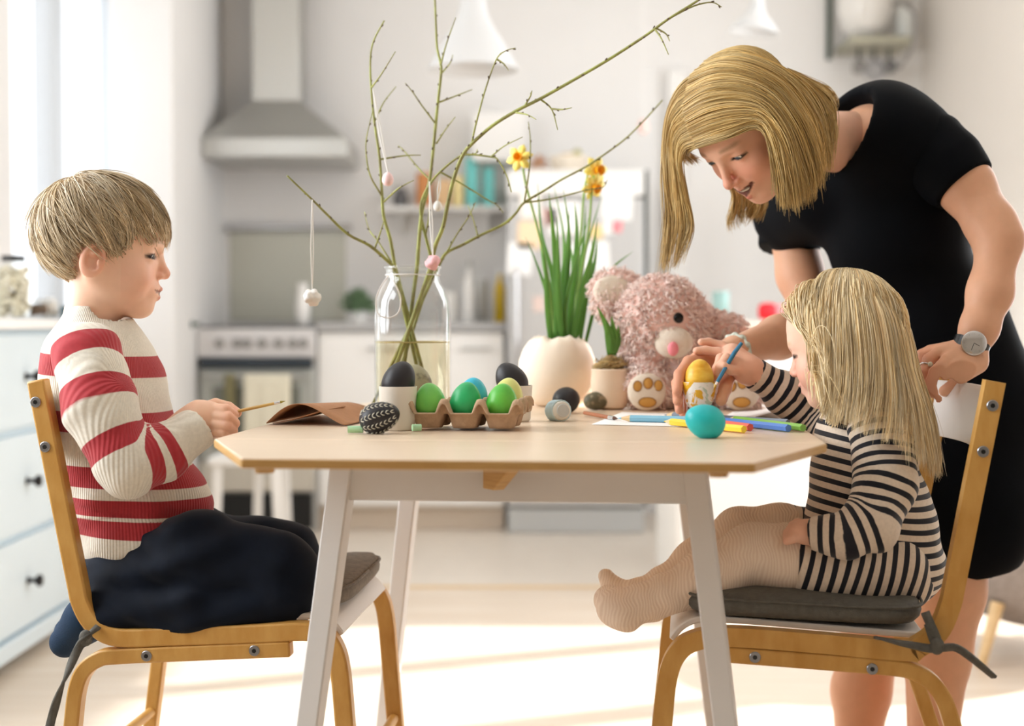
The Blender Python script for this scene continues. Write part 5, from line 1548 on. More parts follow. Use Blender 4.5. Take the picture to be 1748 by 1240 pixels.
# ================================================================== the boy
boy = thing('person', 'fair-haired boy in a red and white striped jumper kneeling on the left chair', 'person', onplane(330, 1050, BL, uL) + sL * .18, 'people at the table')
sB = .2135; OB = PA(175, 420, 2.17)
RB = frame((math.cos(math.radians(12)), math.sin(math.radians(12)), -.06), (0.02, 0, 1))
V1, Q1, C1 = head_mesh('child', OB, RB, sB, (244, 202, 176), (210, 124, 112), (150, 122, 92), .30)
SKB = np.array(srgb((238, 194, 166)))
# right hand (fist round the brush) and forearm
wr = PA(318, 725, 2.10); Hd = PA(352, 716, 2.10)
lo, hi = bbox_of([PA(230, 790, 2.1), PA(420, 670, 2.16)], .04)
F = Field(lo, hi, .0019)
F.chain([PA(250, 780, 2.09), PA(300, 745, 2.10), wr], [.028, .025, .021], k=.01)
F.chain([wr, PA(342, 716, 2.103), PA(362, 712, 2.105)], [.021, .0265, .0215], k=.012)
F.rc(PA(348, 728, 2.10), PA(364, 730, 2.10), .020, .0155, k=.012)
fingers(F, [([PA(362, 699, 2.100), PA(385, 700, 2.088), PA(398, 709, 2.100), PA(390, 715, 2.125)], .0092, .0076),
            ([PA(364, 711, 2.092), PA(389, 713, 2.080), PA(400, 723, 2.094), PA(390, 728, 2.12)], .0092, .0076),
            ([PA(362, 724, 2.088), PA(387, 727, 2.078), PA(397, 736, 2.092), PA(388, 739, 2.12)], .0088, .0072),
            ([PA(360, 736, 2.088), PA(381, 740, 2.080), PA(391, 746, 2.095), PA(382, 747, 2.12)], .0078, .0064),
            ([PA(338, 702, 2.12), PA(368, 691, 2.13), PA(390, 696, 2.13), PA(404, 705, 2.122)], .0105, .0078)], k=.0016)
V2, Q2 = F.net()
# left hand lies behind the right one
lo, hi = bbox_of([PA(270, 760, 2.2), PA(420, 690, 2.3)], .05)
F = Field(lo, hi, .003)
F.chain([PA(270, 760, 2.30), PA(330, 728, 2.27), PA(355, 724, 2.25)], [.027, .021, .025], k=.01)
fingers(F, [([PA(352, 712 + 9 * i, 2.24), PA(376, 714 + 9 * i, 2.22), PA(388, 724 + 7 * i, 2.21), PA(378, 730 + 6 * i, 2.20)], .009, .007) for i in range(4)])
fingers(F, [([PA(345, 706, 2.23), PA(368, 700, 2.21), PA(384, 706, 2.20)], .0095, .0075)])
V3, Q3 = F.net()
# trunk, thighs, shins inside the clothes
T_sh = [PA(150, 612, 2.07), PA(185, 610, 2.32)]
HIPB = [PA(212, 1000, 2.12), PA(222, 990, 2.27)]; KNB = [PA(480, 985, 2.09), PA(492, 950, 2.27)]; ANB = [PA(178, 1050, 2.12), PA(190, 1035, 2.25)]; TOB = [PA(112, 1096, 2.13), PA(118, 1080, 2.25)]
def boy_body(F, off, k=.03, legs=True):
    F.el(PA(170, 640, 2.19), (.066, .10, .10), k=k, off=off); F.el(PA(195, 770, 2.19), (.07, .09, .13), k=k, off=off); F.el(PA(222, 940, 2.195), (.074, .095, .075), k=k, off=off)
    F.rc(PA(165, 590, 2.17), PA(170, 545, 2.17), .045, .04, k=k, off=off)
lo, hi = bbox_of([PA(70, 540, 2.19), PA(560, 1130, 2.19)], .16)
F = Field(lo, hi, .008)
boy_body(F, -.012)
for i in (0, 1):
    F.chain([HIPB[i], KNB[i]], [.058, .045], k=.02); F.chain([KNB[i] + np.array([-.01, 0, -.03]), ANB[i], TOB[i]], [.04, .028, .018], k=.02)
    F.chain([T_sh[i], [PA(222, 800, 2.05), PA(240, 790, 2.34)][i], [PA(262, 772, 2.09), PA(280, 756, 2.30)][i]], [.03, .026, .022], k=.02)
V4, Q4 = F.net()
Vb, Qb = join_nets([(V1, Q1), (V2, Q2), (V3, Q3), (V4, Q4)])
Cb = np.concatenate([C1, np.tile(SKB, (len(V2) + len(V3) + len(V4), 1))])
kn_ = np.zeros(len(Cb)); seg = slice(len(V1), len(V1) + len(V2))
kn_[seg] = np.clip((V2[:, 0] - PA(372, 0, 2.1)[0]) / .02, 0, 1)
Cb = Cb * (1 - .35 * kn_[:, None]) + .35 * kn_[:, None] * np.array(srgb((218, 138, 112)))
bb = link('body', npmesh('body', Vb, Qb, attrs={'col': Cb}), M['skin'], boy)
eyeballs('child', OB, RB, sB, boy, (62, 50, 42), look=(1, -.05, -.35))

# jumper
M['jumper'] = stripe_mat('striped_jumper', 'band', (228, 222, 208), (172, 44, 52), rib=True, ribscale=420)
SH_B = [PA(148, 615, 2.075), PA(215, 800, 2.035), PA(345, 728, 2.095)]
lo, hi = bbox_of([PA(60, 530, 2.19), PA(390, 1000, 2.19)], .16)
F = Field(lo, hi, .0048)
F.el(PA(166, 600, 2.185), (.070, .128, .050), k=.03); F.el(PA(176, 660, 2.19), (.090, .122, .085), k=.04); F.el(PA(196, 760, 2.19), (.098, .112, .10), k=.04)
F.el(PA(232, 845, 2.19), (.110, .112, .075), k=.04); F.el(PA(255, 915, 2.19), (.108, .120, .075), k=.03)
F.rc(PA(168, 585, 2.17), PA(168, 550, 2.17), .060, .050, k=.025)
F.rc(PA(168, 556, 2.17), PA(173, 520, 2.17), .0455, .0455, k=.004, sub=True)
hp = PA(260, 930, 2.19); F.half(hp, np.array([.42, 0, -.91]))
F.ripple(lambda X, Y, Z: .0028 * vnoise(X, Y, Z, 38, 1.3) + .004 * np.exp(-((Z - PA(230, 862, 2.19)[2] + .1 * (X - PA(230, 862, 2.19)[0])) / .006) ** 2))
V, Q = F.net(); V = relax(V, Q, 2, .4)
# band centres as image rows of the resting knit, turned into heights
def torso_bands(V):
    px = CX + FPX * V[:, 0] / V[:, 1]; py = 620 - FPX * (((V[:, 2] - CAMH) / V[:, 1]) + math.tan(PITCH))
    z0 = V[:, 2] + .045 * (V[:, 0] - OB[0])
    cs = [(PA(175, y, 2.19)[2], w) for y, w in ((622, .016), (714, .0155), (803, .0155), (852, .0125), (886, .0130))]
    return np.min([np.abs(z0 - c) - w for c, w in cs], axis=0)
jm = link('jumper', npmesh('jumper', V, Q, attrs={'t': torso_bands(V), 'rib': np.arctan2(V[:, 1] - 2.19, V[:, 0] - OB[0]) * .22}), M['jumper'], boy)
def sleeve(name, J, R, cuff, parent, matl, bands=None, h=.0042, fold=.0022, seed=0, scale=1.0, endcut=True, k=.018):
    lo, hi = bbox_of(J, max(R) + .03); F = Field(lo, hi, h)
    F.chain(J, R, k=k)
    d = np.array(J[-1]) - np.array(J[-2]); F.half(J[-1], d)
    if cuff: F.rc(np.array(J[-1]) - unit(d) * .012, np.array(J[-1]) + unit(d) * .02, cuff, cuff, k=.002, sub=True)
    el_ = np.array(J[len(J) // 2])
    F.ripple(lambda X, Y, Z: fold * vnoise(X, Y, Z, 46, seed) + fold * 1.3 * np.sin(((X - el_[0]) * d[0] + (Z - el_[2]) * d[2]) / np.linalg.norm(d) * 150) * np.exp(-(((X - el_[0]) ** 2 + (Y - el_[1]) ** 2 + (Z - el_[2]) ** 2) / .0022)))
    V, Q = F.net(); V = relax(V, Q, 1, .4)
    t, _ = bones(V, J); t = smooth_t(V, Q, t, 10)
    at = t * scale if bands is None else np.min([np.abs(t - c) - w for c, w in bands], axis=0)
    return link(name, npmesh(name, V, Q, attrs={'t': at, 'rib': np.arctan2(V[:, 1] - el_[1], V[:, 0] - el_[0]) * .05}), matl, parent)
SB = [(.0, .018), (.074, .0170), (.150, .0160), (.206, .0120), (.244, .0105)]
sleeve('sleeve', [PA(150, 608, 2.085), PA(172, 700, 2.045), PA(218, 795, 2.03), PA(270, 775, 2.06), PA(345, 728, 2.095)], [.052, .050, .045, .039, .031], .024, jm, M['jumper'], SB, seed=1)
sleeve('sleeve', [PA(188, 606, 2.29), PA(215, 700, 2.33), PA(245, 790, 2.345), PA(285, 765, 2.31), PA(338, 728, 2.265)], [.052, .050, .045, .039, .031], .024, jm, M['jumper'], SB, seed=2)
# ribbed collar
cc = PA(169, 553, 2.17); pts = []
for a in np.linspace(0, 2 * math.pi, 41): pts.append((cc[0] + .049 * math.cos(a), cc[1] + .050 * math.sin(a), cc[2] - .006 - .016 * math.cos(a)))
MB().tube(pts, .0058, 8).build('collar', mat('jumper_rib_white', (230, 225, 212), .9, bump=.6, bscale=420), jm, smooth=True)

# trousers and socks
M['navy'] = mat('navy_velour', (9, 18, 32), .85, var=.3, vscale=30, spec=.2, sheen=.06)
lo, hi = bbox_of([PA(100, 860, 2.0), PA(560, 1090, 2.4)], .05)
F = Field(lo, hi, .005)
F.el(PA(222, 985, 2.195), (.092, .112, .055), k=.02)
for i in (0, 1):
    up_ = [0, -12][i]
    F.chain([HIPB[i], PA(340, 946 + up_, [2.085, 2.27][i]), PA(475, [968, 944][i], [2.07, 2.27][i])], [.060, .057, .053], k=.03)
    F.el(PA([490, 496][i], [1000, 960][i], [2.07, 2.27][i]), (.052, .056, .062), k=.014)
    F.chain([PA(470, [1030, 1015][i], [2.065, 2.27][i]), PA(330, [1042, 1034][i], [2.055, 2.26][i]), PA(185, [1042, 1036][i], [2.075, 2.25][i])], [.044, .041, .040], k=.006)
F.el(PA(235, 935, 2.095), (.032, .016, .030), k=.015)
F.ripple(lambda X, Y, Z: .0018 * vnoise(X, Y, Z, 42, 2.1) + .0030 * np.sin(120 * (Z - .35 * X)) * np.exp(-((X - PA(300, 0, 2.1)[0]) / .16) ** 2) + .0022 * np.sin(95 * (X + 1.8 * Z)) * np.exp(-((X - PA(230, 0, 2.1)[0]) / .09) ** 2))
V, Q = F.net(); V = relax(V, Q, 2, .4)
link('trousers', npmesh('trousers', V, Q), M['navy'], boy)
M['sock_navy'] = mat('petrol_sock', (22, 48, 74), .9, bump=.4, bscale=400)
for i in (0, 1):
    a, b, c_ = ANB[i], TOB[i], None
    F = Field(*bbox_of([a, b], .06), .004)
    F.chain([a, PA(148, 1058, [2.12, 2.25][i]), b], [.030, .032, .024], k=.015)
    V, Q = F.net(); link('sock', npmesh('sock', V, Q), M['sock_navy'], boy)

# hair: combed from the crown, fringe over the forehead
CAPC, CAPR = np.array((-.015, 0, .125)), np.array((.437, .372, .388))
def zline_boy(u):
    return np.interp(u, [-.5, -.32, -.24, -.16, -.10, .02, .06, .13, .18, .26, .34, .46], [-.32, -.30, -.25, -.17, .02, .02, -.10, -.06, .04, .10, .13, .10])
def scalp(n, keep):
    out = []
    while sum(len(o) for o in out) < n:
        d = rng.normal(0, 1, (n * 2, 3)); d /= np.linalg.norm(d, axis=1, keepdims=True); p = CAPC + d * CAPR
        out.append(p[keep(p)])
    return np.concatenate(out)[:n]
NB = 4600
roots = scalp(NB, lambda p: p[:, 2] > zline_boy(p[:, 0]) + .05)
pole = np.array((-.22, .02, .47))
dv = roots - pole; nrm = (roots - CAPC) / CAPR ** 2; nrm /= np.linalg.norm(nrm, axis=1, keepdims=True)
dv -= nrm * (dv * nrm).sum(1)[:, None]; dv += np.cross(nrm, dv) * (.30 + .25 * np.sin(9 * roots[:, :1] + 7 * roots[:, 1:2])) + rng.normal(0, .04, dv.shape)
gl = RB.T @ np.array((0, 0, -1.0))
off = rng.uniform(.02, .15, NB) * np.where(roots[:, 0] < -.2, 1.45, 1.0)
zj = .055 * rng.normal(0, 1, NB)
pth = march(roots, dv, 11, .042, CAPC, CAPR, off * .25, gl, .05, .8, zend=lambda q: q[:, 2] > zline_boy(q[:, 0]) - .025 + zj, noise=.06, offgrow=off * .85)
pth = clump(pth, 170, .75); lt_ = lock_tone(LOCK, .14)
hb_ = strands('hair', to_world(pth.reshape(-1, 3), OB, RB, sB).reshape(pth.shape), rng.uniform(.0005, .0010, NB), hair_cols(NB, [(224, 204, 170), (196, 172, 134), (236, 222, 196), (162, 136, 100)], .09) * lt_, M['hair'], boy)
def cap(name, O, R, s, grow, cut, col, parent, cutk=None, extra=None):
    F = Field((-.62, -.52, -.62), (.6, .52, .66), .016)
    F.el(CAPC, CAPR + grow, k=.02)
    if extra: extra(F)
    if callable(cut):
        X = F.ax[0][:, None, None]; Y = F.ax[1][None, :, None]; Z = F.ax[2][None, None, :]
        F.F = np.maximum(F.F, cut(X, Y, Z).astype(np.float32) + 0 * F.F)
    else:
        for p_, n_ in cut: F.half(p_, n_)
    F.el(CAPC, CAPR - .02, k=.004, sub=True)
    V, Q = F.net(); V = relax(V, Q, 1, .4)
    C = np.tile(np.array(srgb(col)), (len(V), 1)) * rng.uniform(.85, 1.1, (len(V), 1))
    return link(name, npmesh(name, to_world(V, O, R, s), Q, attrs={'col': C}), M['hair'], parent)
cap('hair_base', OB, RB, sB, .012, lambda X, Y, Z: (zline_boy(X) + .11 - Z) * .8, (150, 124, 88), hb_)
# brush in the boy's hand
def brush(label, a, b, r, col, tipm, back):
    a, b = Vector(a), Vector(b); d = (b - a)
    t = thing('paint_brush', label, 'brush', (a + b) / 2, 'paint brushes in the children\'s hands')
    MB().tube([a - d * back, a, a.lerp(b, .55), a.lerp(b, .8)], [r * .6, r, r * .95, r * .8], 10).build('handle', mat('brush_handle', col, .35, coat=.3), t, smooth='auto')
    MB().cyl(a.lerp(b, .8), a.lerp(b, .91), r * .9, r * .8, 12).build('ferrule', M['chrome'], t, smooth='auto')
    MB().cyl(a.lerp(b, .91), b, r * .8, r * .12, 10).build('bristles', tipm, t, smooth='auto')
    return t
b_ = brush('thin tan paint brush pointing right from the boy\'s fist', PA(398, 704, 2.12), PA(487, 685, 2.10), .0026, (196, 158, 84), mat('bristle_olive', (150, 138, 60), .7), .25)

# ================================================================== the girl
girl = thing('person', 'small blonde girl in a black and cream striped dress sitting on the right chair', 'person', onplane(1470, 1040, BR, uR) + sR * .18, 'people at the table')
sG = .188; OG = PA(1438, 580, 2.11)
ag = math.radians(31); dg = math.radians(13)
RG = frame((-math.cos(ag) * math.cos(dg), math.sin(ag) * math.cos(dg), -math.sin(dg)), (0, 0, 1))
V1, Q1, C1 = head_mesh('child', OG, RG, sG, (240, 198, 176), (214, 128, 116), (196, 164, 126), .55)
SKG = np.array(srgb((236, 186, 160)))
# right hand with the brush
lo, hi = bbox_of([PA(1180, 560, 2.2), PA(1340, 690, 2.3)], .03)
F = Field(lo, hi, .0022)
Yh = 2.235
F.chain([PA(1340, 672, 2.25), PA(1296, 645, 2.24), PA(1278, 632, Yh)], [.023, .0205, .021], k=.01)
F.chain([PA(1278, 630, Yh), PA(1250, 606, Yh + .012)], [.0215, .0185], k=.01)
F.rc(PA(1272, 636, Yh - .005), PA(1254, 625, Yh - .012), .016, .0135, k=.01)
fingers(F, [([PA(1252, 604, Yh + .02), PA(1232, 590, Yh + .03), PA(1210, 584, Yh + .03), PA(1197, 584, Yh + .025)], .0078, .0058),
            ([PA(1248, 608, Yh + .008), PA(1226, 601, Yh + .012), PA(1204, 598, Yh + .012), PA(1189, 599, Yh + .010)], .0080, .0060),
            ([PA(1248, 612, Yh - .004), PA(1230, 612, Yh - .006), PA(1223, 630, Yh - .018), PA(1222, 644, Yh - .024)], .0080, .0060),
            ([PA(1252, 615, Yh - .012), PA(1240, 612, Yh - .024), PA(1229, 626, Yh - .030), PA(1226, 640, Yh - .030)], .0080, .0062),
            ([PA(1262, 632, Yh - .016), PA(1247, 632, Yh - .030), PA(1236, 626, Yh - .036)], .0090, .0070)], k=.0035)
V2, Q2 = F.net()
# left hand resting in the lap
lo, hi = bbox_of([PA(1330, 880, 1.98), PA(1420, 940, 2.03)], .03)
F = Field(lo, hi, .0024)
F.chain([PA(1410, 912, 2.0), PA(1382, 909, 2.0), PA(1368, 908, 2.0)], [.021, .017, .017], k=.008)
fingers(F, [([PA(1367, 899 + 6 * i, 2.01 - .006 * i), PA(1352, 902 + 6 * i, 2.005 - .006 * i), PA(1343, 910 + 5 * i, 2.005 - .005 * i)], .0072, .0056) for i in range(4)])
fingers(F, [([PA(1378, 900, 2.02), PA(1362, 894, 2.025), PA(1352, 897, 2.03)], .0078, .006)])
V3, Q3 = F.net()
KNG = [PA(1285, 948, 2.045), PA(1262, 912, 2.20)]; HPG = [PA(1500, 980, 2.06), PA(1500, 965, 2.19)]; AKG = [PA(1120, 1022, 2.035), PA(1112, 1008, 2.17)]
lo, hi = bbox_of([PA(1000, 680, 2.12), PA(1610, 1090, 2.12)], .14)
F = Field(lo, hi, .008)
F.el(PA(1478, 770, 2.125), (.055, .08, .085), k=.03); F.el(PA(1485, 900, 2.125), (.062, .08, .10), k=.03); F.rc(PA(1470, 720, 2.12), PA(1455, 670, 2.115), .034, .034, k=.02)
for i in (0, 1):
    F.chain([HPG[i], KNG[i], AKG[i]], [.048, .032, .02], k=.02)
V4, Q4 = F.net()
Vb, Qb = join_nets([(V1, Q1), (V2, Q2), (V3, Q3), (V4, Q4)])
Cb = np.concatenate([C1, np.tile(SKG, (len(V2) + len(V3) + len(V4), 1))])
link('body', npmesh('body', Vb, Qb, attrs={'col': Cb}), M['skin'], girl)
eyeballs('child', OG, RG, sG, girl, look=(1, .1, -.35))
# dress: bodice, skirt, sleeves
M['stripe'] = stripe_mat('breton_stripes', 'wave', (224, 208, 190), (16, 18, 30), .0165, -.12, rib=False)
lo, hi = bbox_of([PA(1360, 680, 2.02), PA(1615, 1050, 2.22)], .05)
F = Field(lo, hi, .0045)
F.el(PA(1475, 740, 2.125), (.062, .10, .045), k=.03); F.el(PA(1474, 800, 2.125), (.078, .098, .075), k=.04); F.el(PA(1486, 885, 2.125), (.094, .105, .085), k=.04); F.el(PA(1512, 965, 2.125), (.086, .112, .070), k=.03)
F.rc(PA(1468, 725, 2.12), PA(1462, 695, 2.118), .050, .038, k=.02)
F.ripple(lambda X, Y, Z: .0032 * vnoise(X, Y, Z, 34, .7) + .0022 * np.sin(75 * (X + .5 * Z)) * np.exp(-((Z - PA(0, 930, 2.1)[2]) / .08) ** 2))
V, Q = F.net(); V = relax(V, Q, 2, .4)
dr = link('dress', npmesh('dress', V, Q, attrs={'t': V[:, 2] + .02 * np.sin(14 * (V[:, 0] - .5)) - .05 * (V[:, 0] - .5)}), M['stripe'], girl)
lo, hi = bbox_of([PA(1290, 860, 2.02), PA(1600, 1050, 2.22)], .05)
F = Field(lo, hi, .0045)
F.chain([PA(1520, 975, 2.065), PA(1440, 972, 2.05), PA(1362, 968, 2.04)], [.062, .060, .057], k=.03)
F.chain([PA(1510, 955, 2.20), PA(1420, 930, 2.20), PA(1312, 912, 2.20)], [.060, .054, .046], k=.03)
F.el(PA(1450, 985, 2.125), (.09, .09, .04), k=.03)
F.half(PA(1346, 960, 2.04), np.array([-1, 0, .12]) * 1.0) if False else None
F.ripple(lambda X, Y, Z: .003 * vnoise(X, Y, Z, 40, 1.9))
X = F.ax[0][:, None, None]; Yg = F.ax[1][None, :, None]; Z = F.ax[2][None, None, :]
xe = np.interp(Yg, [2.05, 2.18], [PA(1350, 960, 2.04)[0], PA(1306, 900, 2.20)[0]])
F.F = np.maximum(F.F, (xe - X + .1 * (Z - PA(0, 970, 2.05)[2])).astype(np.float32) + 0 * F.F)
V, Q = F.net(); V = relax(V, Q, 2, .4)
link('skirt', npmesh('skirt', V, Q, attrs={'t': V[:, 0] * .95 - .25 * V[:, 2]}), M['stripe'], dr)
sleeve('sleeve', [PA(1502, 745, 2.045), PA(1512, 820, 2.01), PA(1492, 892, 1.985), PA(1440, 912, 1.985), PA(1384, 911, 1.998)], [.046, .043, .038, .030, .023], .0165, dr, M['stripe'], seed=4, fold=.0028)
sleeve('sleeve', [PA(1448, 742, 2.205), PA(1420, 738, 2.235), PA(1388, 712, 2.255), PA(1340, 672, 2.25), PA(1287, 638, 2.24)], [.044, .040, .036, .031, .025], .0175, dr, M['stripe'], seed=5, fold=.0025)
# patterned tights
def tights_mat():
    m = mat('cream_pointelle', (212, 186, 164), .85); nt = m.node_tree; N = nt.nodes; L = nt.links; b = N['Principled BSDF']
    tc = N.new('ShaderNodeTexCoord'); w = N.new('ShaderNodeTexWave'); w.inputs['Scale'].default_value = 70; w.inputs['Distortion'].default_value = 9; w.inputs['Detail'].default_value = 0; w.inputs['Detail Scale'].default_value = .6
    L.new(tc.outputs['Object'], w.inputs['Vector'])
    bp = N.new('ShaderNodeBump'); bp.inputs['Strength'].default_value = .3; bp.inputs['Distance'].default_value = .0012
    L.new(w.outputs['Fac'], bp.inputs['Height']); L.new(bp.outputs[0], b.inputs['Normal'])
    rp = N.new('ShaderNodeValToRGB'); rp.color_ramp.elements[0].color = (*srgb((230, 208, 188)), 1); rp.color_ramp.elements[1].color = (*srgb((242, 224, 206)), 1)
    L.new(w.outputs['Fac'], rp.inputs[0]); L.new(rp.outputs[0], b.inputs['Base Color'])
    return m
M['tights'] = tights_mat()
lo, hi = bbox_of([PA(1010, 860, 2.02), PA(1420, 1090, 2.22)], .05)
F = Field(lo, hi, .0042)
F.chain([PA(1420, 965, 2.05), PA(1345, 958, 2.045), KNG[0]], [.052, .050, .043], k=.02)
F.chain([KNG[0], PA(1215, 985, 2.04), AKG[0], PA(1085, 1034, 2.035)], [.041, .040, .026, .027], k=.02)
F.chain([PA(1420, 925, 2.2), PA(1330, 912, 2.2), KNG[1]], [.048, .044, .038], k=.02)
F.chain([KNG[1], PA(1195, 958, 2.19), AKG[1], PA(1078, 1018, 2.165)], [.037, .034, .022, .022], k=.02)
F.chain([PA(1068, 1050, 2.025), PA(1052, 1040, 2.045), PA(1040, 1026, 2.075)], [.0255, .0245, .0215], k=.016)
F.el(PA(1039, 1022, 2.085), (.016, .024, .017), k=.012)
F.chain([PA(1068, 1028, 2.16), PA(1050, 1010, 2.175), PA(1034, 985, 2.18)], [.021, .018, .0125], k=.012)
F.ripple(lambda X, Y, Z: .0018 * np.sin(170 * (X * .8 + Z * .5)) * np.exp(-((X - PA(1115, 0, 2.03)[0]) / .035) ** 2) + .001 * vnoise(X, Y, Z, 60, 1))
V, Q = F.net(); V = relax(V, Q, 1, .4)
link('tights', npmesh('tights', V, Q), M['tights'], girl)
# long straight hair
NG = 2400
UFX = [-.7, -.2, 0, .1, .25, .36, .5, .7]
UFY = [.20, .13, .11, .15, .27, .40, .6, .8]
def hl_girl(p):     # hairline
    return (p[:, 2] > np.interp(p[:, 0], [-.5, -.15, .05, .18, .27, .36, .45], [-.36, -.30, -.12, .10, .24, .33, .36]))
roots = scalp(NG, hl_girl)
nrm = (roots - CAPC) / CAPR ** 2; nrm /= np.linalg.norm(nrm, axis=1, keepdims=True)
gl = RG.T @ np.array((0, 0, -1.0))
ya = np.clip(np.abs(roots[:, 1]) / .3, 0, 1); sgn = np.where(roots[:, 1] > -.02, 1, -1)
dv = np.stack([-1.6 * np.clip(roots[:, 0] - .02, 0, .4), sgn * (1 - ya) * .9, -.2 - ya], 1)
back_ = np.clip((-.1 - roots[:, 0]) / .25, 0, 1)[:, None]
dv = dv * (1 - back_ * .7) + back_ * (gl + np.array((-.2, 0, 0)))
dv -= nrm * (dv * nrm).sum(1)[:, None]; dv /= np.linalg.norm(dv, axis=1, keepdims=True) + 1e-6; dv += rng.normal(0, .06, dv.shape)
def loc(px, py, Y): return (RG.T @ (PA(px, py, Y) - OG)) / sG
off = rng.uniform(.04, .22, NG)
coll = [(loc(1486, 830, 2.125), np.array((.085, .112, .11)) / sG), (loc(1500, 735, 2.05), np.array((.054,) * 3) / sG), (loc(1475, 745, 2.125), np.array((.072, .10, .05)) / sG)]
zl = rng.uniform(-.16, .10, NG); ug = rng.uniform(-.05, .03, NG)
def guard(q):      # keep the hair off the face
    um = np.interp(q[:, 2], UFX, UFY) + ug
    q[:, 0] = np.where(q[:, 0] > um, um + (q[:, 0] - um) * .35, q[:, 0]); return q
def zend_g(q):
    w = to_world(q, OG, RG, sG); px = CX + FPX * w[:, 0] / w[:, 1]
    py = CY - FPX * ((w[:, 2] - CAMH) / w[:, 1] + math.tan(PITCH))
    return py < np.interp(px, [1380, 1420, 1470, 1540, 1600, 1640], [680, 715, 742, 785, 815, 800]) + zl * 190
pth = march(roots, dv, 27, .060, CAPC, CAPR, off * .35, gl, lambda f: .10 + .34 * f, lambda f: .25 * (1 - f) ** 3, zend=zend_g, coll=coll, noise=.02, offgrow=off * .75, guard=guard)
pth = clump(pth, 120, .6); lt_ = lock_tone(LOCK, .16)
gg = [[P(L[0][0] * .4 + 1452 * .6, 468, 2.135)] + [P(*q) for q in L] for L in (
    [(1398, 492, 2.09), (1388, 522, 2.06), (1394, 560, 2.04), (1408, 615, 2.035), (1412, 680, 2.035)],
    [(1425, 478, 2.08), (1416, 540, 2.04), (1416, 600, 2.025), (1414, 660, 2.02), (1408, 715, 2.03)],
    [(1445, 474, 2.08), (1448, 540, 2.015), (1452, 610, 2.0), (1450, 670, 1.988), (1440, 728, 1.972)],
    [(1465, 470, 2.085), (1485, 540, 2.01), (1494, 610, 1.995), (1494, 680, 1.975), (1484, 738, 1.945)],
    [(1478, 470, 2.09), (1518, 540, 2.02), (1532, 620, 2.0), (1538, 690, 1.972), (1538, 762, 1.938)],
    [(1488, 472, 2.10), (1532, 545, 2.05), (1550, 630, 2.03), (1568, 705, 2.01), (1578, 795, 1.965)],
    [(1492, 474, 2.12), (1544, 555, 2.09), (1564, 640, 2.08), (1586, 720, 2.07), (1598, 818, 2.055)],
    [(1492, 476, 2.14), (1548, 560, 2.14), (1566, 650, 2.14), (1592, 730, 2.13), (1603, 805, 2.11)])]
pg = clump(guide_hair(gg, 2600, .0045, 28, .003), 130, .55); lt_ = np.concatenate([lt_, lock_tone(LOCK, .16)])
qq = ((pg - OG) @ RG) / sG; ee = (qq - CAPC) / CAPR; kk = np.linalg.norm(ee, axis=2, keepdims=True); tg_ = 1 + rng.uniform(.05, .13, (len(pg), 1, 1))
qq = np.where(kk < tg_, CAPC + ee / kk * tg_ * CAPR, qq); pth = np.concatenate([pth, qq]); NG = len(pth)
hg = strands('hair', to_world(pth.reshape(-1, 3), OG, RG, sG).reshape(pth.shape), rng.uniform(.0005, .0010, NG), hair_cols(NG, [(244, 226, 184), (230, 202, 148), (250, 240, 214), (200, 168, 114)], .08) * lt_, M['hair'], girl)
cap('hair_base', OG, RG, sG, .02, lambda X, Y, Z: (np.interp(X, [-.6, -.15, .05, .18, .27, .36, .45, .6], [-.36, -.30, -.12, .10, .24, .33, .36, .4]) - Z) * .8, (206, 178, 126), hg)
b_ = brush('blue paint brush in the girl\'s raised hand touching the yellow egg', PA(1242, 622, Yh - .034), PA(1219, 662, 2.165), .0032, (36, 118, 158), mat('bristle_ochre', (206, 170, 92), .7), 0.0)
MB().tube([PA(1242, 622, Yh - .034), PA(1254, 602, Yh - .028), PA(1266, 586, Yh - .022)], [.0034, .0036, .0028], 10).build('handle_end', bpy.data.materials['brush_handle.001'] if 'brush_handle.001' in bpy.data.materials else M['black'], b_, smooth='auto')

# ================================================================== the woman
wom = thing('person', 'blonde woman in a black dress bending over the girl from behind the chair', 'person', (PA(1600, 1400, 2.5)[0], 2.5, 0), 'people at the table')
sW = .219
RW = frame((-.55, -.39, -.735), (-.718, -.44, .539))
eye_mid = PA(1234, 276, 2.25)
OW = eye_mid - sW * (RW @ np.array((.375, 0, -.01)))
NW = PA(1440, 215, 2.37)
nkl = tuple((RW.T @ (PA(1478, 246, 2.425) - OW)) / sW)
V1, Q1, C1 = head_mesh('adult', OW, RW, sW, (236, 188, 162), (204, 108, 98), (142, 112, 76), .35, neck=((-.08, 0, -.20), nkl, .195, .25))
SKW = np.array(srgb((222, 170, 138)))
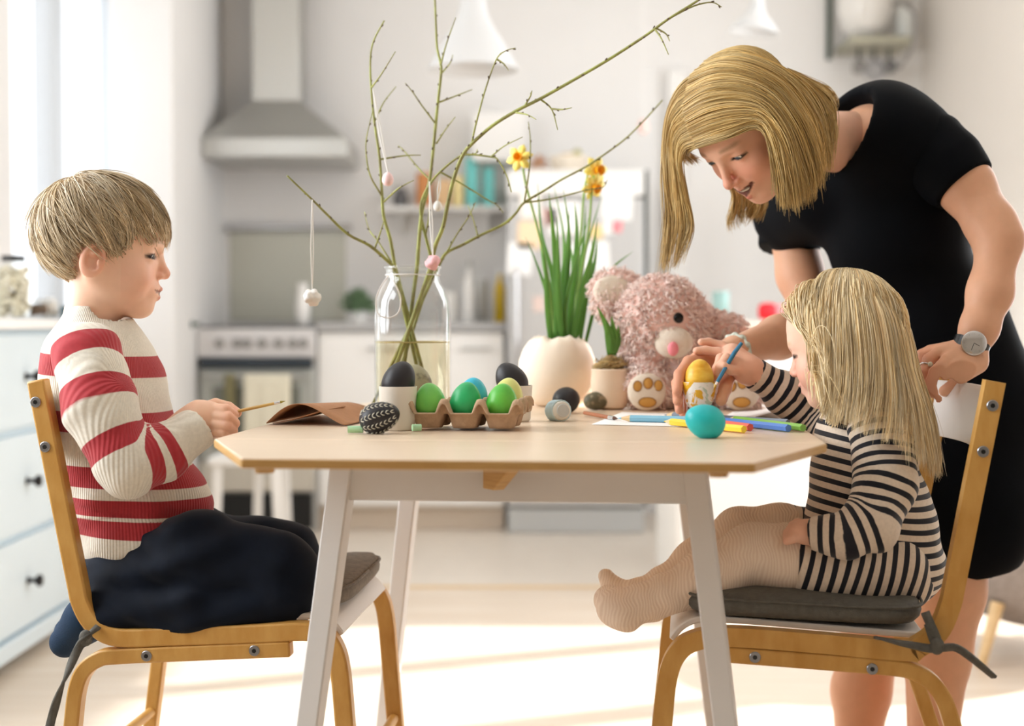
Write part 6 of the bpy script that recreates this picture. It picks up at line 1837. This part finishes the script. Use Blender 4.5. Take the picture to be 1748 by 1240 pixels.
# near (left) arm and hand on the chair back
elb = PA(1706, 412, 2.24); wrl = PA(1657, 598, 2.21)
lo, hi = bbox_of([PA(1555, 230, 2.2), PA(1750, 700, 2.3)], .03)
F = Field(lo, hi, .0026)
F.chain([PA(1602, 262, 2.33), PA(1648, 318, 2.30), PA(1692, 385, 2.255), elb], [.046, .043, .037, .034], k=.02)
F.chain([elb, PA(1690, 500, 2.225), PA(1672, 560, 2.212), wrl], [.033, .0325, .027, .0225], k=.02)
kn4 = [PA(1589, 600, 2.235), PA(1603, 603, 2.21), PA(1617, 615, 2.19), PA(1629, 628, 2.178)]
for q in kn4: F.rc(wrl, q, .0205, .0105, k=.008)
F.rc(PA(1665, 618, 2.20), PA(1640, 640, 2.175), .020, .014, k=.012)
fingers(F, [([kn4[0], PA(1574, 606, 2.24), PA(1570, 622, 2.235), PA(1576, 640, 2.225)], .0100, .0080),
            ([kn4[1], PA(1585, 614, 2.205), PA(1580, 634, 2.200), PA(1585, 652, 2.20)], .0102, .0082),
            ([kn4[2], PA(1596, 636, 2.175), PA(1588, 656, 2.172), PA(1593, 672, 2.18)], .0100, .0080),
            ([kn4[3], PA(1608, 652, 2.16), PA(1600, 668, 2.16), PA(1604, 682, 2.168)], .0092, .0074),
            ([PA(1648, 636, 2.20), PA(1630, 656, 2.225), PA(1612, 668, 2.24)], .0120, .0090)], k=.0022)
V2, Q2 = F.net()
# far (right) arm reaching to the egg cup
lo, hi = bbox_of([PA(1140, 380, 2.2), PA(1440, 720, 2.64)], .03)
F = Field(lo, hi, .0032)
wr2 = PA(1254, 600, 2.335)
F.chain([PA(1352, 385, 2.61), PA(1366, 470, 2.58), PA(1392, 552, 2.53)], [.044, .040, .036], k=.02)
F.chain([PA(1392, 552, 2.53), PA(1330, 576, 2.43), wr2], [.037, .035, .0235], k=.02)
F.chain([wr2, PA(1222, 616, 2.295), PA(1196, 622, 2.272)], [.023, .026, .022], k=.014)
F.rc(PA(1240, 620, 2.30), PA(1222, 640, 2.28), .021, .018, k=.014)
fingers(F, [([PA(1200, 613, 2.265), PA(1176, 618, 2.235), PA(1160, 640, 2.205), PA(1156, 668, 2.188)], .0105, .0082),
            ([PA(1200, 622, 2.275), PA(1172, 630, 2.25), PA(1156, 655, 2.215), PA(1157, 685, 2.192)], .0105, .0080),
            ([PA(1204, 632, 2.285), PA(1176, 645, 2.265), PA(1158, 672, 2.235), PA(1160, 700, 2.205)], .0100, .0076),
            ([PA(1210, 642, 2.29), PA(1184, 660, 2.275), PA(1166, 688, 2.25), PA(1166, 706, 2.225)], .0090, .0070),
            ([PA(1236, 622, 2.295), PA(1244, 642, 2.25), PA(1238, 664, 2.215), PA(1231, 684, 2.192)], .0125, .0090)], k=.004)
V3, Q3 = F.net()
# legs and feet, trunk inside the dress
lo, hi = (.35, 2.2, 0.0), (1.05, 2.85, 1.32)
F = Field(lo, hi, .0085)
F.el(PA(1500, 262, 2.44), (.075, .13, .09), k=.03); F.el(PA(1560, 420, 2.46), (.085, .11, .12), k=.04); F.el(PA(1615, 580, 2.48), (.09, .11, .11), k=.04); F.el(PA(1645, 720, 2.50), (.09, .11, .10), k=.04)
F.rc(PA(1470, 240, 2.42), PA(1480, 250, 2.43), .045, .05, k=.03)
F.chain([PA(1640, 800, 2.47), PA(1622, 1010, 2.43), PA(1600, 1120, 2.44), PA(1585, 1350, 2.46)], [.070, .057, .055, .034], k=.02)
F.chain([PA(1600, 800, 2.55), PA(1492, 1070, 2.58), PA(1470, 1180, 2.59), PA(1460, 1340, 2.61)], [.085, .054, .052, .034], k=.02)
for px, Yf in ((1585, 2.46), (1460, 2.61)):
    a = PA(px, 1360, Yf); a[2] = .045; F.rc(a + np.array([.03, 0, -.01]), a + np.array([-.14, -.05, -.02]), .034, .024, k=.03)
V4, Q4 = F.net(); V4 = relax(V4, Q4, 1)
Vb, Qb = join_nets([(V1, Q1), (V2, Q2), (V3, Q3), (V4, Q4)])
Cw = np.tile(SKW, (len(V2) + len(V3) + len(V4), 1))
Cb = np.concatenate([C1, Cw])
redk = np.concatenate([np.zeros(len(V1)), np.clip((PA(1615, 0, 2.2)[0] - V2[:, 0]) / .03, 0, 1), np.clip((PA(1200, 0, 2.25)[0] - V3[:, 0]) / .03, 0, 1), np.zeros(len(V4))])[:, None]
Cb = Cb * (1 - .35 * redk) + .35 * redk * np.array(srgb((206, 120, 96)))
link('body', npmesh('body', Vb, Qb, attrs={'col': Cb}), M['skin'], wom)
eyeballs('adult', OW, RW, sW, wom, (60, 74, 84), look=(1, .0, -.45))
# teeth hint inside the smiling mouth
tm = to_world(np.array([[.362, 0, -.281]]), OW, RW, sW)[0]
MB().ell(tm, (.010, .015, .0040), Matrix(RW.tolist()), 14, 8).build('teeth', mat('teeth', (226, 218, 204), .25), wom, smooth=True)
# dress
M['dress'] = mat('black_crepe', (5, 7, 12), .8, var=.2, vscale=30, spec=.12)
lo, hi = bbox_of([PA(1290, 110, 2.4), PA(1800, 1000, 2.5)], .18)
F = Field(lo, hi, .0065)
F.el(PA(1496, 248, 2.44), (.098, .160, .108), k=.05); F.el(PA(1552, 262, 2.40), (.065, .09, .075), k=.05); F.el(PA(1530, 400, 2.46), (.125, .135, .13), k=.06); F.el(PA(1600, 560, 2.48), (.125, .13, .13), k=.06); F.el(PA(1655, 700, 2.49), (.135, .15, .14), k=.06); F.el(PA(1632, 860, 2.49), (.130, .16, .16), k=.05)
F.rc(PA(1400, 330, 2.50), PA(1345, 375, 2.58), .085, .060, k=.04)
F.el(PA(1580, 262, 2.35), (.060,) * 3, k=.03)
F.el(PA(1354, 378, 2.60), (.056,) * 3, k=.03)
F.rc(PA(1452, 225, 2.385), PA(1420, 190, 2.35), .060, .066, k=.012, sub=True)
d1 = np.array(PA(1700, 400, 2.26)) - np.array(PA(1646, 318, 2.30))
F.ripple(lambda X, Y, Z: .004 * vnoise(X, Y, Z, 17, .4) + .004 * np.sin(34 * (X + .35 * Z)) * np.exp(-((Z - .72) / .3) ** 2))
hm = PA(1640, 972, 2.49); F.half(hm, np.array((.18, .0, -1.0)))
V, Q = F.net(); V = relax(V, Q, 2, .4)
dw = link('dress', npmesh('dress', V, Q), M['dress'], wom)
sleeve('sleeve', [PA(1584, 254, 2.345), PA(1618, 286, 2.318), PA(1647, 319, 2.298)], [.064, .058, .0525], None, dw, M['dress'], seed=7, h=.0045, fold=.001)
sleeve('sleeve', [PA(1356, 372, 2.605), PA(1350, 402, 2.60), PA(1344, 430, 2.595)], [.058, .054, .051], None, dw, M['dress'], seed=8, h=.0045, fold=.001)
# hair: base, near curtain, far lock, wisps
WH = [(218, 186, 120), (190, 156, 92), (234, 210, 156), (156, 122, 68)]
hw0 = None
G = lambda L: [P(x, y, Y) for x, y, Y in L]
near = [G([(1190, 252, 2.215), (1216, 243, 2.195), (1250, 232, 2.178), (1284, 216, 2.17), (1306, 222, 2.165), (1318, 262, 2.165), (1326, 310, 2.17), (1328, 352, 2.18)]),
        G([(1174, 218, 2.215), (1210, 202, 2.19), (1255, 192, 2.17), (1300, 196, 2.158), (1330, 236, 2.155), (1344, 290, 2.165), (1348, 330, 2.175), (1352, 358, 2.185)]),
        G([(1166, 182, 2.22), (1205, 158, 2.185), (1260, 152, 2.165), (1310, 172, 2.155), (1348, 222, 2.15), (1366, 280, 2.165), (1373, 320, 2.18), (1374, 350, 2.19)]),
        G([(1178, 132, 2.235), (1222, 115, 2.20), (1275, 120, 2.175), (1330, 150, 2.165), (1368, 205, 2.16), (1388, 258, 2.175), (1394, 298, 2.19), (1396, 325, 2.20)]),
        G([(1205, 105, 2.26), (1258, 93, 2.225), (1320, 113, 2.20), (1366, 146, 2.19), (1396, 192, 2.19), (1408, 240, 2.20), (1410, 270, 2.21), (1409, 296, 2.22)]),
        G([(1238, 96, 2.29), (1295, 102, 2.26), (1352, 130, 2.24), (1394, 152, 2.24), (1420, 182, 2.25), (1420, 222, 2.25), (1414, 245, 2.25), (1408, 262, 2.25)])]
pn_ = guide_hair(near, 2800, .005, 24, .0035)
far = [G([(1190, 122, 2.25), (1156, 152, 2.27), (1136, 205, 2.285), (1132, 285, 2.305), (1138, 365, 2.31), (1133, 425, 2.31), (1128, 468, 2.31)]),
       G([(1168, 178, 2.23), (1148, 196, 2.255), (1139, 235, 2.28), (1140, 300, 2.30), (1146, 370, 2.31), (1140, 420, 2.31), (1134, 462, 2.31)]),
       G([(1174, 212, 2.225), (1154, 228, 2.25), (1150, 262, 2.275), (1158, 320, 2.29), (1166, 375, 2.30), (1158, 425, 2.30), (1150, 458, 2.30)]),
       G([(1186, 248, 2.22), (1168, 256, 2.24), (1164, 290, 2.27), (1174, 340, 2.285), (1184, 385, 2.295), (1174, 420, 2.295), (1160, 448, 2.295)])]
pf_ = guide_hair(far, 520, .0035, 24, .004)
top = [G([(1168, 178, 2.23), (1150, 200, 2.25), (1143, 222, 2.28), (1146, 244, 2.30), (1154, 258, 2.31), (1162, 268, 2.32), (1170, 276, 2.33)]),
       G([(1190, 252, 2.215), (1181, 256, 2.235), (1177, 261, 2.25), (1178, 266, 2.27), (1183, 270, 2.28), (1188, 273, 2.295), (1193, 277, 2.31)])]
pt_ = guide_hair(top, 420, .003, 24, .001)
low = [G([(1222, 285, 2.37), (1238, 305, 2.37), (1248, 325, 2.37), (1250, 345, 2.37), (1246, 362, 2.37), (1240, 378, 2.37), (1243, 392, 2.37)]),
       G([(1262, 300, 2.38), (1274, 320, 2.38), (1280, 340, 2.38), (1280, 355, 2.38), (1276, 365, 2.38), (1276, 372, 2.38), (1275, 380, 2.38)]),
       G([(1300, 310, 2.37), (1308, 330, 2.37), (1310, 345, 2.37), (1308, 355, 2.37), (1304, 362, 2.37), (1298, 368, 2.37), (1292, 374, 2.37)])]
pl_ = guide_hair(low, 460, .004, 24, .003)
nape = [G([(1345, 118, 2.27), (1395, 140, 2.31), (1415, 150, 2.31), (1426, 162, 2.31), (1428, 176, 2.31), (1420, 186, 2.31), (1408, 190, 2.31)]),
        G([(1384, 150, 2.27), (1405, 160, 2.28), (1420, 172, 2.28), (1422, 190, 2.28), (1414, 204, 2.28), (1402, 212, 2.28), (1392, 214, 2.28)])]
pp_ = guide_hair(nape, 160, .004, 24, .003)
def push_out(pth, c, r, lo_, hi_):
    q = ((pth - OW) @ RW) / sW; e = (q - c) / r; k = np.linalg.norm(e, axis=2, keepdims=True)
    tgt = 1 + rng.uniform(lo_, hi_, (len(pth), 1, 1)); q = np.where(k < tgt, c + e / k * tgt * r, q)
    return OW + sW * (q @ RW.T)
_c, _r = np.array((-.03, 0, .15)), np.array((.425, .345, .365))
pn_ = push_out(pn_, _c, _r, .05, .12); pt_ = push_out(pt_, _c, _r, .05, .09); pf_ = push_out(pf_, _c, _r, .05, .10)
_l = []
for q_, a_, b_2 in ((pn_, 90, .45), (pf_, 24, .5), (pt_, 20, .1), (pl_, 26, .6), (pp_, 12, .3)):
    _l.append((clump(q_, a_, b_2), lock_tone(LOCK, .13)))
allp = np.concatenate([q_[0] for q_ in _l]); lt_ = np.concatenate([q_[1] for q_ in _l])
hw = strands('hair', allp, rng.uniform(.0005, .0010, len(allp)), hair_cols(len(allp), WH, .09) * lt_, M['hair'], wom)
CAPC, CAPR = np.array((-.03, 0, .15)), np.array((.425, .345, .365))
cap('hair_base', OW, RW, sW, .018, [((.36, 0, .30), (.79, 0, -.61))], (172, 138, 80), hw, extra=lambda F: F.el((-.30, 0, -.10), (.22, .30, .34), k=.06))

# watch, ring, bracelet
wax = unit(np.array(wrl) - np.array(PA(1672, 560, 2.212)))
wc = np.array(PA(1658, 590, 2.21))
t = thing('wristwatch', 'round white wristwatch with black strap on the woman\'s left wrist', 'watch', wc)
u_ = unit(np.cross(wax, (0, 1, 0))); v_ = np.cross(wax, u_)
ring = [wc + (u_ * math.cos(a) + v_ * math.sin(a)) * .0265 for a in np.linspace(0, 2 * math.pi, 41)]
MB().sweep(ring, wax, .016, .003).build('strap', M['black'], t, smooth='auto')
fn = unit(np.array((-.10, -.95, .32))); fn = unit(fn - wax * (fn @ wax))
fc = wc + fn * .026
ca_ = MB().lathe([(.0185, 0), (.0195, .003), (.019, .006), (.0168, .007)], fc, fn, 36).build('case', M['chrome'], t, smooth='auto')
MB().lathe([(.0168, .0065), (.001, .0068)], fc, fn, 36, caps=False).build('dial', mat('dial_white', (240, 240, 238), .3), t, smooth='auto')
e1 = unit(np.cross(fn, (0, 0, 1.0))); e2 = np.cross(fn, e1)
for an, L_ in ((2.6, .009), (1.2, .012)):
    dd = e1 * math.cos(an) + e2 * math.sin(an)
    MB().tube([fc + fn * .0074, fc + fn * .0074 + dd * L_], .0004, 5).build('hand', M['black'], t)
for k in range(12):
    dd = e1 * math.cos(k * math.pi / 6) + e2 * math.sin(k * math.pi / 6)
    MB().tube([fc + fn * .0072 + dd * .0135, fc + fn * .0072 + dd * .0155], .0003, 4).build('hour_mark', M['steel_d'], ca_)
t = thing('finger_ring', 'silver ring with a pale stone on the woman\'s left hand', 'ring', PA(1583, 624, 2.20))
rc_ = np.array(PA(1582.5, 624, 2.2025)); rx = unit(np.array(PA(1580, 634, 2.2)) - np.array(PA(1585, 614, 2.205))); a1 = unit(np.cross(rx, (0, 1, 0))); a2 = np.cross(rx, a1)
MB().tube([rc_ + (a1 * math.cos(a) + a2 * math.sin(a)) * .0102 for a in np.linspace(0, 2 * math.pi, 25)], .0013, 6).build('band', M['chrome'], t, smooth=True)
MB().ell(rc_ + np.array((.002, -.0105, .002)), (.004, .0025, .004), None, 12, 8).build('stone', mat('pale_stone', (214, 216, 196), .2), t, smooth=True)
t = thing('bracelet', 'pale green fabric bracelet on the woman\'s right wrist', 'bracelet', PA(1252, 590, 2.33))
bx = unit(np.array(wr2) - np.array(PA(1330, 576, 2.43))); a1 = unit(np.cross(bx, (0, 0, 1.0))); a2 = np.cross(bx, a1)
MB().tube([np.array(wr2) - bx * .004 + (a1 * math.cos(a) + a2 * math.sin(a)) * .0255 + bx * .002 * math.sin(9 * a) for a in np.linspace(0, 2 * math.pi, 61)], [.0045 + .0015 * math.sin(11 * a) for a in np.linspace(0, 2 * math.pi, 61)], 8).build('band', mat('mint_fabric', (206, 216, 204), .8), t, smooth=True)
# ------------------------------------------------------------------ plush rabbit
YBn = 2.56
rab = thing('plush_rabbit', 'pink curly plush rabbit with white muzzle sitting on the table', 'soft toy', Vector((P(1170, 700, YBn).x, YBn, TH)))
sR_ = YBn / FPX
FURC = []
def rab_field(F):
    F.el(PA(1128, 555, YBn - .01), (.080, .075, .086), k=.02)
    F.el(PA(1172, 640, YBn + .03), (.076, .068, .070), k=.02)
    F.rc(PA(1190, 560, YBn + .02), PA(1250, 568, YBn + .01), .040, .026, k=.02)
    F.rc(PA(1092, 505, YBn + .02), PA(1068, 492, YBn + .02), .020, .022, k=.01)
    F.el(PA(1048, 494, YBn + .01), (.040, .020, .034), k=.012)
    F.el(PA(1040, 522, YBn), (.026, .018, .024), k=.012)
    F.rc(PA(1115, 660, YBn - .01), PA(1106, 664, YBn - .06), .038, .036, k=.01)
    F.rc(PA(1262, 664, YBn - .01), PA(1264, 668, YBn - .05), .040, .037, k=.01)
    F.rc(PA(1098, 600, YBn - .03), PA(1104, 632, YBn - .055), .024, .022, k=.01)
lo, hi = bbox_of([PA(1000, 450, YBn), PA(1310, 710, YBn)], .09); lo[2] = TH + .002
F = Field(lo, hi, .0045); rab_field(F)
F.half((0, 0, TH + .003), (0, 0, -1))
V, Q = F.net()
C = np.tile(np.array(srgb((248, 212, 202))), (len(V), 1))
M['fur'] = mat('pink_plush', (228, 180, 170), .9, attr='col', sheen=.5)
bdy = link('body', npmesh('body', V, Q, attrs={'col': C}), M['fur'], rab)
# curls of fur standing off the surface
E1 = V[Q[:, 2]] - V[Q[:, 0]]; E2 = V[Q[:, 3]] - V[Q[:, 1]]; NN = np.cross(E1, E2); AR = np.linalg.norm(NN, axis=1); NN /= AR[:, None] + 1e-12
cen = V[Q].mean(1)
lc = PA(1148, 588, YBn - .09)
def not_face(c):
    m = ((c - lc) ** 2).sum(1) > .030 ** 2
    m &= ((c - PA(1158, 543, YBn - .079)) ** 2).sum(1) > .017 ** 2
    for px, py in ((1106, 672), (1264, 674)):
        m &= ~((c[:, 1] < YBn - .055) & (((c[:, 0] - PA(px, py, YBn - .09)[0]) ** 2 + (c[:, 2] - PA(px, py, YBn - .09)[2]) ** 2) < .031 ** 2))
    return m
ok = not_face(cen) & (cen[:, 2] > TH + .008)
NF = 6500
pick = rng.choice(len(Q), NF, p=AR * ok / (AR * ok).sum())
c0 = cen[pick] + rng.normal(0, .0015, (NF, 3)); n0 = NN[pick]
t1 = np.cross(n0, rng.normal(0, 1, (NF, 3))); t1 /= np.linalg.norm(t1, axis=1, keepdims=True); t2 = np.cross(n0, t1)
L_ = rng.uniform(.009, .019, NF)[:, None]; ph = rng.uniform(0, 6.28, NF)[:, None]
pp = []
for k in range(6):
    f = k / 5
    a = ph + f * 5.0
    pp.append(c0 + n0 * L_ * (f * .9 - .1) + (t1 * np.cos(a) + t2 * np.sin(a)) * .0050 * f + np.array((0, 0, -.004)) * f * f)
pp = np.stack(pp, 1)
cf = np.array(srgb((255, 228, 219))) * rng.uniform(.78, 1.12, (NF, 1)); lt = rng.uniform(0, 1, (NF, 1)) > .8; cf = np.where(lt, np.array(srgb((252, 234, 226))), cf)
strands('fur', pp, rng.uniform(.0012, .0022, NF), np.clip(cf, 0, 1), M['fur'], bdy, taper=True)
M['plush_white'] = mat('white_plush', (228, 216, 200), .9, bump=.5, bscale=300, sheen=.2)
mz = MB().ell(PA(1150, 585, YBn - .082), (.034, .022, .028), None, 24, 16).build('muzzle', M['plush_white'], rab, smooth=True)
MB().ell(PA(1149, 596, YBn - .107), (.0095, .006, .0125), None, 16, 10).build('nose', mat('pink_nose', (240, 140, 150), .5), rab, smooth=True)
MB().ell(PA(1158, 543, YBn - .081), (.0096, .007, .0096), None, 16, 10).build('eye', mat('black_bead', (10, 10, 10), .12), rab, smooth=True)
MB().ell(PA(1064, 545, YBn - .036), (.0088, .005, .0088), None, 16, 10).build('eye', bpy.data.materials['black_bead'], rab, smooth=True)
# inner ear and paw soles
MB().ell(PA(1045, 497, YBn - .012), (.034, .008, .028), None, 18, 12).build('inner_ear', M['plush_white'], rab, smooth=True)
MB().ell(PA(1150, 626, YBn - .048), (.022, .012, .017), None, 18, 12).build('bib', mat('lilac_plush', (232, 214, 218), .9), rab, smooth=True)
mp = mat('ochre_pad', (204, 152, 76), .8); mo = mat('pad_outline', (150, 104, 50), .8)
for px, py, sg in ((1104, 672, 1), (1264, 674, 1)):
    c = PA(px, py, YBn - .088); c[2] = max(c[2], TH + .034)
    so = MB().ell(c, (.0335, .014, .033), None, 26, 16).build('sole', M['plush_white'], rab, smooth=True)
    for dx, dz, rx, rz in ((-.017, .010, .0072, .0090), (.001, .015, .0078, .0095), (.019, .011, .0072, .0092), (.0, -.018, .015, .0085)):
        yy = c[1] - .014 * math.sqrt(max(.05, 1 - (dx / .0335) ** 2 - (dz / .033) ** 2)) - .0006
        MB().ell((c[0] + dx, yy, c[2] + dz), (rx, .0025, rz), None, 18, 10).build('pad', mp, so, smooth=True)
        MB().tube([(c[0] + dx + rx * math.cos(a), yy - .0006, c[2] + dz + rz * math.sin(a)) for a in np.linspace(0, 2 * math.pi, 25)], .0009, 6).build('pad_stitching', mo, so, smooth=True)
